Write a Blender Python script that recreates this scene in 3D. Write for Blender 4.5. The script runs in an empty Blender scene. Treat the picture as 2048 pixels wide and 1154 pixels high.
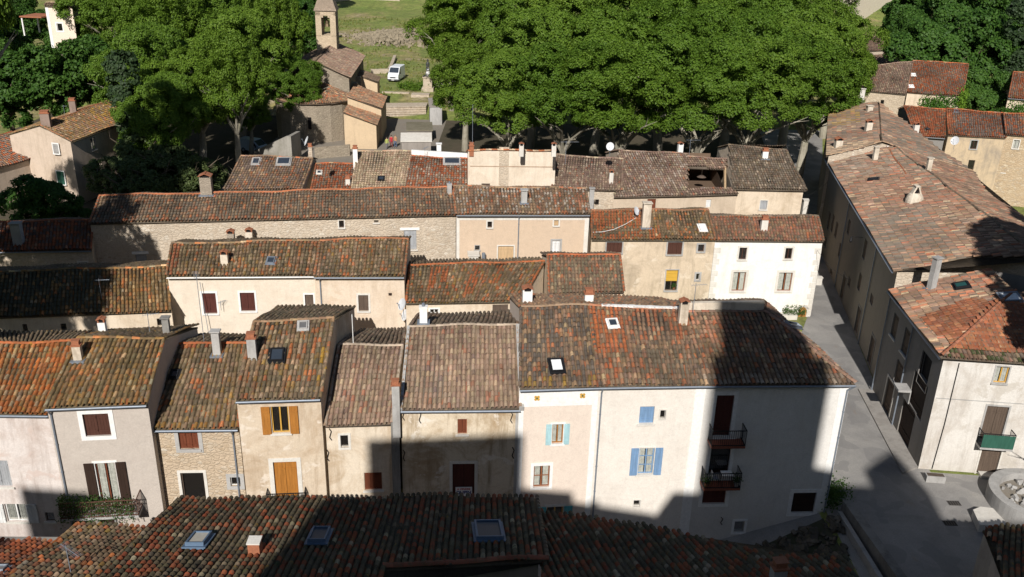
import bpy, math, random
import numpy as np
from mathutils import Matrix, Vector
rnd = random.Random(7)
RG = np.random.default_rng(11)
# ------------------------------------------------------------------ camera
CW, CH = 2048., 1154.
FPX, CX, CY, CAMH = 1809., 1024., 577., 30.7
NADIR = (905., 4900.)
def unit(v):
    v = np.array(v, float); return v / (np.linalg.norm(v) + 1e-12)
_d = unit([(NADIR[0]-CX)/FPX, -(NADIR[1]-CY)/FPX, -1.0])
_Z = -_d; _f = np.array([0, 0, -1.0]); _Y = unit(_f - _f.dot(_Z)*_Z); _X = np.cross(_Y, _Z)
RM = np.array([_X, _Y, _Z]); CAM = np.array([0, 0, CAMH])
scene = bpy.context.scene
cd = bpy.data.cameras.new('camera'); cam = bpy.data.objects.new('camera', cd)
scene.collection.objects.link(cam); scene.camera = cam
cd.sensor_fit = 'HORIZONTAL'; cd.sensor_width = 36.0; cd.lens = FPX/CW*36.0
cd.clip_start = 0.2; cd.clip_end = 3000
M4 = Matrix.Identity(4)
for i in range(3):
    for j in range(3): M4[i][j] = RM[i][j]
    M4[i][3] = CAM[i]
cam.matrix_world = M4
scene.render.resolution_x = 1024; scene.render.resolution_y = 577
scene.view_settings.view_transform = 'Standard'; scene.view_settings.look = 'None'
scene.view_settings.exposure = EXPOSURE = 0.22; scene.view_settings.gamma = 1
# ------------------------------------------------------------------ light
SAZ, SEL = math.radians(6.0), math.radians(35.0)      # light travels towards this azimuth (from +Y to +X)
w = bpy.data.worlds.new('World'); scene.world = w; w.use_nodes = True
nt = w.node_tree; nt.nodes.clear()
sky = nt.nodes.new('ShaderNodeTexSky'); sky.sky_type = 'NISHITA'; sky.sun_disc = False
sky.sun_elevation = SEL; sky.sun_rotation = math.pi + SAZ; sky.air_density = 1.0; sky.dust_density = 0.6
bg = nt.nodes.new('ShaderNodeBackground'); bg.inputs[1].default_value = 0.052
wo = nt.nodes.new('ShaderNodeOutputWorld'); nt.links.new(sky.outputs[0], bg.inputs[0]); nt.links.new(bg.outputs[0], wo.inputs[0])
sd = bpy.data.lights.new('sun', 'SUN'); sd.energy = 4.9; sd.angle = math.radians(0.5); sd.color = (1.0, 0.955, 0.905)
so = bpy.data.objects.new('sun', sd); scene.collection.objects.link(so)
LD = Vector((math.sin(SAZ)*math.cos(SEL), math.cos(SAZ)*math.cos(SEL), -math.sin(SEL)))
so.rotation_euler = LD.to_track_quat('-Z', 'Y').to_euler(); so.location = (0, 0, 90)
# measuring: a pixel of the photograph -> a point at known height / on a known plane
def ray(x, y): return RM @ np.array([(x-CX)/FPX, -(y-CY)/FPX, -1.0])
def P(x, y, z=0.0):
    r = ray(x, y); return CAM + r*((z-CAMH)/r[2])
def PY(x, y, Y):
    r = ray(x, y); return CAM + r*(Y/r[1])
class Pl:
    def __init__(s, p, n): s.p = np.array(p, float); s.n = unit(n)
    def hit(s, x, y):
        r = ray(x, y); return CAM + r*((s.p-CAM).dot(s.n)/r.dot(s.n))
    def z(s, X, Y): return s.p[2] - ((X-s.p[0])*s.n[0] + (Y-s.p[1])*s.n[1])/s.n[2]
def slope_plane(A, B, inward, pitch):
    a = unit(B-A); inw = unit([inward[0], inward[1], 0]); t = math.tan(math.radians(pitch))
    up = inw*1.0 + np.array([0, 0, t]); n = np.cross(a, up)
    if n[2] < 0: n = -n
    return Pl(A, n)
# ------------------------------------------------------------------ materials
MATS = {}
def newmat(name):
    m = bpy.data.materials.new(name); m.use_nodes = True
    n = m.node_tree.nodes; b = n['Principled BSDF']; return m, m.node_tree, n, m.node_tree.links, b
def c4(c): return (c[0], c[1], c[2], 1.0)
def mixn(nt, fac, a, b, mode='MIX'):
    m = nt.nodes.new('ShaderNodeMix'); m.data_type = 'RGBA'; m.blend_type = mode
    for s, v in ((0, fac), (6, a), (7, b)):
        if hasattr(v, 'is_linked') or hasattr(v, 'links'): nt.links.new(v, m.inputs[s])
        else: m.inputs[s].default_value = v if s == 0 else c4(v)
    return m.outputs[2]
def noise(nt, scale, detail=4, rough=0.6, vec=None, dist=0):
    t = nt.nodes.new('ShaderNodeTexNoise'); t.inputs['Scale'].default_value = scale; t.inputs['Detail'].default_value = detail
    t.inputs['Roughness'].default_value = rough; t.inputs['Distortion'].default_value = dist
    if vec is not None: nt.links.new(vec, t.inputs['Vector'])
    return t.outputs[0]
def ramp(nt, v, stops):
    r = nt.nodes.new('ShaderNodeValToRGB'); e = r.color_ramp.elements
    while len(e) < len(stops): e.new(0.5)
    for i, (p, c) in enumerate(stops):
        e[i].position = p; e[i].color = c4(c) if not isinstance(c, (int, float)) else (c, c, c, 1)
    nt.links.new(v, r.inputs[0]); return r.outputs[0]
def objvec(nt, scale=(1, 1, 1)):
    t = nt.nodes.new('ShaderNodeTexCoord'); m = nt.nodes.new('ShaderNodeMapping'); m.inputs['Scale'].default_value = scale
    nt.links.new(t.outputs['Object'], m.inputs[0]); return m.outputs[0]
def bump(nt, b, h, strength=0.4, dist=0.03):
    u = nt.nodes.new('ShaderNodeBump'); u.inputs['Strength'].default_value = strength; u.inputs['Distance'].default_value = dist
    nt.links.new(h, u.inputs['Height']); nt.links.new(u.outputs[0], b.inputs['Normal'])
def plaster(name, col, stain=(0.35, 0.25, 0.15), amt=0.5, patch=None, seed=0.0):
    if name in MATS: return MATS[name]
    m, nt, n, l, b = newmat(name)
    v = objvec(nt); vs = objvec(nt, (1.6, 1.6, 0.22))
    big = ramp(nt, noise(nt, 0.45, 7, 0.7, v, 0.8), [(0.46, 0), (0.66, 1)])
    st = ramp(nt, noise(nt, 1.4, 6, 0.7, vs, 0.3), [(0.48, 0), (0.70, 1)])
    fine = noise(nt, 14, 6, 0.7, v)
    c = mixn(nt, ramp(nt, fine, [(0.3, 0), (0.75, 1)]), [x*0.86 for x in col], [min(1, x*1.08) for x in col])
    mu = nt.nodes.new('ShaderNodeMath'); mu.operation = 'MULTIPLY'; l.new(big, mu.inputs[0]); mu.inputs[1].default_value = amt
    c = mixn(nt, mu.outputs[0], c, stain)
    mu2 = nt.nodes.new('ShaderNodeMath'); mu2.operation = 'MULTIPLY'; l.new(st, mu2.inputs[0]); mu2.inputs[1].default_value = amt*0.8
    c = mixn(nt, mu2.outputs[0], c, [x*0.8 for x in stain])
    if patch:
        pm = ramp(nt, noise(nt, 0.7, 6, 0.7, v, 0.3), [(0.56, 0), (0.62, .8)])
        c = mixn(nt, pm, c, patch)
    sp = n.new('ShaderNodeSeparateXYZ'); l.new(v, sp.inputs[0]); nz = n.new('ShaderNodeMath'); nz.operation = 'MULTIPLY_ADD'; l.new(noise(nt, 1.3, 5, .7, v), nz.inputs[0]); nz.inputs[1].default_value = 2.2; l.new(sp.outputs[2], nz.inputs[2])
    dmp = ramp(nt, nz.outputs[0], [(.0, .55*amt+.15), (1.0, 0)]); rr_ = n['Color Ramp'] if False else None
    dv_ = n.new('ShaderNodeMath'); dv_.operation = 'DIVIDE'; l.new(nz.outputs[0], dv_.inputs[0]); dv_.inputs[1].default_value = 3.0; l.new(dv_.outputs[0], dmp.node.inputs[0])
    c = mixn(nt, dmp, c, [x*.75 for x in stain])
    wv = ramp(nt, noise(nt, 1.8, 8, .75, v, .8), [(.34, .93), (.5, 1.0), (.7, 1.03)]); c = mixn(nt, 1.0, c, wv, 'MULTIPLY')
    l.new(c, b.inputs['Base Color']); b.inputs['Roughness'].default_value = 0.95
    b.inputs['Specular IOR Level'].default_value = 0.15
    bump(nt, b, noise(nt, 5, 8, 0.75, v), 0.5, 0.05); MATS[name] = m; return m
def stone(name, cols, mortar, scale=3.2, stain=0.4):
    if name in MATS: return MATS[name]
    m, nt, n, l, b = newmat(name)
    v = objvec(nt, (1, 1, 1.8))
    vo = n.new('ShaderNodeTexVoronoi'); vo.inputs['Scale'].default_value = scale; l.new(v, vo.inputs['Vector'])
    ve = n.new('ShaderNodeTexVoronoi'); ve.feature = 'DISTANCE_TO_EDGE'; ve.inputs['Scale'].default_value = scale; l.new(v, ve.inputs['Vector'])
    sep = n.new('ShaderNodeSeparateColor'); l.new(vo.outputs['Color'], sep.inputs[0])
    k = len(cols); c = ramp(nt, sep.outputs[0], [(i/(k-1.0), cols[i]) for i in range(k)])
    edge = ramp(nt, ve.outputs['Distance'], [(0.03, 0), (0.12, 1)])
    v2 = objvec(nt)
    cover = ramp(nt, noise(nt, 0.6, 5, 0.65, v2), [(0.42, 0), (0.62, 1)])
    c = mixn(nt, edge, mortar, c)
    c = mixn(nt, cover, c, mortar, 'MIX')
    f = ramp(nt, noise(nt, 9, 6, 0.7, v2), [(0.3, 0.72), (0.75, 1.12)])
    c = mixn(nt, 1.0, c, f, 'MULTIPLY')
    sg = ramp(nt, noise(nt, 0.25, 5, 0.7, objvec(nt, (1, 1, 0.5))), [(0.5, 0), (0.75, stain)])
    c = mixn(nt, sg, c, [x*0.45 for x in mortar])
    l.new(c, b.inputs['Base Color']); b.inputs['Roughness'].default_value = 0.95; b.inputs['Specular IOR Level'].default_value = 0.1
    bump(nt, b, edge, 0.6, 0.05); MATS[name] = m; return m
def simple(name, col, rough=0.7, metal=0.0, var=0.12, sc=6, spec=0.3):
    if name in MATS: return MATS[name]
    m, nt, n, l, b = newmat(name)
    f = ramp(nt, noise(nt, sc, 5, 0.65, objvec(nt)), [(0.3, 1-var), (0.75, 1+var)])
    c = mixn(nt, 1.0, col, f, 'MULTIPLY'); l.new(c, b.inputs['Base Color'])
    b.inputs['Roughness'].default_value = rough; b.inputs['Metallic'].default_value = metal; b.inputs['Specular IOR Level'].default_value = spec
    MATS[name] = m; return m
def tilemat(name, lichen=(0.10, 0.10, 0.05), amt=0.6, yellow=0.0, moss=0.0):
    if name in MATS: return MATS[name]
    m, nt, n, l, b = newmat(name)
    a = n.new('ShaderNodeAttribute'); a.attribute_name = 'tile_tint'
    v = objvec(nt)
    c = a.outputs['Color']
    f1 = ramp(nt, noise(nt, 7.5, 6, 0.75, v), [(0.46, 0), (0.62, amt)])
    c = mixn(nt, f1, c, lichen)
    f0 = ramp(nt, noise(nt, 1.1, 7, 0.75, v, 0.6), [(0.48, 0), (0.62, 0.5*amt)]); c = mixn(nt, f0, c, [q*0.85 for q in lichen])
    f2 = ramp(nt, noise(nt, 0.45, 6, 0.7, v), [(0.3, 0.68), (0.7, 1.28)])
    c = mixn(nt, 1.0, c, f2, 'MULTIPLY')
    if yellow:
        f3 = ramp(nt, noise(nt, 3.1, 5, 0.7, v, 0.4), [(0.60, 0), (0.68, yellow)]); c = mixn(nt, f3, c, (0.33, 0.19, 0.03))
    if moss:
        f4 = ramp(nt, noise(nt, 2.3, 6, 0.75, v, 0.8), [(0.58, 0), (0.68, moss)]); c = mixn(nt, f4, c, (0.055, 0.075, 0.02))
    f5 = ramp(nt, noise(nt, 26, 3, 0.6, v), [(0.62, 0), (0.70, 0.35)]); c = mixn(nt, f5, c, (0.34, 0.32, 0.27))
    l.new(c, b.inputs['Base Color']); b.inputs['Roughness'].default_value = 0.9; b.inputs['Specular IOR Level'].default_value = 0.12
    bump(nt, b, noise(nt, 20, 5, 0.7, v), 0.4, 0.02); MATS[name] = m; return m
def glassmat():
    if 'glass' in MATS: return MATS['glass']
    m, nt, n, l, b = newmat('window_glass')
    gl = n.new('ShaderNodeBsdfGlossy'); gl.inputs['Roughness'].default_value = 0.06; tr = n.new('ShaderNodeBsdfTransparent')
    tr.inputs[0].default_value = (0.95, 0.95, 0.93, 1)
    mx = n.new('ShaderNodeMixShader'); lw = n.new('ShaderNodeLayerWeight'); lw.inputs[0].default_value = 0.35
    rp = ramp(nt, lw.outputs['Fresnel'], [(0.0, 0.03), (1.0, 0.5)])
    l.new(rp, mx.inputs[0]); l.new(tr.outputs[0], mx.inputs[1]); l.new(gl.outputs[0], mx.inputs[2])
    l.new(mx.outputs[0], n['Material Output'].inputs[0]); MATS['glass'] = m; return m
def planks(name, col, sc=9.0, horiz=False):
    if name in MATS: return MATS[name]
    m, nt, n, l, b = newmat(name)
    v = objvec(nt, (1, 0.25, 0.12) if not horiz else (0.1, 0.1, 1))
    f = ramp(nt, noise(nt, sc, 5, 0.7, v), [(0.3, 0.75), (0.7, 1.15)])
    c = mixn(nt, 1.0, col, f, 'MULTIPLY'); l.new(c, b.inputs['Base Color']); b.inputs['Roughness'].default_value = 0.75
    b.inputs['Specular IOR Level'].default_value = 0.2; MATS[name] = m; return m
DARKIN = simple('dark_interior', (0.012, 0.010, 0.010), 0.95)
ZINC = simple('zinc', (0.23, 0.26, 0.30), 0.5, 0.35)
WHITEP = simple('white_paint', (0.74, 0.73, 0.70), 0.6)
GLASS = glassmat()
CEM = plaster('cement_grey', (0.42, 0.41, 0.39), (0.2, 0.19, 0.18), 0.5)
SURR = plaster('surround_stone', (0.66, 0.63, 0.57), (0.4, 0.36, 0.3), 0.3)
TCOT = simple('terracotta', (0.32, 0.125, 0.065), 0.85, 0, 0.25, 12)
CREAMW = plaster('cream_wash', (0.66, 0.58, 0.47), (0.30, 0.24, 0.17), 0.7)
IRON = simple('black_iron', (0.02, 0.02, 0.022), 0.6, 0.4)
RED = (0.40, 0.115, 0.045)
T_MOSS = tilemat('tiles_mossy', (0.13, 0.115, 0.065), 0.55, 0.55, 0.5)
T_YEL = tilemat('tiles_yellow', (0.13, 0.105, 0.05), 0.5, 0.9, 0.25)
T_DUST = tilemat('tiles_dusty', (0.19, 0.15, 0.12), 0.35, 0.0, 0.0)
T_GREY = tilemat('tiles_grey', (0.17, 0.14, 0.105), 0.5, 0.25, 0.15)
T_PALE = tilemat('tiles_pale', (0.34, 0.26, 0.19), 0.3)
T_RED = tilemat('tiles_red', (0.20, 0.13, 0.09), 0.45, 0.1)
PAL = {  # (weight, colour) of single tiles
 'mossy': (T_MOSS, [(5, (.135,.105,.08)), (4, (.18,.135,.105)), (3, (.095,.08,.065)), (2, (.24,.19,.15)), (1.7, (.33,.12,.055)), (1, (.20,.13,.05)), (.5, (.36,.29,.22))]),
 'orange': (T_YEL, [(6, (.38,.125,.05)), (4, (.29,.11,.055)), (3, (.17,.12,.08)), (1.3, (.40,.28,.19)), (1.3, (.25,.22,.20))]),
 'yellow': (T_YEL, [(5, (.15,.11,.07)), (3, (.22,.13,.06)), (3, (.105,.085,.06)), (1, (.33,.13,.06)), (.6, (.38,.28,.19)), (1, (.22,.20,.17))]),
 'dusty': (T_DUST, [(6, (.27,.195,.155)), (5, (.31,.225,.175)), (3, (.235,.16,.135)), (2, (.35,.27,.21)), (.7, (.33,.15,.10)), (.35, (.16,.12,.12))]),
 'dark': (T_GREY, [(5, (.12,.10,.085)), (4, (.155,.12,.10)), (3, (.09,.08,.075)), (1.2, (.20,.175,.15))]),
 'mixed': (T_GREY, [(5, (.22,.155,.12)), (4, (.27,.19,.14)), (3.5, (.17,.13,.11)), (2.2, (.37,.145,.08)), (1, (.38,.30,.22)), (1.5, (.13,.11,.10))]),
 'pale': (T_PALE, [(6, (.44,.33,.235)), (4, (.37,.28,.20)), (3, (.50,.39,.29)), (1, (.34,.21,.15))]),
 'plum': (T_DUST, [(6, (.21,.145,.12)), (5, (.24,.17,.14)), (3, (.18,.12,.105)), (2, (.33,.26,.20)), (.6, (.28,.12,.08))]),
 'red': (T_RED, [(7, (.34,.10,.05)), (4, (.28,.095,.055)), (2, (.21,.13,.10)), (1, (.36,.22,.15))]),
 'street': (T_GREY, [(6, (.23,.145,.11)), (4, (.27,.175,.13)), (4, (.18,.125,.10)), (1.2, (.38,.29,.21)), (1.3, (.34,.13,.08)), (1.5, (.14,.11,.095))]),
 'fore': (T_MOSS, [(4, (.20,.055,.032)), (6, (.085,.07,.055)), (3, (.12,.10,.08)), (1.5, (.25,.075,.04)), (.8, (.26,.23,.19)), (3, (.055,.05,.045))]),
 'slab': (T_RED, [(1, (.30,.115,.065)), (1, (.27,.10,.06)), (.4, (.36,.17,.10))]),
}
# ------------------------------------------------------------------ mesh helpers
COL = scene.collection
class B:
    def __init__(s): s.V = []; s.F = []; s.M = []
    def add(s, V, F, m=0):
        o = len(s.V); s.V += [tuple(map(float, v)) for v in V]; s.F += [tuple(i+o for i in f) for f in F]; s.M += [m]*len(F)
    def quad(s, a, b, c, d, m=0): s.add([a, b, c, d], [(0, 1, 2, 3)], m)
    def poly(s, pts, m=0): s.add(pts, [tuple(range(len(pts)))], m)
    def obox(s, c, ax, ay, az, m=0):       # centre and three half-axis vectors
        c, ax, ay, az = map(lambda q: np.array(q, float), (c, ax, ay, az)); V = []
        for k in (-1, 1):
            for j in (-1, 1):
                for i in (-1, 1): V.append(c+i*ax+j*ay+k*az)
        s.add(V, [(0, 2, 3, 1), (4, 5, 7, 6), (0, 1, 5, 4), (2, 6, 7, 3), (0, 4, 6, 2), (1, 3, 7, 5)], m)
    def box(s, x0, y0, z0, x1, y1, z1, m=0):
        s.obox(((x0+x1)/2, (y0+y1)/2, (z0+z1)/2), ((x1-x0)/2, 0, 0), (0, (y1-y0)/2, 0), (0, 0, (z1-z0)/2), m)
    def prism(s, poly, z0, z1, m=0):       # vertical prism; z can be a list for the top
        n = len(poly); zt = z1 if isinstance(z1, (list, tuple)) else [z1]*n
        V = [(p[0], p[1], z0) for p in poly] + [(p[0], p[1], zt[i]) for i, p in enumerate(poly)]
        s.add(V, [tuple(range(n-1, -1, -1)), tuple(range(n, 2*n))] + [(i, (i+1) % n, n+(i+1) % n, n+i) for i in range(n)], m)
    def cyl(s, p0, p1, r0, r1=None, n=10, m=0, caps=True):
        p0 = np.array(p0, float); p1 = np.array(p1, float); r1 = r0 if r1 is None else r1; d = unit(p1-p0)
        a = unit(np.cross(d, (0, 0, 1) if abs(d[2]) < 0.9 else (1, 0, 0))); b = np.cross(d, a); V = []
        for p, r in ((p0, r0), (p1, r1)):
            for i in range(n): t = 2*math.pi*i/n; V.append(p+r*(math.cos(t)*a+math.sin(t)*b))
        F = [(i, (i+1) % n, n+(i+1) % n, n+i) for i in range(n)]
        if caps: F += [tuple(range(n-1, -1, -1)), tuple(range(n, 2*n))]
        s.add(V, F, m)
    def tube(s, pts, r, n=6, m=0):
        for a, b in zip(pts[:-1], pts[1:]): s.cyl(a, b, r, r, n, m)
    def build(s, name, mats, parent=None, origin=None, smooth=False):
        org = np.array(origin if origin is not None else (ORG.get(parent.name, (0, 0, 0)) if parent is not None else (0, 0, 0)), float)
        me = bpy.data.meshes.new(name); me.from_pydata([tuple(np.array(v)-org) for v in s.V], [], s.F)
        if not isinstance(mats, (list, tuple)): mats = [mats]
        for m in mats: me.materials.append(m)
        if len(mats) > 1: me.polygons.foreach_set('material_index', s.M)
        if smooth: me.polygons.foreach_set('use_smooth', [True]*len(me.polygons))
        me.update(); o = bpy.data.objects.new(name, me); COL.objects.link(o)
        if parent is not None: o.parent = parent; ORG[o.name] = tuple(org)
        else: o.location = org; ORG[o.name] = tuple(org)
        return o
ORG = {}
def thing(name, label, cat, loc, group=None):
    o = bpy.data.objects.new(name, None); COL.objects.link(o); o.location = tuple(map(float, loc)); ORG[o.name] = tuple(map(float, loc))
    o.empty_display_size = 0.3; o['label'] = label; o['category'] = cat
    if group: o['group'] = group
    return o
def tag(o, label, cat, group=None):
    o['label'] = label; o['category'] = cat
    if group: o['group'] = group
    return o
def structure(o): o['kind'] = 'structure'; return o
# ------------------------------------------------------------------ tiles
class TileSet:
    def __init__(s): s.V = []; s.F = []; s.C = []; s.nv = 0
    def emit(s, P0, P1, A, N, r, hk, cols, lift=0.055, conc=False):
        n = len(P0)
        if n == 0: return
        if conc: prof = np.array([[-1, 0.35], [0, -0.5], [1, 0.35]])
        else: prof = np.array([[-1, 0], [-0.72, 0.62], [0, 1.0], [0.72, 0.62], [1, 0]])
        k = len(prof); V = np.zeros((n, 2, k, 3))
        for e, (PP, ww, ll) in enumerate(((P0, 1.06, lift), (P1, 0.86, 0.0))):
            off = prof[:, 0][None, :, None]*(r*ww) * A[:, None, :]
            h = (prof[:, 1]*hk*ww)[None, :, None]*N[:, None, :] + ll*N[:, None, :]
            V[:, e] = PP[:, None, :] + off + h
        V = V.reshape(-1, 3); base = (np.arange(n)*2*k)[:, None, None] + s.nv
        f = np.array([[i, i+1, k+i+1, k+i] for i in range(k-1)])[None]
        F = (base+f).reshape(-1, 4); s.V.append(V); s.F.append(F); s.C.append(np.repeat(cols*1.0, k-1, axis=0)); s.nv += len(V)
    def extra(s, b, col):
        V = np.array(b.V); s.V.append(V)
        for f in b.F:
            if len(f) == 4: s.F.append(np.array([f])+s.nv); s.C.append(np.array([col]))
            elif len(f) == 3: s.F.append(np.array([[f[0], f[1], f[2], f[2]]])+s.nv); s.C.append(np.array([col]))
            else:
                for i in range(1, len(f)-1): s.F.append(np.array([[f[0], f[i], f[i+1], f[i+1]]])+s.nv); s.C.append(np.array([col]))
        s.nv += len(V)
    def build(s, name, mat, parent, origin):
        V = np.concatenate(s.V)-np.array(origin); F = np.concatenate(s.F); C = np.concatenate(s.C)
        tri = F[:, 2] == F[:, 3]; cnt = np.where(tri, 3, 4); loops = F.reshape(-1)
        keep = np.ones(len(loops), bool); keep[np.nonzero(tri)[0]*4+3] = False; loops = loops[keep]
        me = bpy.data.meshes.new(name); me.vertices.add(len(V)); me.vertices.foreach_set('co', V.reshape(-1).astype(np.float32))
        me.loops.add(len(loops)); me.loops.foreach_set('vertex_index', loops.astype(np.int32))
        me.polygons.add(len(F)); st = np.concatenate([[0], np.cumsum(cnt)[:-1]]); me.polygons.foreach_set('loop_start', st.astype(np.int32))
        me.update(calc_edges=True)
        at = me.attributes.new('tile_tint', 'FLOAT_COLOR', 'FACE'); at.data.foreach_set('color', np.concatenate([C, np.ones((len(C), 1))], 1).reshape(-1).astype(np.float32))
        me.materials.append(mat); o = bpy.data.objects.new(name, me); COL.objects.link(o)
        if parent is not None: o.parent = parent
        ORG[o.name] = tuple(origin); return o
WARM = {'street': (1.03, .97, .86), 'dusty': (1.04, 1.0, .86), 'pale': (1, 1, .92), 'plum': (1.02, .99, .86), 'red': (1.05, .97, .75), 'orange': (1.05, .97, .7)}
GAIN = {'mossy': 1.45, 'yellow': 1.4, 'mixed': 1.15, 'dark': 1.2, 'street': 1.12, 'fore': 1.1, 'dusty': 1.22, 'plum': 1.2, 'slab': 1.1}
def pick(pal, n):
    _, L = PAL[pal]; wt = np.array([a for a, _ in L]); cc = np.array([c for _, c in L]); i = RG.choice(len(L), n, p=wt/wt.sum())
    return np.clip(cc[i]*(GAIN.get(pal, 1.15))*RG.uniform(0.70, 1.28, (n, 1))*RG.uniform(0.94, 1.06, (n, 3))*WARM.get(pal, (1.09, .96, .76)), 0.01, 0.9)
SPC, ROW = 0.245, 0.38
def sag(Q): return 0.045*np.sin(Q[:, 0]*0.9+Q[:, 1]*0.5)+0.035*np.sin(Q[:, 0]*0.37-Q[:, 1]*1.1+2)+0.02*np.sin(Q[:, 0]*2.1+1)
def tile_quad(ts, EL, ER, RR, RL, pal, patches=(), spc=SPC, row=ROW):
    EL, ER, RR, RL = [np.array(q, float) for q in (EL, ER, RR, RL)]
    W = (np.linalg.norm(ER-EL)+np.linalg.norm(RR-RL))/2; L = (np.linalg.norm(RL-EL)+np.linalg.norm(RR-ER))/2
    nc = max(2, int(round(W/spc))); nr = max(1, int(round(L/row)))
    N = unit(np.cross(ER-EL, RL-EL)); N = N if N[2] > 0 else -N; a = unit(ER-EL)
    def Q(s, t): return (EL*(1-s)[:, None]+ER*s[:, None])*(1-t)[:, None]+(RL*(1-s)[:, None]+RR*s[:, None])*t[:, None]
    I, J = np.meshgrid(np.arange(nc+1), np.arange(nr)); I = I.ravel(); J = J.ravel()
    cj = RG.normal(0, 0.010, nc+1); s0 = I/nc; n = len(I)
    colw = 0.012*np.sin(J*0.7+cj[I]*300)
    t0 = J/nr; t1 = np.minimum((J+1.15)/nr, 1.0); tj = RG.normal(0, 0.04/nr, n); t0 = np.clip(t0+tj*(J > 0), 0, 1)
    e0 = RG.normal(0, .010, n); e1 = RG.normal(0, .010, n)
    P0 = Q(s0, t0); P1 = Q(s0, t1); A = np.repeat(a[None], n, 0); Nn = np.repeat(N[None], n, 0)
    P0 = P0+A*(cj[I]+colw+e0)[:, None]+Nn*sag(P0)[:, None]; P1 = P1+A*(cj[I]+colw+e1)[:, None]+Nn*sag(P1)[:, None]
    c = pick(pal, n)
    cc = pick(pal, nc+1)[I]; c = c*0.8+cc*0.2          # columns laid from one batch
    c = paint(c, s0, (t0+t1)/2, patches)
    ts.emit(P0+Nn*RG.normal(0, .008, n)[:, None], P1, A, Nn, spc*0.39, 0.10, c)
    m = I < nc; s1 = (I[m]+0.5)/nc
    C0 = Q(s1, t0[m]); C1 = Q(s1, t1[m]); k = m.sum()
    C0 = C0+N*sag(C0)[:, None]; C1 = C1+N*sag(C1)[:, None]
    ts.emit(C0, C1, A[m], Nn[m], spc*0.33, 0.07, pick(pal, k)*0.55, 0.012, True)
    return N
def paint(c, s, t, patches):
    for (u0, u1, v0, v1, pr, colr) in patches:
        mk = (s >= u0) & (s <= u1) & (t >= v0) & (t <= v1) & (RG.random(len(s)) < pr)
        c[mk] = np.array(colr)*RG.uniform(0.8, 1.25, (mk.sum(), 1))
    return c
def inpoly(x, y, poly):
    c = np.zeros(len(x), bool); n = len(poly)
    for i in range(n):
        x0, y0 = poly[i]; x1, y1 = poly[(i+1) % n]
        if y0 == y1: continue
        m = ((y0 > y) != (y1 > y)) & (x < (x1-x0)*(y-y0)/(y1-y0)+x0); c ^= m
    return c
def tile_poly(ts, pts, a, pal, N, patches=(), spc=SPC, row=ROW, flat=False, lift=0.055, hk=0.10):
    pts = [np.array(p, float) for p in pts]; o = pts[0]; N = unit(N); a = unit(a-np.dot(a, N)*N); u = np.cross(N, a)
    if u[2] < 0: a = -a; u = -u
    p2 = [((p-o).dot(a), (p-o).dot(u)) for p in pts]; xs = [p[0] for p in p2]; ys = [p[1] for p in p2]
    nx = int((max(xs)-min(xs))/spc)+2; ny = int((max(ys)-min(ys))/row)+2
    I, J = np.meshgrid(np.arange(nx), np.arange(ny)); I = I.ravel(); J = J.ravel()
    X = min(xs)+I*spc; Y = min(ys)+J*row; n = len(X)
    cj = RG.normal(0, .01, nx); X = X+cj[I]; Y0 = Y+RG.normal(0, .02, n)*(J > 0)
    k = inpoly(X, Y+row*0.5, p2); I = I[k]; X = X[k]; Y0 = Y0[k]; Y = Y[k]; n = len(X)
    P0 = o+X[:, None]*a+Y0[:, None]*u; P1 = o+X[:, None]*a+(Y+row*1.14)[:, None]*u
    P0 = P0+N*sag(P0)[:, None]; P1 = P1+N*sag(P1)[:, None]
    A = np.repeat(a[None], n, 0); Nn = np.repeat(N[None], n, 0)
    c = pick(pal, n); c = paint(c, (X-min(xs))/(max(xs)-min(xs)), (Y-min(ys))/(max(ys)-min(ys)), patches)
    if flat:
        ts.emit(P0, P1, A, Nn, spc*0.5, 0.015, c, 0.02)
    else:
        ts.emit(P0+Nn*RG.normal(0, .008, n)[:, None], P1, A, Nn, spc*0.39, hk, c, lift)
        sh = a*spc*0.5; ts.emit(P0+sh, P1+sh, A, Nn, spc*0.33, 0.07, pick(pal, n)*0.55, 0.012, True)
def ridge(ts, p0, p1, pal, r=0.11, col=None, N=(0, 0, 1), lift=0.05):
    p0 = np.array(p0, float); p1 = np.array(p1, float); L = np.linalg.norm(p1-p0); n = max(1, int(L/0.38)); d = (p1-p0)/n
    N = unit(np.array(N)-unit(d)*np.dot(unit(d), N)); t = np.arange(n)[:, None]; up = N*lift
    P0 = p0+d*t+up; P1 = p0+d*(t+1.12)+up; P0 = P0+N*sag(P0)[:, None]; P1 = P1+N*sag(P1)[:, None]
    A = np.repeat(unit(np.cross(d, N))[None], n, 0); Nn = np.repeat(N[None], n, 0)
    c = pick(pal, n)
    if col is not None: c = np.array(col)*RG.uniform(0.75, 1.2, (n, 1))
    ts.emit(P0, P1, A, Nn, r, r*0.85, c, 0.02)
def deck(ts, pts, N, th=0.10, drop=0.06):
    b = B(); N = unit(N); n = len(pts); a = [np.array(p)-N*drop for p in pts]; c = [p-N*th for p in a]
    b.add(a+c, [tuple(range(n)), tuple(range(2*n-1, n-1, -1))]+[(i, n+i, n+(i+1) % n, (i+1) % n) for i in range(n)])
    ts.extra(b, (0.10, 0.08, 0.06))
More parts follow.
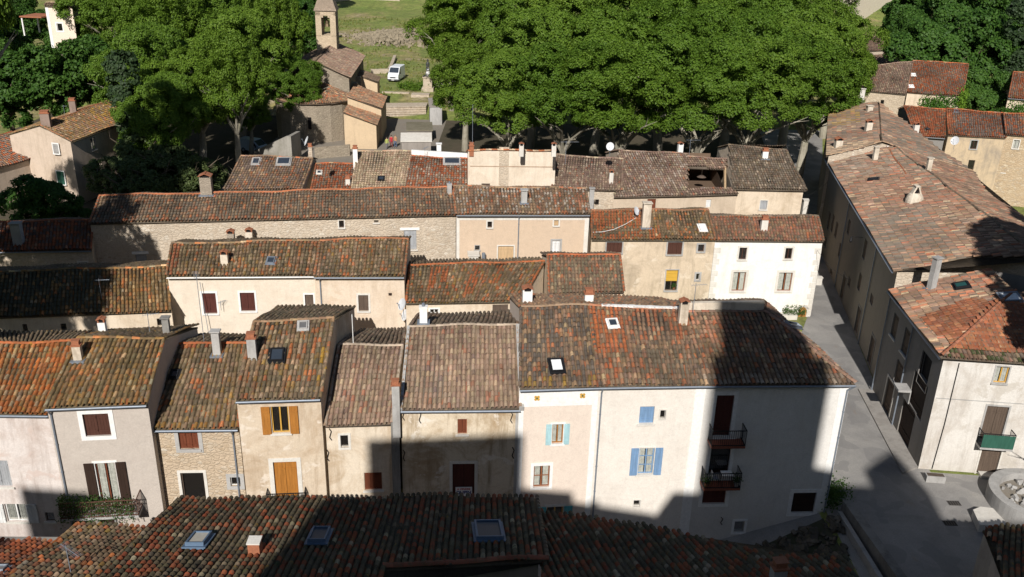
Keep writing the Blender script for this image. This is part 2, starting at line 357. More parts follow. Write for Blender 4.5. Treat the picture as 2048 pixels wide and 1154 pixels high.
# ------------------------------------------------------------------ walls and openings
class Fac:
    """a vertical wall: ground line from A to Bp, base height zb, top heights zt0, zt1; nrm points outward"""
    def __init__(s, A, Bp, zb, zt0, zt1, nrm):
        s.A = np.array([A[0], A[1], 0.0]); s.B = np.array([Bp[0], Bp[1], 0.0]); s.W = np.linalg.norm(s.B-s.A); s.u = (s.B-s.A)/s.W
        s.zb = zb; s.zt = (zt0, zt1); s.n = unit([nrm[0], nrm[1], 0]); s.holes = []
    def pt(s, u, z, d=0.0): return s.A+s.u*u+np.array([0, 0, z])+s.n*d
    def hit(s, x, y):
        r = ray(x, y); q = CAM+r*((s.A-CAM).dot(s.n)/r.dot(s.n)); return (q-s.A).dot(s.u), q[2]
    def rect(s, r):
        if len(r) == 5: _, u0, z0, u1, z1 = r; return (u0, z0, u1, z1)          # ('m', ...) metres
        if isinstance(r[0], tuple): L, R, T, Bo = r                               # four mid-edge pixels
        else:
            x0, y0, x1, y1 = r; xm, ym = (x0+x1)/2, (y0+y1)/2; L, R, T, Bo = (x0, ym), (x1, ym), (xm, y0), (xm, y1)
        a = s.hit(*L)[0]; b = s.hit(*R)[0]; z1 = s.hit(*T)[1]; z0 = s.hit(*Bo)[1]
        return (min(a, b), min(z0, z1), max(a, b), max(z0, z1))
    def box(s, b, u0, u1, z0, z1, d0, d1, m=0):
        c = s.pt((u0+u1)/2, (z0+z1)/2, (d0+d1)/2); b.obox(c, s.u*(u1-u0)/2, s.n*(d1-d0)/2, np.array([0, 0, (z1-z0)/2]), m)
    def ring(s, b, u0, z0, u1, z1, w, d0, d1, m=0, bottom=True):
        s.box(b, u0-w, u0, z0-(w if bottom else 0), z1+w, d0, d1, m); s.box(b, u1, u1+w, z0-(w if bottom else 0), z1+w, d0, d1, m)
        s.box(b, u0, u1, z1, z1+w, d0, d1, m)
        if bottom: s.box(b, u0, u1, z0-w, z0, d0, d1, m)
    def mesh(s, b, m=0, dep=0.24):
        zt = lambda u: s.zt[0]+(s.zt[1]-s.zt[0])*u/s.W
        lim = min(s.zt)-0.06
        H = [(max(0.03, a), max(s.zb+0.02, z0), min(s.W-0.03, c), min(lim, z1)) for a, z0, c, z1 in s.holes]
        H = [h for h in H if h[2]-h[0] > 0.05 and h[3]-h[1] > 0.05]
        xs = sorted({0.0, s.W} | {h[0] for h in H} | {h[2] for h in H}); zs = sorted({s.zb, lim+0.01} | {h[1] for h in H} | {h[3] for h in H})
        for i in range(len(xs)-1):
            xm = (xs[i]+xs[i+1])/2
            for j in range(len(zs)-1):
                zm = (zs[j]+zs[j+1])/2
                if any(h[0] < xm < h[2] and h[1] < zm < h[3] for h in H): continue
                b.quad(s.pt(xs[i], zs[j]), s.pt(xs[i+1], zs[j]), s.pt(xs[i+1], zs[j+1]), s.pt(xs[i], zs[j+1]), m)
            b.quad(s.pt(xs[i], lim+.01), s.pt(xs[i+1], lim+.01), s.pt(xs[i+1], zt(xs[i+1])), s.pt(xs[i], zt(xs[i])), m)
        for a, z0, c, z1 in H:
            for p, q in (((a, z0), (a, z1)), ((c, z1), (c, z0)), ((a, z1), (c, z1)), ((c, z0), (a, z0))):
                b.quad(s.pt(*p), s.pt(*q), s.pt(q[0], q[1], -dep), s.pt(p[0], p[1], -dep), m)
BROWN = planks('brown_shutter_paint', (0.075, 0.032, 0.022)); DKBROWN = planks('dark_brown_wood', (0.035, 0.020, 0.014))
ORANGEW = planks('varnished_pine', (0.36, 0.15, 0.03)); OCHRE = planks('ochre_frame', (0.52, 0.30, 0.06)); MAROON = planks('maroon_paint', (0.085, 0.028, 0.022))
REDBR = planks('red_brown_wood', (0.15, 0.045, 0.022)); BLUEP = planks('blue_paint', (0.17, 0.28, 0.44)); CYANP = planks('pale_blue_paint', (0.36, 0.55, 0.58))
GREYP = planks('grey_shutter_paint', (0.33, 0.34, 0.35)); LTWOOD = planks('light_wood', (0.50, 0.35, 0.20)); WHITEW = planks('white_wood', (0.66, 0.66, 0.64))
GREEN = planks('green_paint', (0.03, 0.10, 0.07)); OLDW = planks('weathered_wood', (0.11, 0.08, 0.06))
CURT = simple('curtain_cloth', (0.55, 0.56, 0.54), 0.9, 0, 0.25, 5); YBLIND = planks('yellow_blind', (0.55, 0.33, 0.05), 12, True)
def opening(h, fac, r, kind='shut', col=BROWN, surr=None, sw=0.14, sill=True, frame=None, leaf=2, label=None, blind=None, door=False, hole=True, curtain=False, dep=0.10, mull=True, bars=False):
    """kinds: shut (closed shutters), glaz (glazed window), open (glazed with open shutters on the wall), dark (unglazed hole)"""
    u0, z0, u1, z1 = fac.rect(r); W = u1-u0; Hh = z1-z0
    if hole: fac.holes.append((u0, z0, u1, z1))
    frame = frame or col; base = 0.0 if hole else 0.14
    b = B(); D = base-dep
    mats = [frame, surr or frame, DARKIN]
    if surr: fac.ring(b, u0, z0, u1, z1, sw, -0.02, 0.035, 1, bottom=(not door))
    if kind in ('glaz', 'open'):
        fw = min(0.06, W*0.075); fac.ring(b, u0+fw, z0+fw, u1-fw, z1-fw, fw-0.004, D-0.05, D)
        if leaf == 2 and mull: fac.box(b, (u0+u1)/2-fw*.6, (u0+u1)/2+fw*.6, z0+fw, z1-fw, D-0.045, D+0.005)
        if bars:
            k = 2 if Hh < 1.6 else 3
            for i in range(1, k): fac.box(b, u0+fw, u1-fw, z0+Hh*i/k-.02, z0+Hh*i/k+.02, D-0.04, D-0.003)
    else:
        fac.ring(b, u0+0.03, z0+0.03, u1-0.03, z1-0.03, 0.026, D-0.03, D+0.01)
    fac.box(b, u0+.01, u1-.01, z0+.01, z1-.01, -.235 if hole else -.01, -.225 if hole else .006, 2)
    o = b.build('door' if door else 'window', mats, h)
    if label: o['label'] = label
    if kind == 'shut':
        n = leaf; g = 0.012
        for i in range(n):
            s = B(); a = u0+.03+(W-.06)*i/n+g/2; c = u0+.03+(W-.06)*(i+1)/n-g/2; fac.box(s, a, c, z0+.03, z1-.03, D-0.04, D)
            k = max(2, int((c-a)/0.12))
            for j in range(k): fac.box(s, a+(c-a)*j/k+.006, a+(c-a)*(j+1)/k-.006, z0+.03, z1-.03, D, D+.012)
            for zz in (z0+Hh*.2, z0+Hh*.8): fac.box(s, a+.03, c-.03, zz-.05, zz+.05, D+.012, D+.04)
            s.build('shutter' if not door else 'door_leaf', col, o)
    elif kind in ('glaz', 'open'):
        s = B(); fac.box(s, u0+.02, u1-.02, z0+.02, z1-.02, D-0.03, D-0.02); s.build('pane', GLASS, o)
        if curtain:
            s = B(); k = 10
            for i in range(k):
                if k*0.42 < i+.5 < k*0.58: continue
                a = u0+.05+(W-.1)*i/k; fac.box(s, a, a+(W-.1)/k*.99, z0+.05, z1-.05, D-.05-(i % 2)*.015, D-.045-(i % 2)*.015)
            s.build('curtain', CURT, o)
        if blind is not None:
            s = B(); fac.box(s, u0+.03, u1-.03, z0+Hh*.45, z1-.02, D+.01, D+.03); s.build('blind', blind, o)
    if kind == 'open':
        sw2 = W/2*1.0
        for sg in (-1, 1):
            s = B(); a, c = (u0-sw2-.04, u0-.04) if sg < 0 else (u1+.04, u1+sw2+.04)
            fac.box(s, a, c, z0-.03, z1+.03, 0.045, 0.085)
            k = max(2, int((c-a)/0.12))
            for j in range(k): fac.box(s, a+(c-a)*j/k+.006, a+(c-a)*(j+1)/k-.006, z0-.02, z1+.02, .085, .095)
            for zz in (z0+Hh*.17, z0+Hh*.83): fac.box(s, a+.02, c-.02, zz-.045, zz+.045, .095, .115)
            s.build('shutter', col, o)
    if sill and not door:
        s = B(); fac.box(s, u0-.10, u1+.10, z0-.10, z0-.002, -0.20, 0.10); s.build('sill', surr or SURR, o)
    return o
def balcony(h, fac, rx, y_top, y_bot, depth=0.8, slab=CEM, rail=IRON, bars=True, panel=None, ornate=False):
    u0, _ = fac.hit(rx[0], y_bot); u1, zb = fac.hit(rx[1], y_bot); ra = (fac.hit(rx[0], y_top)[1]+fac.hit(rx[1], y_top)[1])/2
    zb = max(zb, 0); z1 = zb+0.95
    b = B(); fac.box(b, u0, u1, zb-.12, zb, 0.0, depth); o = b.build('balcony', slab, h)
    s = B(); t = .02
    for d in (depth-.03,):
        for zz in (zb+.06, z1): fac.box(s, u0, u1, zz-t, zz+t, d-t, d+t)
        n = int((u1-u0)/0.11)
        for i in range(n+1):
            uu = u0+.01+(u1-u0-.02)*i/n; fac.box(s, uu-.009, uu+.009, zb, z1, d-.009, d+.009)
            if ornate and i < n:
                um = uu+(u1-u0)/n/2; fac.box(s, um-.03, um+.03, zb+.68, zb+.74, d-.008, d+.008); fac.box(s, um-.03, um+.03, zb+.22, zb+.28, d-.008, d+.008)
    for uu in (u0+.02, u1-.02):
        for zz in (zb+.06, z1): fac.box(s, uu-t, uu+t, zz-t, zz+t, 0, depth)
        for i in range(int(depth/.12)+1):
            dd = .02+i*.12; fac.box(s, uu-.009, uu+.009, zb, z1, dd-.009, dd+.009)
    s.build('railing', rail, o)
    if panel: s = B(); fac.box(s, u0+.02, u1-.02, zb+.04, z1-.05, depth+.01, depth+.03); s.build('screen', panel, o)
    return o, (u0, u1, zb, z1, depth)
# ------------------------------------------------------------------ chimneys, skylights, dishes, aerials
def chimney(roof, pl, bx, by, ty, wpx, kind='slab', mat=CEM, u=(1, 0, 0), dratio=0.8, flash=False, label=None):
    p = pl.hit(bx, by); sc = FPX/abs(((p-CAM)@RM)[2]); w = max(0.22, wpx/sc)
    r0 = ray(bx, ty); t = np.hypot(p[0], p[1])/np.hypot(r0[0], r0[1]); zt = (CAM+r0*t)[2]; zt = max(zt, p[2]+0.35)
    u = unit([u[0], u[1], 0]); v = np.array([-u[1], u[0], 0]); dp = w*dratio; c = p+v*dp*0.5; b = B(); zc = zt-(0.28 if kind in ('gable', 'hood', 'pot') else 0.10)
    up = np.array([0, 0, 1.0])
    b.obox((c[0], c[1], (p[2]-.7+zc)/2), u*w/2, v*dp/2, up*(zc-p[2]+.7)/2, 0)
    if flash: b.obox((c[0], c[1], p[2]+.04), u*(w/2+.14), v*(dp/2+.2), up*.05+v*0.0, 2)
    if kind == 'slab':
        for sx in (-1, 1): b.obox(c*[1, 1, 0]+up*(zc+.03)+u*sx*(w/2-.05), u*.04, v*dp*.45, up*.06, 0)
        b.obox(c*[1, 1, 0]+up*(zc+.11), u*(w/2+.07), v*(dp/2+.07), up*.035, 0)
        b.obox(c*[1, 1, 0]+up*(zc+.03), u*(w/2-.09), v*dp*.35, up*.035, 3)
    elif kind in ('gable', 'hood'):
        for sx in (-1, 1): b.obox(c*[1, 1, 0]+up*(zc+.09)+u*sx*(w/2-.04), u*.035, v*dp*.42, up*.10, 1 if kind == 'gable' else 0)
        b.obox(c*[1, 1, 0]+up*(zc+.06), u*(w/2-.08), v*dp*.35, up*.06, 3)
        for sx in (-1, 1): b.obox(c*[1, 1, 0]+up*(zc+.24)+u*sx*w*.26, (u*-sx+up*.42)*-(w*.33), v*(dp/2+.06), up*.022, 1)
    elif kind == 'pot':
        b.obox(c*[1, 1, 0]+up*(zc+.03), u*(w/2+.05), v*(dp/2+.05), up*.035, 1)
        b.obox(c*[1, 1, 0]+up*(zc+.17), u*(w/2*.85), v*(dp/2*.85), up*.11, 1); b.obox(c*[1, 1, 0]+up*(zc+.29), u*(w/2), v*(dp/2), up*.02, 1)
    elif kind == 'stack':
        b.obox(c*[1, 1, 0]+up*(zc-.02), u*(w/2+.03), v*(dp/2+.03), up*.04, 0); b.cyl(c*[1, 1, 0]+up*zc, c*[1, 1, 0]+up*(zc+.2), w*.22, w*.2, 8, 2)
    o = b.build('chimney', [mat, TCOT, ZINC, DARKIN], roof)
    if label: o['label'] = label
    return o
def skylight(roof, pl, quad, glass=None, open_=False, mat=ZINC, raised=0.10):
    c = sum(np.array(pl.hit(*q)) for q in quad)/4; q = [pl.hit(*a) for a in quad]          # bottom-left, bottom-right, top-right, top-left
    a = unit((q[1]-q[0])+(q[2]-q[3])); n = pl.n if pl.n[2] > 0 else -pl.n; v = np.cross(n, a)
    w = (np.linalg.norm(q[1]-q[0])+np.linalg.norm(q[2]-q[3]))/4; hh = abs(((q[3]-q[0])+(q[2]-q[1])).dot(v))/4; f = min(.09, w*.2)
    b = B(); c = c+n*(0.10+raised/2)
    for s in (-1, 1):
        b.obox(c+a*s*(w-f/2), a*f/2, v*hh, n*(raised/2+.05), 0); b.obox(c+v*s*(hh-f/2), a*(w-f), v*f/2, n*(raised/2+.045), 0)
    b.obox(c-n*.03, a*(w+.1), v*(hh+.12), n*.025, 0)
    b.obox(c+n*(raised/2-.02), a*(w-f), v*(hh-f), n*.012, 1)
    return b.build('skylight', [mat, glass or SKYG], roof)
SKYG = simple('skylight_glass', (0.035, 0.045, 0.06), 0.12, 0, .1, 3, 0.6); SKYW = simple('skylight_milky', (0.78, 0.8, 0.8), 0.4)
def dish(h, p, r=0.4, yaw=0.0):
    b = B(); p = np.array(p, float); d = unit([math.sin(yaw), -math.cos(yaw), 0.45]); a = unit(np.cross(d, (0, 0, 1))); c = np.cross(a, d); n = 16
    V = [p-d*r*.18]; F = []
    for k in (0.5, 1.0):
        for i in range(n): t = 2*math.pi*i/n; V.append(p+r*k*(math.cos(t)*a+math.sin(t)*c*1.08)-d*r*.18*(1-k*k))
    for i in range(n): j = (i+1) % n; F += [(0, 1+i, 1+j), (1+i, 1+n+i, 1+n+j, 1+j)]
    b.add(V, F, 0); b.tube([p-c*r*.9, p+d*r*.9], .012, 5, 1); b.cyl(p+d*r*.85, p+d*r*1.05, .035, .035, 6, 1); b.tube([p-d*.08, p-d*.15-np.array([0, 0, .9])], .02, 6, 1)
    return b.build('satellite_dish', [simple('dish_white', (.58, .59, .60), .5), ZINC], h)
def aerial(h, p, ht=1.6, L=0.8, yaw=0.3, n=7):
    b = B(); p = np.array(p, float); top = p+np.array([0, 0, ht]); b.tube([p-np.array([0, 0, .4]), top], .018, 5)
    d = np.array([math.cos(yaw), math.sin(yaw), 0]); e = np.array([-d[1], d[0], 0]); b.tube([top-d*L*.3-[0, 0, .1], top+d*L*.7-[0, 0, .1]], .012, 5)
    for i in range(n): q = top+d*(-L*.3+L*i/(n-1))-[0, 0, .1]; b.tube([q-e*.16, q+e*.16], .007, 4)
    return b.build('aerial', ZINC, h)
def gutter(h, fac, e0, e1, mat=ZINC, pipes=()):
    b = B(); n = 8; r = 0.075; P0 = np.array(e0)+fac.n*.07-np.array([0, 0, .07]); P1 = np.array(e1)+fac.n*.07-np.array([0, 0, .07]); V = []
    for p in (P0, P1):
        for rr in (r, r-.015):
            for i in range(n+1): t = math.pi*i/n; V.append(p+fac.n*math.cos(t)*rr-np.array([0, 0, 1])*math.sin(t)*rr)
    k = n+1; F = []
    for i in range(n): F += [(i, i+1, 2*k+i+1, 2*k+i), (k+i, k+i+1, 3*k+i+1, 3*k+i)]
    F += [(0, k, 3*k, 2*k), (n, k+n, 3*k+n, 2*k+n)]
    b.add(V, F); b.build('gutter', mat, h)
    for u in pipes:
        b = B(); q = P0+(P1-P0)*(u/fac.W) if fac.W else P0; zt = q[2]-.05; b.tube([q-[0, 0, .05], fac.pt(u, zt-.35, .07), fac.pt(u, fac.zb, .07)], .045, 8)
        for zz in np.arange(fac.zb+1, zt-.5, 1.6): b.cyl(fac.pt(u, zz, .07), fac.pt(u, zz+.05, .07), .06, .06, 8)
        b.build('downpipe', mat, h)
# ------------------------------------------------------------------ gabled house
class House: pass
def house(label, eL, eR, z, pitch, rL, rR, wall, pal='mossy', back=None, backlen=None, backpal=None, bpitch=None, oh=0.25, zb=0.0, patches=(), name='house', cat='house',
          group=None, gut=None, pipes=(), ridge_r=0.11, rcol=None, rpal=None, sidewall=None, verge=True, bilin=True, rgz=None, backpx=None, wallmats=None, capmort=False, Eover=None):
    h = House(); zL, zR = z if isinstance(z, (tuple, list)) else (z, z)
    EL = P(*eL, zL); ER = P(*eR, zR)
    if Eover: EL, ER = [np.array(q, float) for q in Eover]
    a = unit(ER-EL); perp = np.array([-a[1], a[0], 0]); 
    inw = perp
    for _ in range(2):
        pl = slope_plane(EL, ER, inw, pitch); RL = pl.hit(*rL); RR = pl.hit(*rR)
        if ((RL+RR)/2-(EL+ER)/2).dot(inw) > 0: break
        inw = -inw
    inw = unit([inw[0], inw[1], 0]); h.pl = pl
    org = np.array([(EL[0]+ER[0])/2, (EL[1]+ER[1])/2, zb]); root = thing(name, label, cat, org, group); h.root = root
    bp = bpitch or pitch; tb = math.tan(math.radians(bp))
    n2 = np.cross(unit(RR-RL), inw-np.array([0, 0, tb])); n2 = n2 if n2[2] > 0 else -n2; pl2 = Pl(RL, n2); h.pl2 = pl2
    if backpx: BL = pl2.hit(*backpx[0]); BR = pl2.hit(*backpx[1])
    else:
        dl = backlen if backlen is not None else np.dot(RL-EL, inw)
        BL = RL+inw*dl-np.array([0, 0, dl*tb]); BR = RR+inw*dl-np.array([0, 0, dl*tb])
    h.pts = (EL, ER, RR, RL, BR, BL); h.inw = inw
    # walls
    t = math.tan(math.radians(pitch)); up = np.array([0, 0, 1.0])
    FL = EL+inw*oh+up*(oh*t-.15); FR = ER+inw*oh+up*(oh*t-.15)
    h.front = Fac(FL, FR, zb, FL[2], FR[2], -inw)
    XL = BL-inw*oh+up*(oh*tb-.15); XR = BR-inw*oh+up*(oh*tb-.15)
    out = -a
    h.left = Fac(XL, FL, zb, XL[2], FL[2], -a if True else a); h.right = Fac(FR, XR, zb, FR[2], XR[2], a)
    h.left.n = unit(np.array([-(FL-XL)[1], (FL-XL)[0], 0])); h.left.n *= 1 if h.left.n.dot(-a) > 0 else -1
    h.right.n = unit(np.array([-(XR-FR)[1], (XR-FR)[0], 0])); h.right.n *= 1 if h.right.n.dot(a) > 0 else -1
    h.c = (FL, FR, XR, XL, RL-up*.12, RR-up*.12); h.wall = wall; h.zb = zb; h.sidewall = sidewall or wall
    # roof
    ts = TileSet()
    h.oh = oh; N = pl.n if pl.n[2] > 0 else -pl.n
    if bilin: tile_quad(ts, EL, ER, RR, RL, pal, patches)
    else: tile_poly(ts, [EL, ER, RR, RL], a, pal, N, patches)
    deck(ts, [EL+inw*.06, ER+inw*.06, RR, RL], N)
    if np.linalg.norm(BL-RL) > 0.3:
        tile_quad(ts, BR, BL, RL, RR, backpal or pal); deck(ts, [RL, RR, BR-inw*.06, BL-inw*.06], pl2.n)
    ridge(ts, RL, RR, rpal or pal, ridge_r, rcol)
    if verge:
        for p, q in ((EL, RL), (ER, RR)): ridge(ts, p, q, rpal or pal, 0.085, rcol if rcol else None, N, .05)
        if np.linalg.norm(BL-RL) > 0.3:
            for p, q in ((BL, RL), (BR, RR)): ridge(ts, p, q, pal, 0.085, None, pl2.n, .05)
    h.roof = ts.build('roof', PAL[pal][0], root, org)
    if gut is not None: gutter(root, h.front, EL, ER, gut, pipes)
    return h
def walls(h, extra=None, front_mats=None):
    b = B(); FL, FR, XR, XL, RL, RR = h.c; zb = h.zb
    h.front.mesh(b, 0)
    dn = lambda p: np.array([p[0], p[1], zb])
    for F_, X_, R_ in ((FL, XL, RL), (FR, XR, RR)):
        b.poly([dn(F_), F_, R_, dn(R_)], 1); b.poly([dn(R_), R_, X_, dn(X_)], 1)
    b.quad(dn(XL), dn(XR), XR, XL, 1)
    if extra: extra(b)
    o = b.build('wall', [h.wall, h.sidewall], h.root); return o
def band(h, fac, u0, u1, z0, z1, mat, d=0.02, name='wall_band'):
    b = B(); fac.box(b, u0, u1, z0, z1, -.01, d); return b.build(name, mat, h)
def anchor(h, fac, x, y, s=0.35):
    u, z = fac.hit(x, y); b = B(); pts = [fac.pt(u-.05, z+s, .04), fac.pt(u+.05, z+s*.5, .04), fac.pt(u, z, .04), fac.pt(u-.05, z-s*.5, .04), fac.pt(u+.05, z-s, .04)]
    b.tube(pts, .025, 5); return b.build('wall_anchor', IRON, h)
# ------------------------------------------------------------------ front row (left to right)
GR = None
h = house('orange-tiled house at the far left of the front row, pinkish white wall', (-150, 826), (95, 829), 7.5, 18, (-110, 692), (150, 684), plaster('pinkwhite', (.66, .60, .56), (.42, .33, .28), .7, (.55, .45, .40)), 'orange', backpal='dark', backpx=((-140, 666), (181, 664)), gut=ZINC, rcol=RED)
opening(h.root, h.front, (-22, 921, 20, 973), 'shut', GREYP, sill=True); opening(h.root, h.front, (12, 1008, 54, 1043), 'open', WHITEW, frame=WHITEW, curtain=True)
opening(h.root, h.front, (91, 1025, 109, 1043), 'glaz', OLDW, mull=False); walls(h)
u, z = h.front.hit(1, 1070)
h = house('house with mauve grey render, yellow lichen roof and plants on its balcony', (89, 816), (292, 808), 8, 18, (156, 677), (327, 676), plaster('mauvegrey', (.50, .445, .39), (.36, .30, .26), .2), 'yellow', backpal='dark', backpx=((230, 662), (396, 651)), gut=ZINC, pipes=(0.15,))
opening(h.root, h.front, (168, 827, 220, 872), 'shut', BROWN, surr=WHITEP, sw=.22, sill=False, leaf=2)
opening(h.root, h.front, (196, 925, 236, 1004), 'open', DKBROWN, frame=REDBR, curtain=True, door=True, surr=WHITEP, sw=.12)
opening(h.root, h.front, (200, 1022, 229, 1052), 'shut', DKBROWN, surr=CEM, leaf=1)
bal, (bu0, bu1, bz, bz1, bd) = balcony(h.root, h.front, (132, 286), 980, 1010, 0.9, CEM, planks('rusty_rail', (.10, .05, .035)), ornate=True)
LEAFG = None
walls(h); chimney(h.roof, h.pl, 156, 724, 682, 16, 'pot', CREAMW, h.front.u, flash=True); chimney(h.roof, h.pl2, 205, 668, 636, 14, 'gable', WHITEP, h.front.u); aerial(h.root, h.pl2.hit(300, 666), 1.2, .8, .4); PLANTBOX = (h.front, bu0, bu1, bz, bd, bal)
h = house('rubble stone house with a dark open doorway between grey render and beige render', (259, 859), (475, 857), 6.2, 18, (333, 690), (497, 688), stone('tanstone', [(.50, .40, .28), (.58, .48, .36), (.42, .32, .21), (.62, .56, .46)], (.53, .42, .30), 3.4, .25), 'mossy', backpal='dark', backpx=((378, 671), (512, 668)), gut=ZINC, pipes=(5.0,), rcol=RED, patches=[(0, .12, 0, .3, .8, (.38, .11, .05)), (.0, 1, .95, 1, .5, (.38, .11, .05)), (0, 1, 0, .08, .3, (.3, .15, .04))])
opening(h.root, h.front, (358, 864, 397, 898), 'shut', REDBR, surr=CEM, sw=.2, leaf=3); opening(h.root, h.front, (364, 945, 410, 1000), 'glaz', OLDW, frame=OLDW, surr=SURR, sw=.15, door=True, leaf=1, mull=False)
opening(h.root, h.front, (461, 954, 481, 972), 'glaz', WHITEW, frame=WHITEW, surr=CEM, sw=.2, mull=False, sill=False); walls(h)
chimney(h.roof, h.pl, 434, 713, 664, 15, 'slab', CEM, h.front.u, flash=True); aerial(h.root, h.pl.hit(409, 690), 4.2, 1.0, 2.0); 
skylight(h.roof, h.pl, ((342, 757), (356, 757), (359, 743), (345, 743)), mat=IRON, raised=.02)
h3 = h; chimney(h.roof, h.pl, 337, 700, 636, 13, 'slab', plaster('dark_cement', (.26, .25, .23), (.12, .11, .10), .8), h.front.u)
h = house('taller beige house with orange wood shutters and a small iron balcony', (471, 801), (640, 796), 8, 19, (508, 643), (667, 637), plaster('beigecream', (.60, .50, .38), (.38, .27, .17), .65, (.68, .60, .50)), 'mossy', backpal='dark', backpx=((556, 616), (709, 612)), gut=ZINC, rpal='mixed', patches=[(.9, 1, .2, .6, .5, (.36, .2, .03)), (.6, .9, .2, .9, .22, (.36, .12, .05))])
opening(h.root, h.front, (543, 813, 578, 866), 'open', ORANGEW, frame=OCHRE, surr=None); opening(h.root, h.front, (549, 923, 596, 1000), 'shut', ORANGEW, surr=SURR, sw=.22, door=True)
balcony(h.root, h.front, (537, 614), 968, 1004, .55, CEM, IRON, ornate=True); walls(h)
chimney(h.roof, h.pl, 505, 722, 668, 17, 'pot', CEM, h.front.u); skylight(h.roof, h.pl, ((538, 727), (565, 726), (571, 701), (543, 702)), mat=IRON)
skylight(h.roof, h.pl, ((596, 662), (613, 661), (617, 646), (600, 647)), mat=CEM, glass=simple('vent_grey', (.12, .12, .12), .6), raised=.05)
b = B(); q = np.array(h.pl2.hit(693, 650)); b.tube([q+[.3, 0, -1], q+[.3, 0, .6]], .02, 6); b.build('mast', WHITEP, h.root)
h = house('narrow low house with dusty pink roof beside the tall beige gable', (650, 853), (783, 849), 6.2, 18, (678, 691), (805, 691), plaster('creamlow', (.66, .57, .45), (.40, .29, .18), .75), 'dusty', backpal='dark', backpx=((722, 659), (810, 658)), rcol=(.45, .36, .27))
opening(h.root, h.front, (681, 870, 697, 895), 'glaz', SURR, frame=CEM, surr=SURR, sw=.12, mull=False, sill=False); opening(h.root, h.front, (729, 945, 764, 980), 'shut', REDBR, frame=TCOT, leaf=3)
anchor(h.root, h.front, 661, 868); anchor(h.root, h.front, 656, 910)
walls(h)
b = B(); fc = h.front; u, z = fc.hit(790, 860); fc.box(b, u-.2, u+.22, 0, 6.3, -.3, .22); c = b.build('buttress', plaster('dark_cement', (.26, .25, .23), (.12, .11, .10), .8), h.root)
chimney(h.roof, h.pl, 793, 852, 762, 15, 'pot', CEM, h.front.u); dish(h.root, h.pl2.hit(805, 668)+np.array([0, 0, 2.0]), .36, -.9)
h = house('wide dusty-roofed house with the for sale sign on its dark door', (801, 820), (1041, 818), 7, 18, (818, 654), (1034, 651), plaster('stainedcream', (.64, .55, .42), (.33, .23, .13), .95, (.70, .64, .55)), 'dusty', backpal='dark', backpx=((842, 628), (1040, 624)), gut=ZINC, rcol=(.45, .36, .27))
opening(h.root, h.front, (915, 838, 934, 868), 'shut', REDBR, frame=TCOT, leaf=2, sill=True); d = opening(h.root, h.front, (905, 927, 949, 1004), 'shut', MAROON, surr=SURR, sw=.16, door=True, leaf=2)
for x, y in ((840, 834), (1023, 834), (1026, 905), (808, 910), (807, 828)): anchor(h.root, h.front, x, y)
band(h.root, h.front, h.front.W-.22, h.front.W+.02, 0, 6.6, CEM, .03, 'pilaster'); walls(h)
chimney(h.roof, h.pl, 847, 649, 612, 15, 'stack', WHITEP, h.front.u, flash=True)
b = B(); A_, B_ = h.pts[1], h.pts[2]; n_ = h.pl.n; s_ = unit(B_-A_); w_ = np.cross(s_, n_); b.obox((A_+B_)/2+n_*.02-w_*-.05, s_*np.linalg.norm(B_-A_)/2, w_*.12, n_*.12); b.build('cement_flashing', CEM, h.roof)
b = B(); A_, B_ = h.pts[0], h.pts[3]; b.obox((A_+B_)/2+n_*.02, s_*np.linalg.norm(B_-A_)/2, w_*.07, n_*.10); b.build('cement_flashing', CEM, h.roof)
# for sale sign
u0, z0, u1, z1 = h.front.rect((911, 975, 944, 993)); fc = h.front; sg = B(); fc.box(sg, u0, u1, z0, z1+.05, .02, .05); so_ = sg.build('for_sale_sign', WHITEP, None, fc.pt((u0+u1)/2, z0)); tag(so_, 'small white board with red and blue lettering hung on the dark doorway', 'sign')
def text(txt, fac, u, z, size, mat, parent, d, bold=0.0):
    cu = bpy.data.curves.new('lettering', 'FONT'); cu.body = txt; cu.size = size; cu.align_x = 'CENTER'; cu.extrude = .004; cu.offset = bold
    to = bpy.data.objects.new('lettering', cu); COL.objects.link(to); deps = bpy.context.evaluated_depsgraph_get(); me = bpy.data.meshes.new_from_object(to.evaluated_get(deps)); bpy.data.objects.remove(to)
    me.materials.clear(); me.materials.append(mat); o = bpy.data.objects.new('lettering', me); COL.objects.link(o)
    X = fac.u; Zz = np.array([0, 0, 1.0]); Yn = fac.n; p = fac.pt(u, z, d)-np.array(ORG[parent.name]); m = Matrix.Identity(4)
    for i in range(3): m[i][0] = X[i]; m[i][1] = Zz[i]; m[i][2] = Yn[i]; m[i][3] = p[i]
    me.transform(m); o.parent = parent; return o
um = (u0+u1)/2; hh = z1+.05-z0
text('A VENDRE', fc, um, z0+hh*.74, hh*.24, simple('red_ink', (.45, .02, .02)), so_, .056, .004); text('DUPIN', fc, um, z0+hh*.34, hh*.42, simple('blue_ink', (.02, .03, .16)), so_, .056, .01)
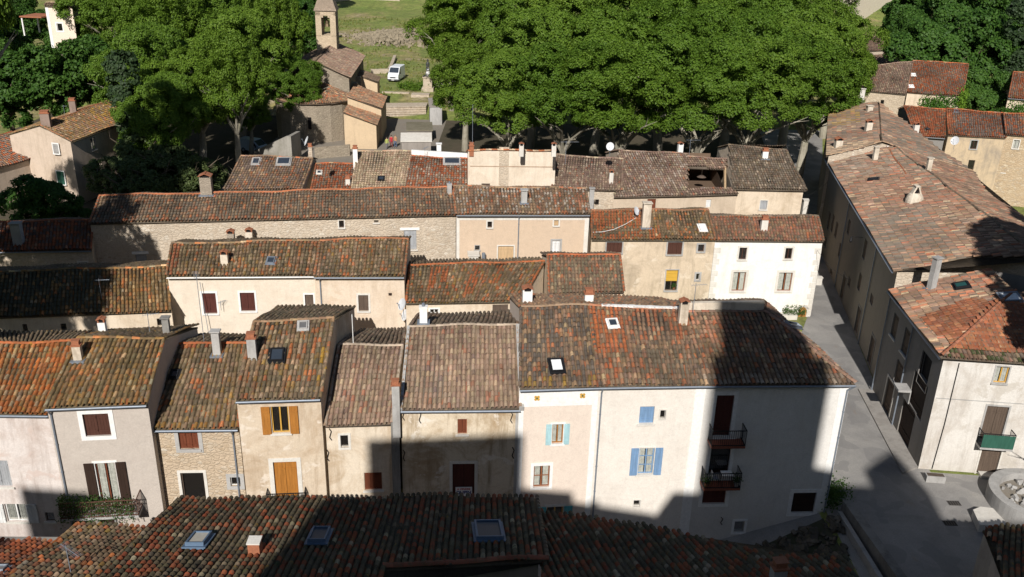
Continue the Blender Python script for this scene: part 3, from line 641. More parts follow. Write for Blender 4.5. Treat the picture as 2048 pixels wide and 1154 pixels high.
# long roof shared by two facades: two houses
WB = plaster('peach', (.70, .60, .51), (.5, .4, .33), .15); WW = plaster('warmwhite', (.72, .67, .60), (.5, .43, .36), .22)
h = house('peach house with pale blue shutters and flower tiles under the eave', (1040, 778), (1200, 773), 8.2, 17, (1042, 615), (1178, 613), WB, 'mixed', backpal='mixed', backlen=5.6, gut=ZINC, zb=-2.6, verge=False, rcol=(.33, .22, .14), patches=[(0, 1, 0, 1, .45, (.13, .105, .085)), (0, 1, 0, .1, .4, (.3, .18, .04))])
opening(h.root, h.front, (1107, 784, 1130, 797), 'shut', planks('attic_board', (.30, .14, .06)), leaf=1, sill=False); opening(h.root, h.front, (1104, 848, 1126, 887), 'open', CYANP, frame=ORANGEW, surr=WHITEP, sw=.10, curtain=True)
opening(h.root, h.front, (1067, 931, 1099, 974), 'glaz', REDBR, bars=True, frame=planks('reddish_frame', (.24, .09, .04)), surr=WHITEP, sw=.16, curtain=True); o = opening(h.root, h.front, (1093, 1013, 1126, 1040), 'open', planks('turquoise_paint', (.10, .35, .38)), frame=OCHRE, surr=SURR)
fc = h.front; band(h.root, fc, 0, fc.W, fc.rect((1100, 778, 1110, 812))[1], fc.zt[0]-.05, WHITEP, .02, 'frieze'); band(h.root, fc, 0, .26, -2.6, 7.2, WHITEP, .025, 'pilaster'); band(h.root, fc, fc.W-.3, fc.W, -2.6, 7.2, WHITEP, .025, 'pilaster')
for x, y in ((1074, 796), (1165, 791)):
    u, z = fc.hit(x, y); b = B()
    for k in range(4): t = k*math.pi/2+.78; b.cyl(fc.pt(u+.10*math.cos(t), z+.10*math.sin(t), .02), fc.pt(u+.10*math.cos(t), z+.10*math.sin(t), .035), .075, .075, 10, 0)
    fc.box(b, u-.04, u+.04, z-.04, z+.04, .02, .045, 1); b.build('flower_tile', [OCHRE, GREEN], h.root)
walls(h); skylight(h.roof, h.pl, ((1103, 748), (1128, 747), (1123, 722), (1098, 723)), SKYW, mat=IRON)
chimney(h.roof, h.pl2, 1055, 606, 575, 19, 'hood', WHITEP, h.front.u, label='white chimney with a small tiled hood')
hA7 = h = house('white house with cornflower blue shutters and lace curtains', (1200, 773), (1397, 770), 8.2, 17, (1178, 613), (1372, 620), WW, 'mixed', backpal='mixed', backlen=5.6, gut=ZINC, zb=-2.6, pipes=(.15,), verge=False, rcol=(.40, .17, .09),
      patches=[(0, .35, .35, 1, .75, (.44, .13, .045)), (.05, .22, 0, .5, .4, (.40, .12, .05)), (.3, 1, .55, 1, .30, (.38, .13, .06)), (.45, 1, 0, .45, .5, (.16, .125, .085))])
opening(h.root, h.front, (1279, 813, 1308, 847), 'shut', BLUEP, leaf=1); opening(h.root, h.front, (1320, 820, 1331, 838), 'glaz', WHITEW, frame=CEM, surr=SURR, sw=.06, mull=False, sill=False)
opening(h.root, h.front, (1277, 896, 1307, 948), 'open', BLUEP, bars=True, frame=BLUEP, surr=SURR, sw=.07, curtain=True); opening(h.root, h.front, (1267, 1000, 1280, 1013), 'glaz', WHITEW, frame=CEM, surr=SURR, sw=.06, mull=False, sill=False); walls(h)
skylight(h.roof, h.pl, ((1217, 658), (1235, 657), (1232, 642), (1215, 643)), mat=WHITEP); chimney(h.roof, h.pl2, 1178, 606, 580, 17, 'pot', WHITEP, h.front.u)
chimney(h.roof, h.pl, 1366, 650, 600, 17, 'hood', CREAMW, h.front.u, label='cream chimney with mossy tile hood')
b = B(); p0, p1 = h.pts[3], h.pts[2]
for i in range(22):
    t0 = .15+.8*i/22; q = p0+(p1-p0)*t0+np.array([0, 0, .12]); b.obox(q, np.array(unit(p1-p0))*rnd.uniform(.10, .2), h.inw*.10, (0, 0, rnd.uniform(.03, .06)))
b.build('ridge_mortar', WHITEP, h.roof); aerial(h.root, h.pl.hit(1385, 632), 2.0, .9, .2)
# corner house with hipped end
A0 = P(1397, 770, 8.2); A1 = P(1712, 768, 8.2); a = unit(A1-A0); inw = np.array([-a[1], a[0], 0]); plA = slope_plane(A0, A1, inw, 17)
RL = plA.hit(1374, 625); RR = plA.hit(1530, 622); E2 = P(1640, 690, 8.2); E3 = P(1585, 645, 8.2); E4 = P(1530, 606, 8.2)
dr = unit(E4-A1); org = np.array([A1[0]-4, A1[1], 0]); root = thing('house', 'corner house with two balconies, hipped roof, largest white facade of the front row', 'house', org); hC = House(); hC.root = root
ts = TileSet(); N = plA.n; tile_poly(ts, [A0, A1, RR, RL], a, 'mixed', N, [(0, .35, .5, 1, .4, (.42, .2, .12)), (0, 1, 0, .12, .4, (.34, .26, .19))]); deck(ts, [A0+inw*.06, A1, RR, RL], N)
N2 = np.cross(E4-A1, RR-A1); N2 = unit(N2 if N2[2] > 0 else -N2); tile_poly(ts, [A1, E4, RR], dr, 'street', N2); deck(ts, [A1, E4, RR], N2)
bk = 5.6; BL = RL+inw*bk-np.array([0, 0, bk*.30]); nb = unit(np.array([0, 0, 1])+inw*.3); E4b = E4
tile_poly(ts, [RL, RR, E4, BL+a*1.0, BL], a, 'dark', nb); deck(ts, [RL, RR, E4, BL], nb)
ridge(ts, A1, RR, 'street', .12, (.34, .20, .14), (0, 0, 1), .06); ridge(ts, RL, RR, 'street', .11); ridge(ts, RR, E4, 'street', .1)
plR = Pl(A1, N2); roof = ts.build('roof', T_GREY, root, org); hC.roof = roof
fc = Fac(A0+inw*.25, A1+inw*.25-a*.25, -2.6, 8.12, 8.12, -inw); hC.front = fc; W8 = plaster('cornerwhite', (.68, .66, .62), (.48, .43, .36), .18)
rt = A1+inw*.25-a*.25; rt2 = E4-a*.25+dr*-.2
opening(root, fc, (1429, 790, 1464, 872), 'shut', MAROON, surr=WHITEP, sw=.20, door=True); opening(root, fc, (1420, 883, 1460, 948), 'glaz', DKBROWN, frame=DKBROWN, surr=WHITEP, sw=.18, door=True, mull=False)
opening(root, fc, (1406, 965, 1452, 1007), 'shut', MAROON, frame=planks('brick_sill', (.2, .07, .04)), surr=WHITEP, sw=.2, sill=False); opening(root, fc, (1584, 985, 1630, 1025), 'shut', DKBROWN, surr=WHITEP, sw=.22, sill=False, leaf=1)
opening(root, fc, (1468, 1042, 1488, 1064), 'glaz', CEM, surr=WHITEP, sw=.14, mull=False, sill=False)
TILES_R = simple('red_floor', (.22, .07, .04), .7); b1, _ = balcony(root, fc, (1415, 1482), 830, 877, .8, TILES_R, IRON); b2, g2 = balcony(root, fc, (1400, 1472), 915, 960, .8, TILES_R, IRON)
band(root, fc, -.05, .5, -2.6, 8.05, WHITEP, .03, 'pilaster'); band(root, fc, fc.W-.45, fc.W+.02, 0, 8.05, WHITEP, .03, 'pilaster'); band(root, fc, .5, fc.W-.45, 7.85, 8.08, WHITEP, .03, 'frieze')
b = B(); fc.mesh(b, 0); dn = lambda p: np.array([p[0], p[1], 0]); lo = np.array([0, 0, -.12]); R2_ = rt2+lo
b.quad(dn(rt), rt+lo, R2_, dn(R2_)); XL = BL-inw*.25; b.quad(dn(R2_), R2_, XL, dn(XL)); b.quad(dn(A0+inw*.25), A0+inw*.25+lo, XL, dn(XL)); b.build('wall', W8, root)
gutter(root, fc, A0, A1, ZINC, (fc.W-.06,)); skylight(roof, plR, ((1574, 656), (1598, 660), (1592, 651), (1570, 648)), mat=ZINC)
b = B(); pL = plA.hit(1372, 622); b.obox((RL+RR)/2+inw*.35+np.array([0, 0, .15]), (RR-RL)/2, inw*.12, (0, 0, .33)); b.build('cement_upstand', CREAMW, roof)
anchor(root, fc, 1443, 1041, .25)
# things standing on the corner house balconies
def pot(p, r=.16, hgt=.3, bush=.35, mat=TCOT, label='', group=None):
    t = thing('potted_plant', label, 'plant', p, group); b = B(); p = np.array(p); b.cyl(p, p+[0, 0, hgt], r*.75, r, 12); b.cyl(p+[0, 0, hgt-.04], p+[0, 0, hgt], r*1.1, r*1.1, 12); b.build('pot', mat, t)
    b = B()
    for i in range(160):
        q = p+[0, 0, hgt+bush*.45]+RG.normal(0, bush*.33, 3)*[1, 1, 1.1]; a_ = unit(RG.normal(0, 1, 3)); c_ = unit(np.cross(a_, RG.normal(0, 1, 3))); s_ = .05; b.quad(q-a_*s_, q-c_*s_*.6, q+a_*s_, q+c_*s_*.6)
    b.build('foliage', LEAF, t); return t
def leafmat(name, c1, c2, tr=0.3):
    if name in MATS: return MATS[name]
    m, nt, n, l, b = newmat(name); g = n.new('ShaderNodeNewGeometry'); c = ramp(nt, g.outputs['Random Per Island'], [(0, c1), (1, c2)])
    oi = n.new('ShaderNodeObjectInfo'); v = ramp(nt, oi.outputs['Random'], [(0, (.82, .88, .8)), (1, (1.15, 1.1, 1.05))]); c = mixn(nt, 1.0, c, v, 'MULTIPLY')
    l.new(c, b.inputs['Base Color']); b.inputs['Roughness'].default_value = .6; b.inputs['Specular IOR Level'].default_value = .25
    t = n.new('ShaderNodeBsdfTranslucent'); c2_ = mixn(nt, 1.0, c, (1.2, 1.3, .6), 'MULTIPLY'); l.new(c2_, t.inputs[0]); mx = n.new('ShaderNodeMixShader'); mx.inputs[0].default_value = tr
    l.new(b.outputs[0], mx.inputs[1]); l.new(t.outputs[0], mx.inputs[2]); l.new(mx.outputs[0], n['Material Output'].inputs[0]); MATS[name] = m; return m
LEAF = leafmat('leaf_small', (.03, .07, .015), (.07, .13, .03))
u0, u1, zb_, z1_, dd = g2
pot(fc.pt(u0+.2, zb_, .6), label='potted plant at the left end of the lower balcony of the corner house'); pot(fc.pt(u1-.15, zb_, .55), label='potted plant at the right end of the lower balcony of the corner house', mat=CEM)
t = thing('balcony_table', 'small white folding table on the lower balcony of the corner house', 'table', fc.pt((u0+u1)/2+.3, zb_, .4)); b = B(); um = (u0+u1)/2+.3; fc.box(b, um-.3, um+.3, zb_+.70, zb_+.73, .15, .65); b.build('tabletop', WHITEP, t)
for du, d_ in ((-.26, .2), (.26, .2), (-.26, .6), (.26, .6)): b = B(); b.cyl(fc.pt(um+du, zb_, d_), fc.pt(um+du*.9, zb_+.7, d_), .015, .015, 6); b.build('leg', IRON, t)
t = thing('folding_chair', 'folding chair beside the small table on the lower balcony', 'chair', fc.pt(um-.6, zb_, .4)); b = B(); fc.box(b, um-.8, um-.45, zb_+.43, zb_+.46, .2, .55); b.build('seat', simple('grey_plastic', (.3, .31, .33)), t); b = B(); fc.box(b, um-.82, um-.79, zb_+.5, zb_+.85, .2, .55); b.build('backrest', simple('grey_plastic', (.3, .31, .33)), t)
for du, d_ in ((-.8, .22), (-.46, .22), (-.8, .53), (-.46, .53)): b = B(); b.cyl(fc.pt(um+du, zb_, d_), fc.pt(um+du, zb_+.43, d_), .012, .012, 6); b.build('leg', IRON, t)
# balcony plants of the mauve house
fcm, pu0, pu1, pz, pd, pbal = PLANTBOX; b = B()
for i in range(2600):
    u = pu0-.05+(pu1-pu0)*(rnd.random()**1.25)*.95; q = fcm.pt(u, pz-.3+rnd.random()*1.5*(1-.3*(u-pu0)/(pu1-pu0)), pd*.55+rnd.gauss(0, .22)+.15); a_ = unit(RG.normal(0, 1, 3)); c_ = unit(np.cross(a_, RG.normal(0, 1, 3))); s_ = .06; b.quad(q-a_*s_, q-c_*s_*.6, q+a_*s_, q+c_*s_*.6)
o = b.build('balcony_plants', LEAF, None, fcm.pt((pu0+pu1)/2, pz, pd)); tag(o, 'dense trailing green plants covering the balcony of the mauve grey house', 'plants')
# ------------------------------------------------------------------ second row
CR = plaster('creamrow', (.68, .58, .45), (.44, .33, .22), .6, (.60, .50, .38))
h = house('low cream house with mossy roof and three tiny windows, left of the long white house', (-140, 640), (341, 622), 6.2, 17, (-120, 548), (335, 533), CR, 'yellow', backpal='dark', gut=None, patches=[(0, .7, 0, 1, .6, (.09, .085, .06))])
for r in ((45, 648, 55, 663), (121, 647, 133, 661), (314, 637, 328, 652)): opening(h.root, h.front, r, 'glaz', OLDW, mull=False, sill=False)
walls(h); aerial(h.root, h.pl.hit(204, 600), 1.5, .9, .2)
h = house('long cream house with three brown shuttered windows and mossy roof', (333, 553), (628, 551), 8, 17, (344, 488), (640, 482), plaster('cream_long', (.70, .62, .51), (.5, .38, .26), .2), 'mossy', backpal='dark', gut=WHITEP, rpal='mixed', patches=[(0, .06, 0, 1, .7, (.36, .12, .06)), (.5, 1, .85, 1, .3, (.36, .14, .07))])
for r in ((406, 586, 433, 627), (481, 585, 510, 622)): opening(h.root, h.front, r, 'shut', MAROON, surr=WHITEP, sw=.13)
opening(h.root, h.front, (610, 589, 627, 611), 'shut', OLDW, surr=WHITEP, sw=.1, leaf=1); walls(h)
chimney(h.roof, h.pl, 449, 530, 502, 14, 'gable', CREAMW, h.front.u, label='stubby chimney with a tile hat in the middle of the slope'); skylight(h.roof, h.pl, ((534, 530), (549, 531), (551, 518), (537, 518)), mat=ZINC)
chimney(h.roof, h.pl2, 461, 478, 461, 14, 'gable', stone('chst', [(.45, .38, .3), (.3, .26, .2)], (.4, .34, .27), 5), h.front.u); chimney(h.roof, h.pl2, 498, 476, 458, 13, 'gable', CREAMW, h.front.u)
aerial(h.root, h.front.pt(3.3, 6.0, .4), .3, .6, 1.0); b = B(); q = P(405, 650, 4.5); b.tube([h.front.pt(2.4, 2.5, .5), h.front.pt(2.1, 7.6, .3)], .02, 5); b.build('mast', ZINC, h.root)
h = house('cream house with flaking render and one brown window under a red verge', (628, 553), (808, 553), 8, 17, (640, 482), (816, 478), plaster('flaking', (.68, .57, .45), (.42, .31, .2), .4, (.58, .46, .34)), 'mossy', backpal='dark', gut=ZINC, pipes=(.35,), rcol=(.36, .14, .07))
opening(h.root, h.front, (717, 590, 737, 622), 'shut', OLDW, surr=SURR, sw=.13); opening(h.root, h.front, (777, 586, 784, 592), 'shut', DKBROWN, sill=False, leaf=1); walls(h)
dish(h.root, h.front.pt(h.front.W+.0, 5.3, .5), .38, -1.0)
h = house('house with mossy roof streaked with new orange tiles and a red ridge', (812, 607), (1041, 603), 6.5, 17, (820, 530), (1088, 523), CR, 'mossy', backpal='dark', backlen=2.6, gut=None, rcol=RED, patches=[(.17, .21, .3, .95, .95, RED), (.25, .30, .5, .95, .9, RED), (.48, .56, .2, .9, .9, RED), (.66, .72, .4, 1, .8, RED), (.33, .4, .1, .3, .4, RED), (0, 1, 0, 1, .05, RED)])
opening(h.root, h.front, (860, 618, 877, 627), 'glaz', WHITEW, frame=WHITEW, surr=WHITEP, sw=.1, sill=False); opening(h.root, h.front, (985, 609, 1016, 626), 'shut', OLDW, sill=False); walls(h)
h = house('house with a tan tiled roof and red verge, right of the orange-streaked roof', (1098, 588), (1249, 584), 7, 17, (1095, 512), (1240, 510), CR, 'mixed', backpal='dark', backlen=2.6, rcol=RED, patches=[(0, 1, .9, 1, .7, RED), (0, 1, 0, 1, .4, (.2, .16, .1))])
walls(h)
# ------------------------------------------------------------------ third row
STN = [(.52, .44, .34), (.60, .52, .42), (.44, .35, .26), (.66, .60, .50)]
ST2 = stone('greytan_stone', STN, (.56, .47, .36), 3.0, .3)
h = house('low dark red roofed house in tree shade left of the stone barn', (-90, 504), (182, 500), 6.5, 17, (-80, 447), (186, 440), ST2, 'red', backpal='dark', gut=ZINC, rcol=(.38, .12, .06), patches=[(0, 1, 0, 1, .4, (.16, .10, .08))])
opening(h.root, h.front, (158, 524, 175, 536), 'shut', CEM, surr=SURR, sw=.1, sill=False, leaf=1); walls(h); chimney(h.roof, h.pl, 36, 490, 447, 18, 'slab', CEM, h.front.u)
h = house('long rubble stone barn house with blue grey shutters, longest roof of the village', (178, 447), (912, 430), (8.0, 8.3), 17, (199, 392), (905, 375), ST2, 'mixed', backpal='dark', backlen=4, rcol=(.42, .14, .06), patches=[(0, 1, 0, .12, .65, (.38, .13, .06)), (0, 1, 0, 1, .5, (.185, .145, .105))])
opening(h.root, h.front, (272, 508, 294, 531), 'shut', GREYP, leaf=1, sill=False); opening(h.root, h.front, (678, 440, 688, 455), 'glaz', BROWN, surr=SURR, sw=.08, mull=False); opening(h.root, h.front, (748, 438, 757, 445), 'glaz', OLDW, mull=False)
opening(h.root, h.front, (808, 460, 833, 499), 'shut', GREYP, leaf=2); fc = h.front
for r in ((264, 503, 297, 508), (800, 455, 839, 460)): u0, z0, u1, z1 = fc.rect(r); band(h.root, fc, u0, u1, z0, z1, WHITEP, .06, 'lintel')
walls(h); chimney(h.roof, h.pl, 413, 392, 349, 22, 'hood', stone('chst', [], ()), h.front.u, flash=True, label='tall crooked stone chimney with a cap on the barn ridge'); chimney(h.roof, h.pl, 899, 388, 366, 9, 'stack', CEM, h.front.u)
PE = plaster('peachbeige', (.58, .45, .33), (.50, .40, .30), .2)
h = house('peach rendered house with mixed pale tiles and a long grey gutter', (913, 429), (1180, 429), 8.3, 17, (907, 374), (1172, 377), PE, 'mixed', backpal='mixed', backlen=4, gut=ZINC, pipes=(5.0,), patches=[(0, 1, 0, 1, .3, (.42, .35, .28)), (.85, 1, .2, .8, .5, (.42, .18, .1))])
opening(h.root, h.front, (975, 443, 984, 455), 'glaz', BROWN, surr=SURR, sw=.12, mull=False); opening(h.root, h.front, (1108, 440, 1117, 451), 'shut', LTWOOD, surr=SURR, sw=.12, leaf=1)
opening(h.root, h.front, (996, 492, 1027, 520), 'shut', LTWOOD, surr=SURR, sw=.10, leaf=1); opening(h.root, h.front, (1104, 481, 1120, 508), 'shut', WHITEW, surr=CEM, sw=.14, leaf=2); opening(h.root, h.front, (950, 491, 959, 500), 'glaz', IRON, surr=CEM, sw=.05)
fc = h.front; band(h.root, fc, 0, .25, 0, 8.0, SURR, .02, 'pilaster'); band(h.root, fc, fc.W-.35, fc.W, 0, 8.0, SURR, .02, 'pilaster'); band(h.root, fc, .25, fc.W-.35, 7.75, 8.1, SURR, .015, 'frieze')
walls(h); chimney(h.roof, h.pl, 1048, 408, 381, 12, 'slab', CEM, h.front.u, flash=True)
b = B(); u, z = fc.hit(948, 510); fc.box(b, u-.45, u+.3, 3.5, z+.35, .3, 1.2, 0); fc.box(b, u-.55, u+.4, z+.35, z+.45, .2, 1.3, 0); b.cyl(fc.pt(u+.75, 3.5, .6), fc.pt(u+.75, z+.4, .6), .15, .15, 10, 1); b.build('flue_box', [SURR, ZINC], h.root)
TB = plaster('tanbeige', (.60, .49, .36), (.30, .24, .17), .6, (.66, .57, .45))
h = house('tan house with a yellow blind and two dark brown shuttered windows', (1184, 480), (1432, 480), 6.8, 17, (1183, 422), (1416, 420), TB, 'mossy', backpal='dark', backlen=2.2, rcol=(.30, .14, .08), patches=[(0, .45, .45, 1, .85, RED), (0, .4, 0, .6, .35, RED), (.46, .56, 0, .5, .6, (.42, .13, .05)), (0, 1, 0, .06, .2, RED)])
opening(h.root, h.front, (1213, 484, 1244, 506), 'shut', BROWN, surr=CEM, sw=.1, leaf=4); opening(h.root, h.front, (1335, 484, 1364, 509), 'shut', BROWN, surr=CEM, sw=.12, leaf=3)
opening(h.root, h.front, (1396, 489, 1408, 503), 'glaz', BROWN, surr=CEM, sw=.14, mull=False); opening(h.root, h.front, (1331, 540, 1355, 581), 'glaz', OLDW, surr=CEM, sw=.08, blind=YBLIND, curtain=False); opening(h.root, h.front, (1392, 547, 1399, 560), 'glaz', WHITEW, surr=CEM, sw=.14, mull=False)
walls(h); chimney(h.roof, h.pl, 1292, 457, 407, 16, 'slab', CREAMW, h.front.u, flash=True); skylight(h.roof, h.pl, ((1399, 464), (1411, 464), (1410, 452), (1397, 452)), SKYW, mat=WHITEP)
dish(h.root, h.pl.hit(1272, 438)+np.array([0, 0, .7]), .34, .9); b = B(); p_ = h.pl; q = [p_.hit(x, y)+np.array([0, 0, .10]) for x, y in ((1183, 467), (1205, 466), (1228, 461), (1250, 451), (1272, 438))]; b.tube(q, .022, 5); b.build('cable', WHITEP, h.roof)
u, z = h.front.hit(1352, 578); pot(h.front.pt(u-.2, z, .0), .1, .16, .3, label='plant on the sill of the window with the yellow blind')
DW = plaster('whitewashed', (.80, .78, .74), (.55, .48, .38), .28, (.72, .68, .60))
h = house('whitewashed house with quoins, two tall curtained windows and an arched orange door', (1432, 481), (1648, 483), 6.75, 17, (1424, 432), (1636, 434), DW, 'mixed', backpal='dark', backlen=2.6, patches=[(0, 1, 0, 1, .35, (.32, .14, .09)), (.93, 1, 0, 1, .7, (.38, .13, .06)), (0, 1, .93, 1, .5, (.4, .13, .06))], rpal='dark')
for r in ((1478, 495, 1493, 519), (1570, 496, 1584, 518)): opening(h.root, h.front, r, 'glaz', BROWN, surr=SURR, sw=.14)
for r in ((1465, 544, 1490, 582), (1556, 545, 1583, 582)): opening(h.root, h.front, r, 'glaz', REDBR, frame=planks('reddish_frame', (0, 0, 0)), surr=SURR, sw=.2, curtain=True)
fc = h.front; u0, z0, u1, z1 = fc.rect((1596, 617, 1612, 636)); b = B(); z0 = max(z0, 0); k = 9; um = (u0+u1)/2; rr = (u1-u0)/2; pts = [fc.pt(u0, z0, .03), fc.pt(u1, z0, .03)]+[fc.pt(um+rr*math.cos(math.pi*i/k), z1-.1+rr*.8*math.sin(math.pi*i/k), .03) for i in range(k+1)]
b.poly(pts, 0)
for i in range(k): t0, t1 = math.pi*i/k, math.pi*(i+1)/k; c0 = fc.pt(um+(rr+.09)*math.cos((t0+t1)/2), z1-.1+(rr*.8+.09)*math.sin((t0+t1)/2), .03); b.obox(c0, fc.u*.11, fc.n*.05, (0, 0, .10), 1)
for uu in (u0-.09, u1+.09): fc.box(b, uu-.09, uu+.09, z0, z1-.1, 0, .08, 1)
b.build('door', [planks('orange_door', (.38, .18, .05)), SURR], h.root)
for i in range(12):
    for e in (0, 1): w_ = .55 if i % 2 else .32; z_ = .1+i*.5; band(h.root, fc, 0 if e == 0 else fc.W-w_, w_ if e == 0 else fc.W+.015, z_, z_+.46, SURR, .02, 'quoin')
b = B(); 
walls(h); chimney(h.roof, h.pl, 1528, 463, 433, 13, 'pot', SURR, h.front.u); chimney(h.roof, h.pl2, 1610, 427, 400, 11, 'slab', SURR, h.front.u)
b = B(); 
for i in range(500):
    u = fc.hit(1565, 610)[0]+rnd.random()*1.9; q = fc.pt(u, .35+rnd.random()*.5+(.4 if rnd.random() < .2 else 0), .15+rnd.random()*.5); a_ = unit(RG.normal(0, 1, 3)); c_ = unit(np.cross(a_, RG.normal(0, 1, 3))); b.quad(q-a_*.06, q-c_*.04, q+a_*.06, q+c_*.04)
t = thing('planter', 'low stone planter with green shrubs left of the arched orange door', 'planter', fc.pt(fc.hit(1575, 610)[0], 0, .3)); b.build('shrubs', LEAF, t); b = B(); fc.box(b, fc.hit(1555, 610)[0], fc.hit(1592, 610)[0], 0, .4, .05, .7); b.build('trough', SURR, t)
# ------------------------------------------------------------------ fourth row
CD = plaster('creamback', (.66, .55, .42), (.40, .31, .21), .65)
h = house('house with two skylights at the left end of the back row, dark right gable', (447, 380), (603, 380), 6.8, 17, (482, 313), (625, 317), CD, 'mixed', backpal='dark', backlen=3, sidewall=ST2, patches=[(0, 1, 0, 1, .4, (.22, .16, .13))])
walls(h); skylight(h.roof, h.pl, ((504, 331), (518, 331), (522, 319), (507, 319)), mat=CEM); skylight(h.roof, h.pl, ((552, 332), (579, 332), (583, 318), (557, 318)), mat=CEM)
chimney(h.roof, h.pl, 621, 316, 288, 8, 'pot', ST2, h.front.u); dish(h.root, h.pl2.hit(614, 309)+np.array([0, 0, 1.2]), .4, -1.2)
h = house('low red roof with a small vent window between the skylight house and the pale roof', (621, 382), (705, 380), 6.5, 17, (632, 328), (711, 328), CD, 'red', backpal='dark', backlen=2, patches=[(0, 1, 0, 1, .6, (.20, .15, .11))])
walls(h); chimney(h.roof, h.pl, 696, 372, 352, 9, 'pot', SURR, h.front.u); skylight(h.roof, h.pl, ((634, 349), (642, 349), (643, 343), (635, 343)), mat=SURR, raised=.03)
h = house('house with a pale sandy tiled roof in front of the church plaza', (703, 380), (808, 380), 6.8, 17, (715, 303), (823, 303), CD, 'pale', backpal='pale', backlen=1.5, verge=False)
walls(h); chimney(h.roof, h.pl, 711, 325, 292, 9, 'pot', WHITEP, h.front.u); skylight(h.roof, h.pl, ((757, 362), (768, 362), (768, 355), (757, 355)), mat=IRON, raised=.05)
h = house('house with red blotched tiles, a white parapet and a large rooftop window', (808, 380), (938, 380), 6.8, 17, (823, 312), (936, 319), CD, 'red', backpal='dark', backlen=1.5, verge=False, patches=[(0, 1, 0, 1, .62, (.26, .20, .15)), (0, 1, 0, 1, .1, (.45, .36, .27))])
walls(h); skylight(h.roof, h.pl, ((886, 331), (919, 331), (921, 319), (890, 318)), mat=CEM); aerial(h.root, h.pl.hit(850, 325), 1.5, 1.0, 1.2)
b = B(); p0, p1 = h.pts[3], h.pts[2]; b.obox((p0+p1)/2+h.inw*.25+np.array([0, 0, .25]), (p1-p0)/2, h.inw*.12, (0, 0, .3)); b.build('parapet', WHITEP, h.root); chimney(h.roof, h.pl2, 878, 318, 288, 9, 'slab', WHITEP, h.front.u)
# tall blank-walled house
p0, p1 = P(936, 301, 10.4), P(1112, 303, 10.4); a = unit(p1-p0); inw = np.array([-a[1], a[0], 0]); org = (p0+p1)/2*[1, 1, 0]; root = thing('house', 'tall house turning a blank cream wall to the front, topped by a striped tile coping', 'house', org)
fc = Fac(p0, p1, 0, 10.4, 10.35, -inw); b = B(); opening(root, fc, (963, 367, 980, 372), 'shut', OLDW, leaf=1, sill=False); fc.mesh(b, 0); q0, q1 = p0+inw*7, p1+inw*7
for A_, B_ in ((p0, q0), (p1, q1)): b.quad([A_[0], A_[1], 0], A_, B_-[0, 0, 2], [B_[0], B_[1], 0])
b.quad([q0[0], q0[1], 0], [q1[0], q1[1], 0], q1-[0, 0, 2], q0-[0, 0, 2]); b.build('wall', plaster('patchcream', (.70, .61, .49), (.46, .36, .26), .4, (.62, .55, .46)), root)
u, z = fc.hit(1020, 333); band(root, fc, .2, fc.W-.2, z-.05, z+.04, plaster('seam', (.42, .31, .22), (.3, .2, .15)), .02, 'seam'); u, z = fc.hit(1008, 320); band(root, fc, u-.45, u+.45, z-2.6, z+1.2, ST2, .015, 'bricked_up_chimney')
ts = TileSet(); Nn = unit(inw*.28+np.array([0, 0, 1])); tile_quad(ts, q1-[0, 0, 1.96], q0-[0, 0, 1.96], p0, p1, 'red'); n = 30
for i in range(n): A_ = p0+(p1-p0)*i/n; ridge(ts, A_-inw*.03, p0+(p1-p0)*(i+1)/n-inw*.03, 'red', .13, (.55, .40, .26) if (i//2) % 2 else (.40, .13, .05), (0, 0, 1), .05)
roof = ts.build('roof', T_RED, root, org); pT = Pl(p0+inw*.5, Nn)
for bx, kd, mt in ((943, 'pot', TCOT), (1043, 'hood', SURR), (1114, 'hood', SURR)): chimney(roof, pT, min(bx, 1108), 298, 286, 9, kd, mt, a)
aerial(root, p1+a*.9-np.array([0, 0, .8]), 1.8, 1.6, .1, 3); b = B(); b.tube([p0+a*.4, p0+a*.4+np.array([0, 0, 4.2])], .02, 5); b.build('mast', ZINC, root)
h = house('house with a plum brown roof and slim white chimney beside the blank wall', (1103, 378), (1243, 381), 7, 17, (1114, 310), (1246, 319), ST2, 'plum', backpal='plum', backlen=3, patches=[(0, 1, 0, 1, .15, (.38, .30, .22))])
opening(h.root, h.front, (1190, 399, 1198, 410), 'glaz', OLDW, mull=False, sill=False); walls(h); chimney(h.roof, h.pl, 1222, 367, 340, 8, 'gable', SURR, h.front.u); dish(h.root, h.pl2.hit(1219, 312)+np.array([0, 0, .9]), .36, -.2)
chimney(h.roof, h.pl, 1182, 420, 377, 9, 'slab', CEM, h.front.u)
# house with roof terrace
A0 = P(1228, 394, 6.6); A1 = P(1476, 388, 6.6); a = unit(A1-A0); inw = np.array([-a[1], a[0], 0]); pl = slope_plane(A0, A1, inw, 17); H_ = pl.hit
org = (A0+A1)/2*[1, 1, 0]; root = thing('house', 'broad plum-roofed house with a sunken roof terrace opening', 'house', org); ts = TileSet(); N = pl.n
pk = [(1228, 394), (1374, 391), (1374, 308), (1237, 301)]; tile_poly(ts, [H_(*q) for q in pk], a, 'plum', N, [(0, 1, 0, 1, .2, (.36, .29, .23))]); deck(ts, [H_(*q) for q in pk], N)
pk = [(1374, 391), (1476, 388), (1470, 376), (1374, 376)]; tile_poly(ts, [H_(*q) for q in pk], a, 'plum', N); deck(ts, [H_(*q) for q in pk], N)
pk = [(1372, 334), (1453, 337), (1453, 319), (1372, 312)]; tile_poly(ts, [H_(*q) for q in pk], a, 'plum', N); deck(ts, [H_(*q) for q in pk], N, .2)
RL, RR, RM2 = H_(1237, 301), H_(1453, 319), H_(1374, 308); bk = 4.5
ridge(ts, RL, RM2, 'plum'); ridge(ts, H_(1374, 313), RR, 'plum'); Bk = lambda p: p+inw*bk-np.array([0, 0, bk*.3]); Nb = unit(np.array([0, 0, 1])+inw*.3)
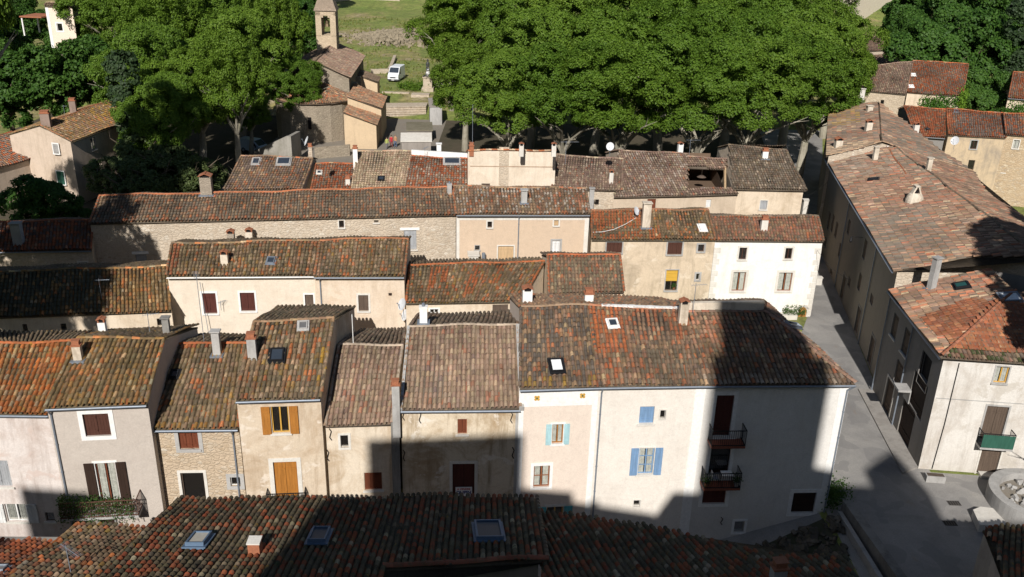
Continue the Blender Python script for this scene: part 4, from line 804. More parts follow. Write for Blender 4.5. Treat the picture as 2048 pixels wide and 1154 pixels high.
tile_quad(ts, Bk(RM2), Bk(RL), RL, RM2, 'plum'); tile_quad(ts, Bk(RR), Bk(H_(1374, 313)), H_(1374, 313), RR, 'plum'); roof = ts.build('roof', T_DUST, root, org)
fc = Fac(A0+inw*.25, A1+inw*.25, 0, 6.5, 6.5, -inw); opening(root, fc, (1294, 398, 1311, 425), 'shut', REDBR, leaf=2); opening(root, fc, (1412, 399, 1422, 415), 'shut', WHITEW, leaf=1, sill=False)
b = B(); fc.mesh(b, 0); B0, B1 = Bk(RL), Bk(RR)
for s_, bb, rr in ((A0, B0, RL), (A1, B1, RR)):
    s2 = s_+inw*.25; lo = np.array([0, 0, -.12]); dn = lambda p: np.array([p[0], p[1], 0]); b.poly([dn(s2), s2+lo, rr+lo, dn(rr)]); b.poly([dn(rr), rr+lo, bb+lo, dn(bb)])
b.quad(dn(B0), dn(B1), B1, B0)
t0, t1, t2, t3 = H_(1374, 378), H_(1450, 378), H_(1450, 334), H_(1374, 332); lo = np.array([0, 0, -.1]); fz = t0[2]-1.0
f4 = [np.array([p[0], p[1], fz]) for p in (t0, t1, t2+inw*4, t3+inw*4)]; b.quad(*f4, 1); tp = lambda p, z: np.array([p[0], p[1], z])
b.quad(f4[3], f4[2], tp(f4[2], t2[2]+.35), tp(f4[3], t3[2]+.35), 1); b.quad(f4[0], f4[3], tp(f4[3], t3[2]+.2), t0+lo, 1); b.quad(f4[1], f4[2], tp(f4[2], t2[2]+.2), t1+lo, 1); b.quad(f4[0], f4[1], t1+lo, t0+lo, 1)
b.build('wall', [plaster('terracewall', (.55, .45, .34), (.36, .28, .2), .4), plaster('terrace_shade_brown', (.16, .11, .075), (.1, .07, .05), .4)], root)  # recess faces get a dark brown that paints in the terrace's shade
b = B(); b.obox((t2+t3)/2-np.array([0, 0, .18]), (t2-t3)/2, inw*.08, (0, 0, .08)); b.obox((t1+tp(t2, t2[2]))/2+a*.05, (t2-t1)/2, a*.06, (0, 0, .08)); b.cyl(t1+a*-.05, t2+a*-.05-[0, 0, .2], .05); b.build('terrace_beam', LTWOOD, root)
b = B(); q = H_(1404, 345)-np.array([0, 0, .45]); b.cyl(q, q+[0, 0, .15], .45, .2, 12); b.cyl(q+[0, 0, .15], q+[0, 0, .8], .01, .01, 5); b.build('lamp_shade', OLDW, root)
chimney(roof, Pl(RL, Nb), 1361, 306, 285, 10, 'hood', WHITEP, a); aerial(root, H_(1378, 312), 1.7, 1.4, .1, 4)
tb = thing('terrace_table', 'round pale table on the roof terrace', 'table', tp(H_(1418, 376), fz)+inw*.6); q = np.array(ORG[tb.name]); b = B(); b.cyl(q+[0, 0, .72], q+[0, 0, .76], .55, .55, 16); b.build('tabletop', SURR, tb); b = B(); b.cyl(q, q+[0, 0, .72], .05, .05, 8); b.build('leg', IRON, tb)
# hipped house at the end of the back row
A0 = P(1466, 378, 7); A1 = P(1613, 381, 7); a = unit(A1-A0); inw = np.array([-a[1], a[0], 0]); pl = slope_plane(A0, A1, inw, 19); RL = pl.hit(1456, 291); RR = pl.hit(1572, 301); E4 = A1+inw*11+a*.6
org = (A0+A1)/2*[1, 1, 0]; root = thing('house', 'grey-brown hipped roof house at the street end of the back row', 'house', org); ts = TileSet(); tile_poly(ts, [A0, A1, RR, RL], a, 'dark', pl.n, [(0, 1, 0, 1, .4, (.20, .16, .12)), (0, 1, 0, 1, .07, (.36, .28, .2))]); deck(ts, [A0, A1, RR, RL], pl.n)
N2 = unit(np.cross(E4-A1, RR-A1)); N2 = N2 if N2[2] > 0 else -N2; tile_poly(ts, [A1, E4, RR], unit(E4-A1), 'dark', N2, [(0, 1, 0, 1, .3, (.3, .24, .17))]); deck(ts, [A1, E4, RR], N2)
BL = RL+inw*4-[0, 0, 1.3]; tile_poly(ts, [RL, RR, E4, BL], a, 'dark', unit(np.array([0, 0, 1])+inw*.33)); ridge(ts, RL, RR, 'dark'); ridge(ts, A1, RR, 'dark'); roof = ts.build('roof', T_GREY, root, org)
fc = Fac(A0+inw*.25, A1+inw*.25-a*.2, 0, 6.9, 6.9, -inw); opening(root, fc, (1520, 401, 1534, 419), 'shut', GREYP, surr=SURR, sw=.06, leaf=1); b = B(); fc.mesh(b, 0); dn = lambda p: np.array([p[0], p[1], 0]); s2 = A0+inw*.25; s3 = A1+inw*.25-a*.2; e2 = E4-a*.2
b.poly([dn(s2), s2, RL-[0, 0, .1], BL, dn(BL)]); b.quad(dn(s3), s3, e2, dn(e2)); b.quad(dn(BL), BL, e2, dn(e2)); b.build('wall', CD, root); chimney(roof, pl, 1530, 319, 297, 11, 'pot', WHITEP, a, flash=True); skylight(roof, pl, ((1536, 365), (1543, 365), (1542, 359), (1535, 359)), mat=IRON, raised=.02)
# ------------------------------------------------------------------ right side of the street
dn = lambda p: np.array([p[0], p[1], 0.0]); UP = np.array([0, 0, 1.0])
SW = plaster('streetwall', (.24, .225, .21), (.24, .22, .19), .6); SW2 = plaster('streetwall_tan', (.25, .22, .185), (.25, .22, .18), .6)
def hit_between(pl, *pts): return [pl.hit(*p) for p in pts]
# front right corner house
C0 = P(1882, 715, 7.7); F1_ = P(2130, 731, 7.7); L1_ = P(1776, 580, 7.7)
af = unit(F1_-C0); inf = np.array([-af[1], af[0], 0]); al = unit(L1_-C0); inl = np.array([al[1], -al[0], 0]); inl = inl if inl[0] > 0 else -inl
plF = slope_plane(C0, F1_, inf, 17); plL = slope_plane(C0, L1_, inl, 17); HT = plL.hit(2030, 560)
hd = unit(np.cross(plF.n, plL.n)); hd = hd if hd[2] > 0 else -hd; HT = C0+hd*(9.0)
V1 = L1_; V2 = HT+al*2.2; V2[2] = plL.z(V2[0], V2[1]); V2 = plL.hit(1975, 537)
org = dn(C0+af*4+al*4); root = thing('house', 'white-walled corner house right of the street with new red tile patches and a green-screened balcony', 'house', org)
ts = TileSet(); FE = F1_+0; FT = HT+af*9; FT[2] = plF.z(FT[0], FT[1])
tile_poly(ts, [C0, L1_, V2, HT], al, 'street', plL.n, [(0, 1, 0, 1, .15, (.42, .17, .09))], spc=.21, row=.5, lift=.018, hk=.115); deck(ts, [C0, L1_, V2, HT], plL.n)
tile_poly(ts, [C0, F1_, FT, HT], af, 'street', plF.n, [(0, 1, 0, .12, .3, (.07, .09, .03))]); deck(ts, [C0, F1_, FT, HT], plF.n)
# newer flat red tiles laid over the hip
up_ = lambda q: [p+UP*.11 for p in q]
pk = up_(hit_between(plL, (1840, 634), (1901, 697), (1985, 607), (1942, 598))); tile_poly(ts, pk, al, 'slab', plL.n, spc=.3, row=.33, flat=True)
pk = up_(hit_between(plF, (1901, 699), (2120, 712), (2120, 600), (1990, 604))); tile_poly(ts, pk, af, 'slab', plF.n, spc=.3, row=.33, flat=True)
ridge(ts, C0, HT, 'slab', .1, (.36, .13, .07), (0, 0, 1), .14); roof = ts.build('roof', T_GREY, root, org)
fc = Fac(C0+inf*.3+inl*.3, F1_+inf*.3, 0, 7.7, 7.7, -inf); fl = Fac(C0+inf*.3+inl*.3, L1_+inl*.3, 0, 7.7, 7.7, -inl)
RW = plaster('rightwhite', (.66, .63, .58), (.36, .30, .24), .45, (.5, .46, .40)); 
opening(root, fc, (1989, 733, 2016, 766), 'glaz', WHITEW, frame=OCHRE, surr=CEM, sw=.08, curtain=True); opening(root, fc, (1966, 812, 2010, 880), 'shut', OLDW, surr=CEM, sw=.1, door=True); opening(root, fc, (1956, 899, 1996, 958), 'shut', OLDW, surr=SURR, sw=.1, door=True, leaf=1)
balcony(root, fc, (1950, 2016), 855, 887, .7, CEM, IRON, panel=GREEN)
opening(root, fl, ((1822, 777), (1848, 810), (1835, 745), (1835, 835)), 'shut', DKBROWN, leaf=1, sill=False); opening(root, fl, ('m', 5.2, 4.9, 6.3, 6.6), 'shut', OLDW, leaf=2)
opening(root, fl, ('m', 7.6, 5.0, 8.6, 6.6), 'shut', OLDW, leaf=2); opening(root, fl, ('m', 5.3, 2.6, 6.5, 4.2), 'shut', OLDW); opening(root, fl, ('m', 1.4, 4.4, 3.0, 6.6), 'dark', DKBROWN, sill=False); opening(root, fl, ('m', 2.0, .1, 4.2, 2.7), 'shut', DKBROWN, door=True)
opening(root, fl, ('m', 6.0, .1, 7.4, 2.4), 'shut', OLDW, door=True, surr=SURR, sw=.14)
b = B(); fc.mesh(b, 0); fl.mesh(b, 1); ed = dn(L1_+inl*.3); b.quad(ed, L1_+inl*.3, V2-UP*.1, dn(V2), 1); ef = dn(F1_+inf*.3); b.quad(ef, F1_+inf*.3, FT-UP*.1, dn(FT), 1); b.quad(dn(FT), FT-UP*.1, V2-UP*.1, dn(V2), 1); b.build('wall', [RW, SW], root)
b = B(); uu = fc.hit(1965, 800); z_ = fc.hit(1960, 765)[1]; band(root, fc, .1, fc.W, fc.hit(1960, 802)[1]-.02, fc.hit(1960, 802)[1]+.03, CEM, .02, 'string_course')
u0_ = fc.hit(1900, 800)[0]; b.tube([fc.pt(u0_, 7.3, .05), fc.pt(u0_, 3.2, .06), fc.pt(u0_-.1, .1, .06)], .025, 5); b.build('cable', IRON, root)
for u in (4.9, 9.6): b = B(); b.tube([fl.pt(u, 7.3, .1), fl.pt(u, 0, .1)], .05, 8); b.build('downpipe', ZINC, root); gutter(root, fl, C0, L1_, ZINC)
chimney(roof, plL, 1866, 582, 515, 14, 'slab', CEM, (0.9, .4, 0), flash=True, label='tall thin grey chimney at the back edge of the roof'); skylight(roof, plL, ((1912, 582), (1938, 577), (1936, 567), (1906, 571)), glass=simple('green_glass', (.02, .08, .07), .2), mat=IRON)
skylight(roof, plF, ((2003, 608), (2040, 606), (2036, 588), (2000, 590)), SKYW, mat=ZINC)
b = B(); z_ = fl.pt(1.4, 5, 0); fl.box(b, 3.3, 4.3, 3.4, 3.55, 0, .8); fl.box(b, 3.3, 4.3, 2.6, 3.4, 0, .06); b.build('stone_ledge', CEM, root)
t_ = thing('flower_trough', 'small stone trough on the ground left of the wooden door', 'planter', P(1868, 962, 0)); q = np.array(ORG[t_.name]); b = B()
b.obox(q+[0, 0, .22], af*.55, inf*.22, UP*.22, 0); b.build('trough', CEM, t_); b = B(); b.obox(q+[0, 0, .43], af*.48, inf*.16, UP*.02, 0); b.build('soil', simple('soil', (.08, .06, .045), .95), t_)
b = B(); fc.box(b, fc.hit(1955, 958)[0]-.1, fc.hit(1997, 958)[0]+.1, -.02, .16, 0, .55); b.build('doorstep', SURR, root)
# long house up the street
E0 = P(1787, 543, 8.5); E1_ = P(1650, 316, 8.5); a2 = unit(E1_-E0); in2 = np.array([a2[1], -a2[0], 0]); in2 = in2 if in2[0] > 0 else -in2; pl2_ = slope_plane(E0, E1_, in2, 15); h2 = pl2_.hit
org = dn((E0+E1_)/2+in2*4); root = thing('house', 'longest brown roof on the right side of the street, with a domed plaster chimney', 'house', org); ts = TileSet()
L = [(1787, 543), (1650, 316), (1775, 284), (2090, 520), (1948, 512)]; poly = hit_between(pl2_, *L)
tile_poly(ts, poly, a2, 'street', pl2_.n, [(0, .3, 0, .6, .35, (.27, .21, .16)), (.35, .6, .35, .9, .3, (.30, .14, .09)), (.6, 1, 0, .5, .4, (.17, .14, .11)), (.1, .5, .6, 1, .35, (.19, .16, .12)), (.7, 1, .6, 1, .25, (.34, .24, .17))], spc=.21, row=.52, lift=.018, hk=.115); deck(ts, poly, pl2_.n)
R0, R3_ = poly[2], poly[3]; R1_, R2_ = R0+(R3_-R0)*.33, R0+(R3_-R0)*.66
rd = unit(R3_-R0); out = np.array([rd[1], -rd[0], 0]); out = out if out[0] > 0 else -out; nrm = unit(np.cross(rd, out-UP*.27)); nrm = nrm if nrm[2] > 0 else -nrm; plR2 = Pl(R1_, nrm)
pk = [R0, R1_, R2_, R3_]+hit_between(plR2, (2100, 470), (1965, 378), (1945, 344)); tile_poly(ts, pk[1:]+pk[:1], rd, 'street', nrm, spc=.21, row=.5, lift=.018, hk=.115); deck(ts, pk, nrm)
for p, q in ((R0, R1_), (R1_, R2_), (R2_, R3_)): ridge(ts, p, q, 'dark', .1)
ridge(ts, h2(1775, 296), h2(1812, 350), 'red', .09); roof = ts.build('roof', T_GREY, root, org)
fs = Fac(E0+in2*.25, E1_+in2*.25, 0, 8.4, 8.4, -in2)
for (x, y0, y1) in ((1660, 425, 470), (1668, 430, 475), (1675, 445, 485), (1700, 440, 478), (1682, 488, 525), (1733, 480, 530), (1722, 548, 592), (1652, 475, 500), (1663, 540, 575), (1745, 590, 615), (1700, 555, 580)):
    u, z1_ = fs.hit(x, y0); _, z0_ = fs.hit(x, y1); z0_ = max(z0_, .1)
    if .8 < u < fs.W-1 and z1_ < 8.2 and z1_-z0_ > .4 and not any(abs((q[0]+q[2])/2-u) < 1.15 for q in fs.holes if q[1] < z1_ and q[3] > z0_): opening(root, fs, ('m', u-.5, z0_, u+.5, z1_), 'shut', OLDW, leaf=2, sill=False)
for u in (2.5, 8.0, 15.0, 22.0, 27.0):
    if not any(abs((q[0]+q[2])/2-u) < 1.4 for q in fs.holes if q[1] < 2.4): opening(root, fs, ('m', u-.6, .1, u+.6, 2.3), 'shut', OLDW, door=True, surr=SW, sw=.16)
b = B(); fs.mesh(b, 0); g0, g1 = E0+in2*.25, poly[4]
b.quad(dn(g0), g0, g1-UP*.1, dn(g1), 1); b.quad(dn(g1), g1-UP*.1, R3_-UP*.1, dn(R3_), 1); e1 = E1_+in2*.25; b.poly([dn(e1), e1, R0-UP*.1, dn(R0)], 0)
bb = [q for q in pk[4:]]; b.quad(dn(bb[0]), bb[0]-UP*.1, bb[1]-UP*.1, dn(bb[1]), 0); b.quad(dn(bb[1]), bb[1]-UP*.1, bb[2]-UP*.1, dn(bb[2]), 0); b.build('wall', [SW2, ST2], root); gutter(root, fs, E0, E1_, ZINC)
for u in (6.2, 18.0): b = B(); b.tube([fs.pt(u, 8.2, .1), fs.pt(u, 0, .1)], .05, 8); b.build('downpipe', ZINC, root)
chimney(roof, pl2_, 1751, 321, 294, 9, 'slab', CREAMW, (1, .1, 0)); chimney(roof, pl2_, 1858, 342, 316, 9, 'slab', CREAMW, (1, .1, 0))
p = h2(1820, 405); b = B(); prof = [(.75, -.4), (.72, .25), (.62, .55), (.5, .75), (.34, .85)]
for (r0, z0_), (r1, z1_) in zip(prof[:-1], prof[1:]): b.cyl(p+UP*z0_+in2*.3, p+UP*z1_+in2*.3, r0, r1, 16, 0)
for s_ in (-1, 1): b.obox(p+in2*.3+UP*1.1+np.array([s_*.2, 0, 0]), (.06, 0, .0), (0, .25, 0), (-s_*.12, 0, .3), 0)
b.obox(p+in2*.3+UP*.9, (.12, 0, 0), (0, .2, 0), (0, 0, .14), 1); b.obox(p+in2*.3+UP*1.42, (.2, 0, 0), (0, .3, 0), (0, 0, .04), 0); o = b.build('chimney', [CREAMW, DARKIN], roof); o['label'] = 'domed pale plaster chimney'
skylight(roof, pl2_, ((1738, 362), (1758, 360), (1757, 357), (1737, 359)), mat=IRON, raised=.03)
p = fs.hit(1725, 482); b = B(); b.tube([fs.pt(p[0], p[1]+.3, 0), fs.pt(p[0], p[1]+.3, .9)], .02, 5); b.cyl(fs.pt(p[0], p[1]+.3, .9), fs.pt(p[0], p[1]-.05, .9), .05, .14, 8); b.cyl(fs.pt(p[0], p[1]-.05, .9), fs.pt(p[0], p[1]-.2, .9), .14, .05, 8); o = b.build('street_lamp', IRON, None, fs.pt(p[0], p[1], .4)); tag(o, 'iron wall lantern on the shaded street facade of the long house', 'lamp')
# third street house, further up
E0 = P(1652, 312, 9.2); E1_ = P(1657, 215, 9.2); a2 = unit(E1_-E0); in3 = np.array([a2[1], -a2[0], 0]); in3 = in3 if in3[0] > 0 else -in3; pl3 = slope_plane(E0, E1_, in3, 15); h2 = pl3.hit
org = dn((E0+E1_)/2+in3*4); root = thing('house', 'further street house with ochre lichen roof, three small chimneys and a white parapet', 'house', org); ts = TileSet()
A_, B_, C_ = h2(1763, 285), h2(1757, 203), h2(1700, 206); tile_poly(ts, [E0, E1_, B_, A_], a2, 'street', pl3.n, [(0, .5, 0, .6, .55, (.30, .19, .06)), (.85, 1, 0, 1, .7, (.42, .30, .19)), (0, 1, 0, 1, .3, (.17, .14, .11))], spc=.21, row=.5, lift=.018, hk=.115); deck(ts, [E0, E1_, B_, A_], pl3.n)
rd = unit(B_-A_); out = np.array([rd[1], -rd[0], 0]); out = out if out[0] > 0 else -out; nrm = unit(np.cross(rd, out-UP*.27)); nrm = nrm if nrm[2] > 0 else -nrm; pl4 = Pl(A_, nrm)
pk = [A_, B_]+hit_between(pl4, (1826, 257), (1889, 306), (1945, 343)); tile_poly(ts, pk, rd, 'street', nrm, [(.7, 1, .0, 1, .6, (.42, .27, .17)), (0, .7, 0, 1, .5, (.17, .14, .11))], spc=.21, row=.5, lift=.018, hk=.115); deck(ts, pk, nrm); ridge(ts, A_, B_, 'dark', .1)
ridge(ts, E0, A_, 'street', .09, (.40, .27, .17), pl3.n); ridge(ts, A_, pk[4], 'street', .09, (.38, .25, .16), nrm); roof = ts.build('roof', T_GREY, root, org)
fs3 = Fac(E0+in3*.25, E1_+in3*.25, 0, 9.1, 9.1, -in3)
for u, z0_, z1_ in ((4, 5, 6.8), (9, 5, 6.8), (14, 5, 6.8), (20, 5, 6.8), (5, .1, 2.4), (12, .1, 2.4), (8, 2.9, 4.4)): opening(root, fs3, ('m', u, z0_, u+1, z1_), 'shut', OLDW, sill=False, door=z0_ < 1)
b = B(); fs3.mesh(b, 0); g0 = E0+in3*.25; b.poly([dn(g0), g0, A_-UP*.08, dn(A_)], 1); b.poly([dn(A_), A_-UP*.08, pk[4]-UP*.08, dn(pk[4])], 1); b.poly([dn(pk[3]), pk[3]-UP*.1, pk[4]-UP*.1, dn(pk[4])], 0)
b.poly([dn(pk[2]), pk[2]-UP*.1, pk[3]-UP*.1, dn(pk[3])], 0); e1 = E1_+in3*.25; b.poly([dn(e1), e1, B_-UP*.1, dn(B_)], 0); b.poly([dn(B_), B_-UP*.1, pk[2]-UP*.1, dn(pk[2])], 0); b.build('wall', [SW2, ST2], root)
b = B(); q0, q1 = A_+(pk[4]-A_)*.06, pk[4]; dv = unit(q1-q0); sd_ = np.array([-dv[1], dv[0], 0]); sd_ = sd_ if sd_[1] < 0 else -sd_; b.obox((q0+q1)/2+sd_*.10-UP*.45, (q1-q0)/2, sd_*.1, UP*.33); b.build('parapet', WHITEP, root)
for bx, by, ty, w_, k_ in ((1678, 295, 276, 14, 'gable'), (1738, 262, 240, 12, 'gable'), (1740, 224, 212, 11, 'slab')): chimney(roof, pl3, bx, by, ty, w_, k_, CREAMW, (1, .1, 0))
chimney(roof, pl4, 1833, 263, 245, 10, 'gable', SURR, (1, .1, 0)); dish(root, pl4.hit(1903, 312)+UP*1.6, .42, -.8)
# stone houses behind, right
h = house('narrow house with a bright red roof between the street houses and the tall stone houses', (1832, 272), (1890, 276), 8, 17, (1808, 212), (1890, 220), SW, 'red', backlen=3, verge=False, gut=ZINC, patches=[(0, 1, 0, 1, .15, (.22, .16, .11))]); walls(h); skylight(h.roof, h.pl, ((1852, 261), (1858, 261), (1857, 257), (1851, 257)), mat=IRON, raised=.03)
ST3 = stone('ochre_stone', [(.52, .40, .26), (.46, .34, .22), (.60, .50, .36), (.38, .30, .22)], (.50, .38, .25), 2.6, .5)
SG = plaster('ochre_streaked', (.54, .42, .28), (.24, .21, .18), .65)
h = house('stone house with dark water streaks and a grated window under a red grey roof', (1898, 270), (2012, 276), 8, 17, (1893, 219), (2008, 226), SG, 'red', backlen=3, patches=[(.1, 1, 0, .9, .75, (.19, .155, .13))])
opening(h.root, h.front, (1941, 281, 1954, 298), 'glaz', WHITEW, frame=BROWN, surr=CEM, sw=.12); opening(h.root, h.front, (1935, 320, 1948, 346), 'glaz', OLDW, frame=OLDW, mull=False); opening(h.root, h.front, (2004, 330, 2013, 345), 'glaz', OLDW, sill=True)
walls(h); skylight(h.roof, h.pl, ((1908, 225), (1916, 226), (1915, 221), (1907, 220)), mat=ZINC, raised=.03)
h = house('rubble stone house cut by the right edge with a pale curtained window', (2012, 269), (2110, 276), 8.4, 17, (2008, 226), (2110, 234), ST3, 'red', backlen=3, patches=[(0, 1, 0, .9, .6, (.19, .155, .13))]); opening(h.root, h.front, (2026, 280, 2038, 297), 'glaz', WHITEW, frame=CEM, curtain=True, surr=SURR, sw=.1); opening(h.root, h.front, (2090, 320, 2100, 340), 'glaz', OLDW); walls(h)
h = house('stone house with a plum roof at the upper right beside the plane trees', (1692, 178), (1811, 189), 8, 17, (1714, 135), (1826, 124), stone('tan_far', [(.55, .45, .32), (.62, .52, .40), (.45, .36, .26)], (.55, .45, .33), 2.8, .3), 'plum', backlen=4); opening(h.root, h.front, (1761, 200, 1768, 208), 'glaz', OLDW, mull=False, sill=False); walls(h); chimney(h.roof, h.pl, 1723, 199, 178, 9, 'slab', SURR, h.front.u)
h = house('stone house with a red blotched roof and ivy climbing under its eave', (1815, 184), (1925, 193), 8, 17, (1826, 122), (1937, 128), CD, 'red', backlen=4, patches=[(0, 1, 0, 1, .5, (.22, .17, .13))]); walls(h)
for q in (((1822, 153), (1830, 153), (1831, 148), (1823, 148)), ((1817, 176), (1826, 176), (1827, 171), (1818, 171))): skylight(h.roof, h.pl, q, SKYW, mat=WHITEP, raised=.03)
IV = (h.front, h.right)
h = house('small house with a red-brown roof on the far right edge under the dark trees', (2017, 196), (2120, 204), 8, 17, (2027, 144), (2120, 150), CD, 'red', backlen=4, gut=ZINC, patches=[(0, 1, 0, 1, .5, (.22, .17, .13))]); walls(h); IV3 = h.front
h = house('small pale-walled house half hidden behind the plane tree crowns, gable to the right', (1690, 104), (1775, 100), 9, 17, (1700, 80), (1760, 72), ST2, 'plum', backlen=3); walls(h)
h = house('low stone house behind the plum roof with a mossy gable', (1700, 133), (1800, 124), 8.5, 14, (1720, 118), (1770, 108), ST2, 'plum', backlen=4); walls(h)
h = house('cream villa at the top right with green shutters and a row of rafters', (1690, -12), (1840, -40), 13, 12, (1705, -40), (1850, -60), plaster('villacream', (.72, .64, .52), (.5, .4, .3), .15), 'pale', backlen=4, zb=2)
opening(h.root, h.front, (1745, 24, 1756, 44), 'shut', GREEN); walls(h)
# ivy
def leafmass(name, label, cat, pts, n, mat, sz=.09, spread=(.3, .3, .3), kind=None, parent=None):
    b = B()
    for i in range(n):
        k = rnd.randrange(len(pts)); q = np.array(pts[k])+RG.normal(0, 1, 3)*spread; a_ = unit(RG.normal(0, 1, 3)); c_ = unit(np.cross(a_, RG.normal(0, 1, 3))); s_ = sz*rnd.uniform(.7, 1.3); b.quad(q-a_*s_, q-c_*s_*.6, q+a_*s_, q+c_*s_*.6)
    o = b.build(name, mat, parent, None if parent is not None else np.mean(pts, 0)*[1, 1, 0]+[0, 0, min(p[2] for p in pts)])
    if label: tag(o, label, cat)
    return o
IVY = leafmat('ivy', (.05, .12, .02), (.10, .22, .03)); f0, f1 = IV
pts = [f0.pt(rnd.uniform(f0.W*.35, f0.W), rnd.uniform(3.8, 7.6), .15) for _ in range(60)]; leafmass('ivy', 'green ivy spreading over the wall of the red blotched stone house', 'ivy', pts, 3000, IVY, .14, (.5, .12, .35))
pts = [f0.pt(f0.W, z_, .2) for z_ in np.arange(2, 8.6, .4)]+[f0.pt(f0.W+.2, z_, -2) for z_ in np.arange(5, 8.8, .5)]; leafmass('ivy', 'yellow-green ivy column on the right corner of the red blotched stone house', 'ivy', pts, 1800, leafmat('ivy_y', (.10, .19, .02), (.16, .28, .03)), .14, (.3, .3, .3))
pts = [IV3.pt(rnd.uniform(0, IV3.W*.5), rnd.uniform(4, 7.4), .15) for _ in range(40)]; leafmass('ivy', 'ivy patch on the cream wall of the small house at the far right edge', 'ivy', pts, 1400, IVY, .14, (.5, .12, .4))
# ------------------------------------------------------------------ left side, beyond
LW = plaster('leftcream', (.58, .47, .37), (.36, .28, .2), .45)
h = house('two-storey house with a pale gable and two brick-topped chimneys at the upper left', (145, 283), (262, 240), 7, 17, (80, 251), (226, 199), LW, 'yellow', backpal='yellow', sidewall=LW, patches=[(0, 1, 0, 1, .35, (.24, .14, .09)), (.6, 1, .2, .9, .4, (.34, .20, .05))], rcol=(.38, .15, .08))
for r in ((107, 288, 117, 307), (115, 343, 129, 368)):
    for sd2 in (h.left, h.right):
        if sd2.n.dot(CAM*[1, 1, 0]-sd2.A) > 0: opening(h.root, sd2, r, 'shut', GREEN if r[1] > 320 else CEM, surr=WHITEP, sw=.12, hole=False)
for r in ((182, 275, 192, 300), (187, 322, 205, 358)): opening(h.root, h.front, r, 'glaz', WHITEW, frame=CEM, surr=None)
walls(h); chimney(h.roof, h.pl, 92, 254, 222, 17, 'pot', plaster('chim_brown', (.3, .22, .18), (.2, .15, .12)), (1, .2, 0)); chimney(h.roof, h.pl, 146, 222, 197, 12, 'pot', plaster('chim_brown', (0, 0, 0)), (1, .2, 0)); aerial(h.root, h.pl.hit(130, 232), 1.2, .5)
h = house('lower brown-roofed house at the left edge in front of the gabled house', (-60, 352), (99, 307), 4.5, 17, (-90, 295), (24, 264), LW, 'red', backlen=3, patches=[(0, 1, 0, 1, .6, (.20, .15, .12))]); walls(h)
h = house('cream villa with white trimmed windows on the wooded slope, top left', (88, 12), (142, 14), 15, 10, (92, 6), (142, 6), plaster('villapink', (.78, .64, .52), (.6, .5, .4), .1), 'pale', backlen=3, zb=1)
opening(h.root, h.front, (116, 15, 127, 32), 'glaz', WHITEW, frame=WHITEW, surr=WHITEP, sw=.2, sill=False, mull=False); opening(h.root, h.front, (114, 47, 125, 62), 'glaz', WHITEW, frame=WHITEW, surr=WHITEP, sw=.2, sill=False, mull=False)
fc = h.front; band(h.root, fc, 0, .5, 1, fc.zt[0], WHITEP, .05, 'pilaster')
b = B(); fc.box(b, -3.6, 0, fc.zb+12.3, fc.zb+12.5, -3, 1.5, 0); fc.box(b, -3.5, -3.3, fc.zb+9.5, fc.zb+12.3, 1.1, 1.3, 1); fc.box(b, -3.5, -3.3, fc.zb+9.5, fc.zb+12.3, -3, -2.8, 1); b.build('porch', [TCOT, WHITEP], h.root); walls(h)
# ------------------------------------------------------------------ foreground roofs
def away_roof(label, ref, z, az, pitch, poly, pal, wall, zb=-3, patches=(), flatridge=True, sky=(), below=None):
    """roof sloping down away from the camera towards azimuth az; poly = pixels on its plane"""
    d = np.array([math.sin(math.radians(az)), math.cos(math.radians(az)), 0]); n = unit(np.array([d[0], d[1], 0])*math.tan(math.radians(pitch))+UP); p0 = P(*ref, z); pl = Pl(p0, n); pts = [pl.hit(*q) for q in poly]
    a = np.cross(n, d); a = unit(a); org = dn(np.mean(pts, 0)); root = thing('house', label, 'house', org); ts = TileSet(); tile_poly(ts, pts, a, pal, n, patches); deck(ts, pts, n, .12)
    h = House(); h.root = root; h.pl = pl; h.pts = pts; h.a = a; h.d = d; h.ts = ts; h.org = org; c = np.mean(pts, 0); b = B(); ins = [p+(c-p)*.04-UP*.16 for p in pts]
    for i in range(len(ins)): p, q = ins[i], ins[(i+1) % len(ins)]; b.quad([p[0], p[1], zb], [q[0], q[1], zb], q, p)
    b.build('wall', wall, root); return h
FW = plaster('forewall', (.45, .40, .34), (.3, .26, .22), .5)
FZ = -3
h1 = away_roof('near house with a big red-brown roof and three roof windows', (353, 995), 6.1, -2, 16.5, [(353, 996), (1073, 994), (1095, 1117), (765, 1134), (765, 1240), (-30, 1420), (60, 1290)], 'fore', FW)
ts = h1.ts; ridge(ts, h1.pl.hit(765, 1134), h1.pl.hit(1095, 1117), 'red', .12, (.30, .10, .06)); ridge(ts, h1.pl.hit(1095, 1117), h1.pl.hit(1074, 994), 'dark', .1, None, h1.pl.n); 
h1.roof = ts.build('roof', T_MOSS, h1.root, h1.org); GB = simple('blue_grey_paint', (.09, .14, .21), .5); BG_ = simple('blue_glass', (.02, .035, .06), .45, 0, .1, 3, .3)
skylight(h1.roof, h1.pl, ((370, 1102), (408, 1102), (424, 1078), (389, 1078)), glass=simple('lit_blind', (.50, .46, .38), .5), mat=GB, raised=.2); skylight(h1.roof, h1.pl, ((614, 1095), (650, 1095), (662, 1068), (627, 1068)), glass=BG_, mat=GB, raised=.2); skylight(h1.roof, h1.pl, ((948, 1090), (1006, 1089), (1002, 1054), (952, 1055)), glass=BG_, mat=GB, raised=.2)
q = h1.pl.hit(511, 1104); b = B(); b.obox(q+UP*.2, h1.a*.22, h1.d*.22, UP*.32); b.obox(q+UP*.55, h1.a*.25, h1.d*.25, UP*.03, 1); b.build('vent_box', [TCOT, SURR], h1.roof)
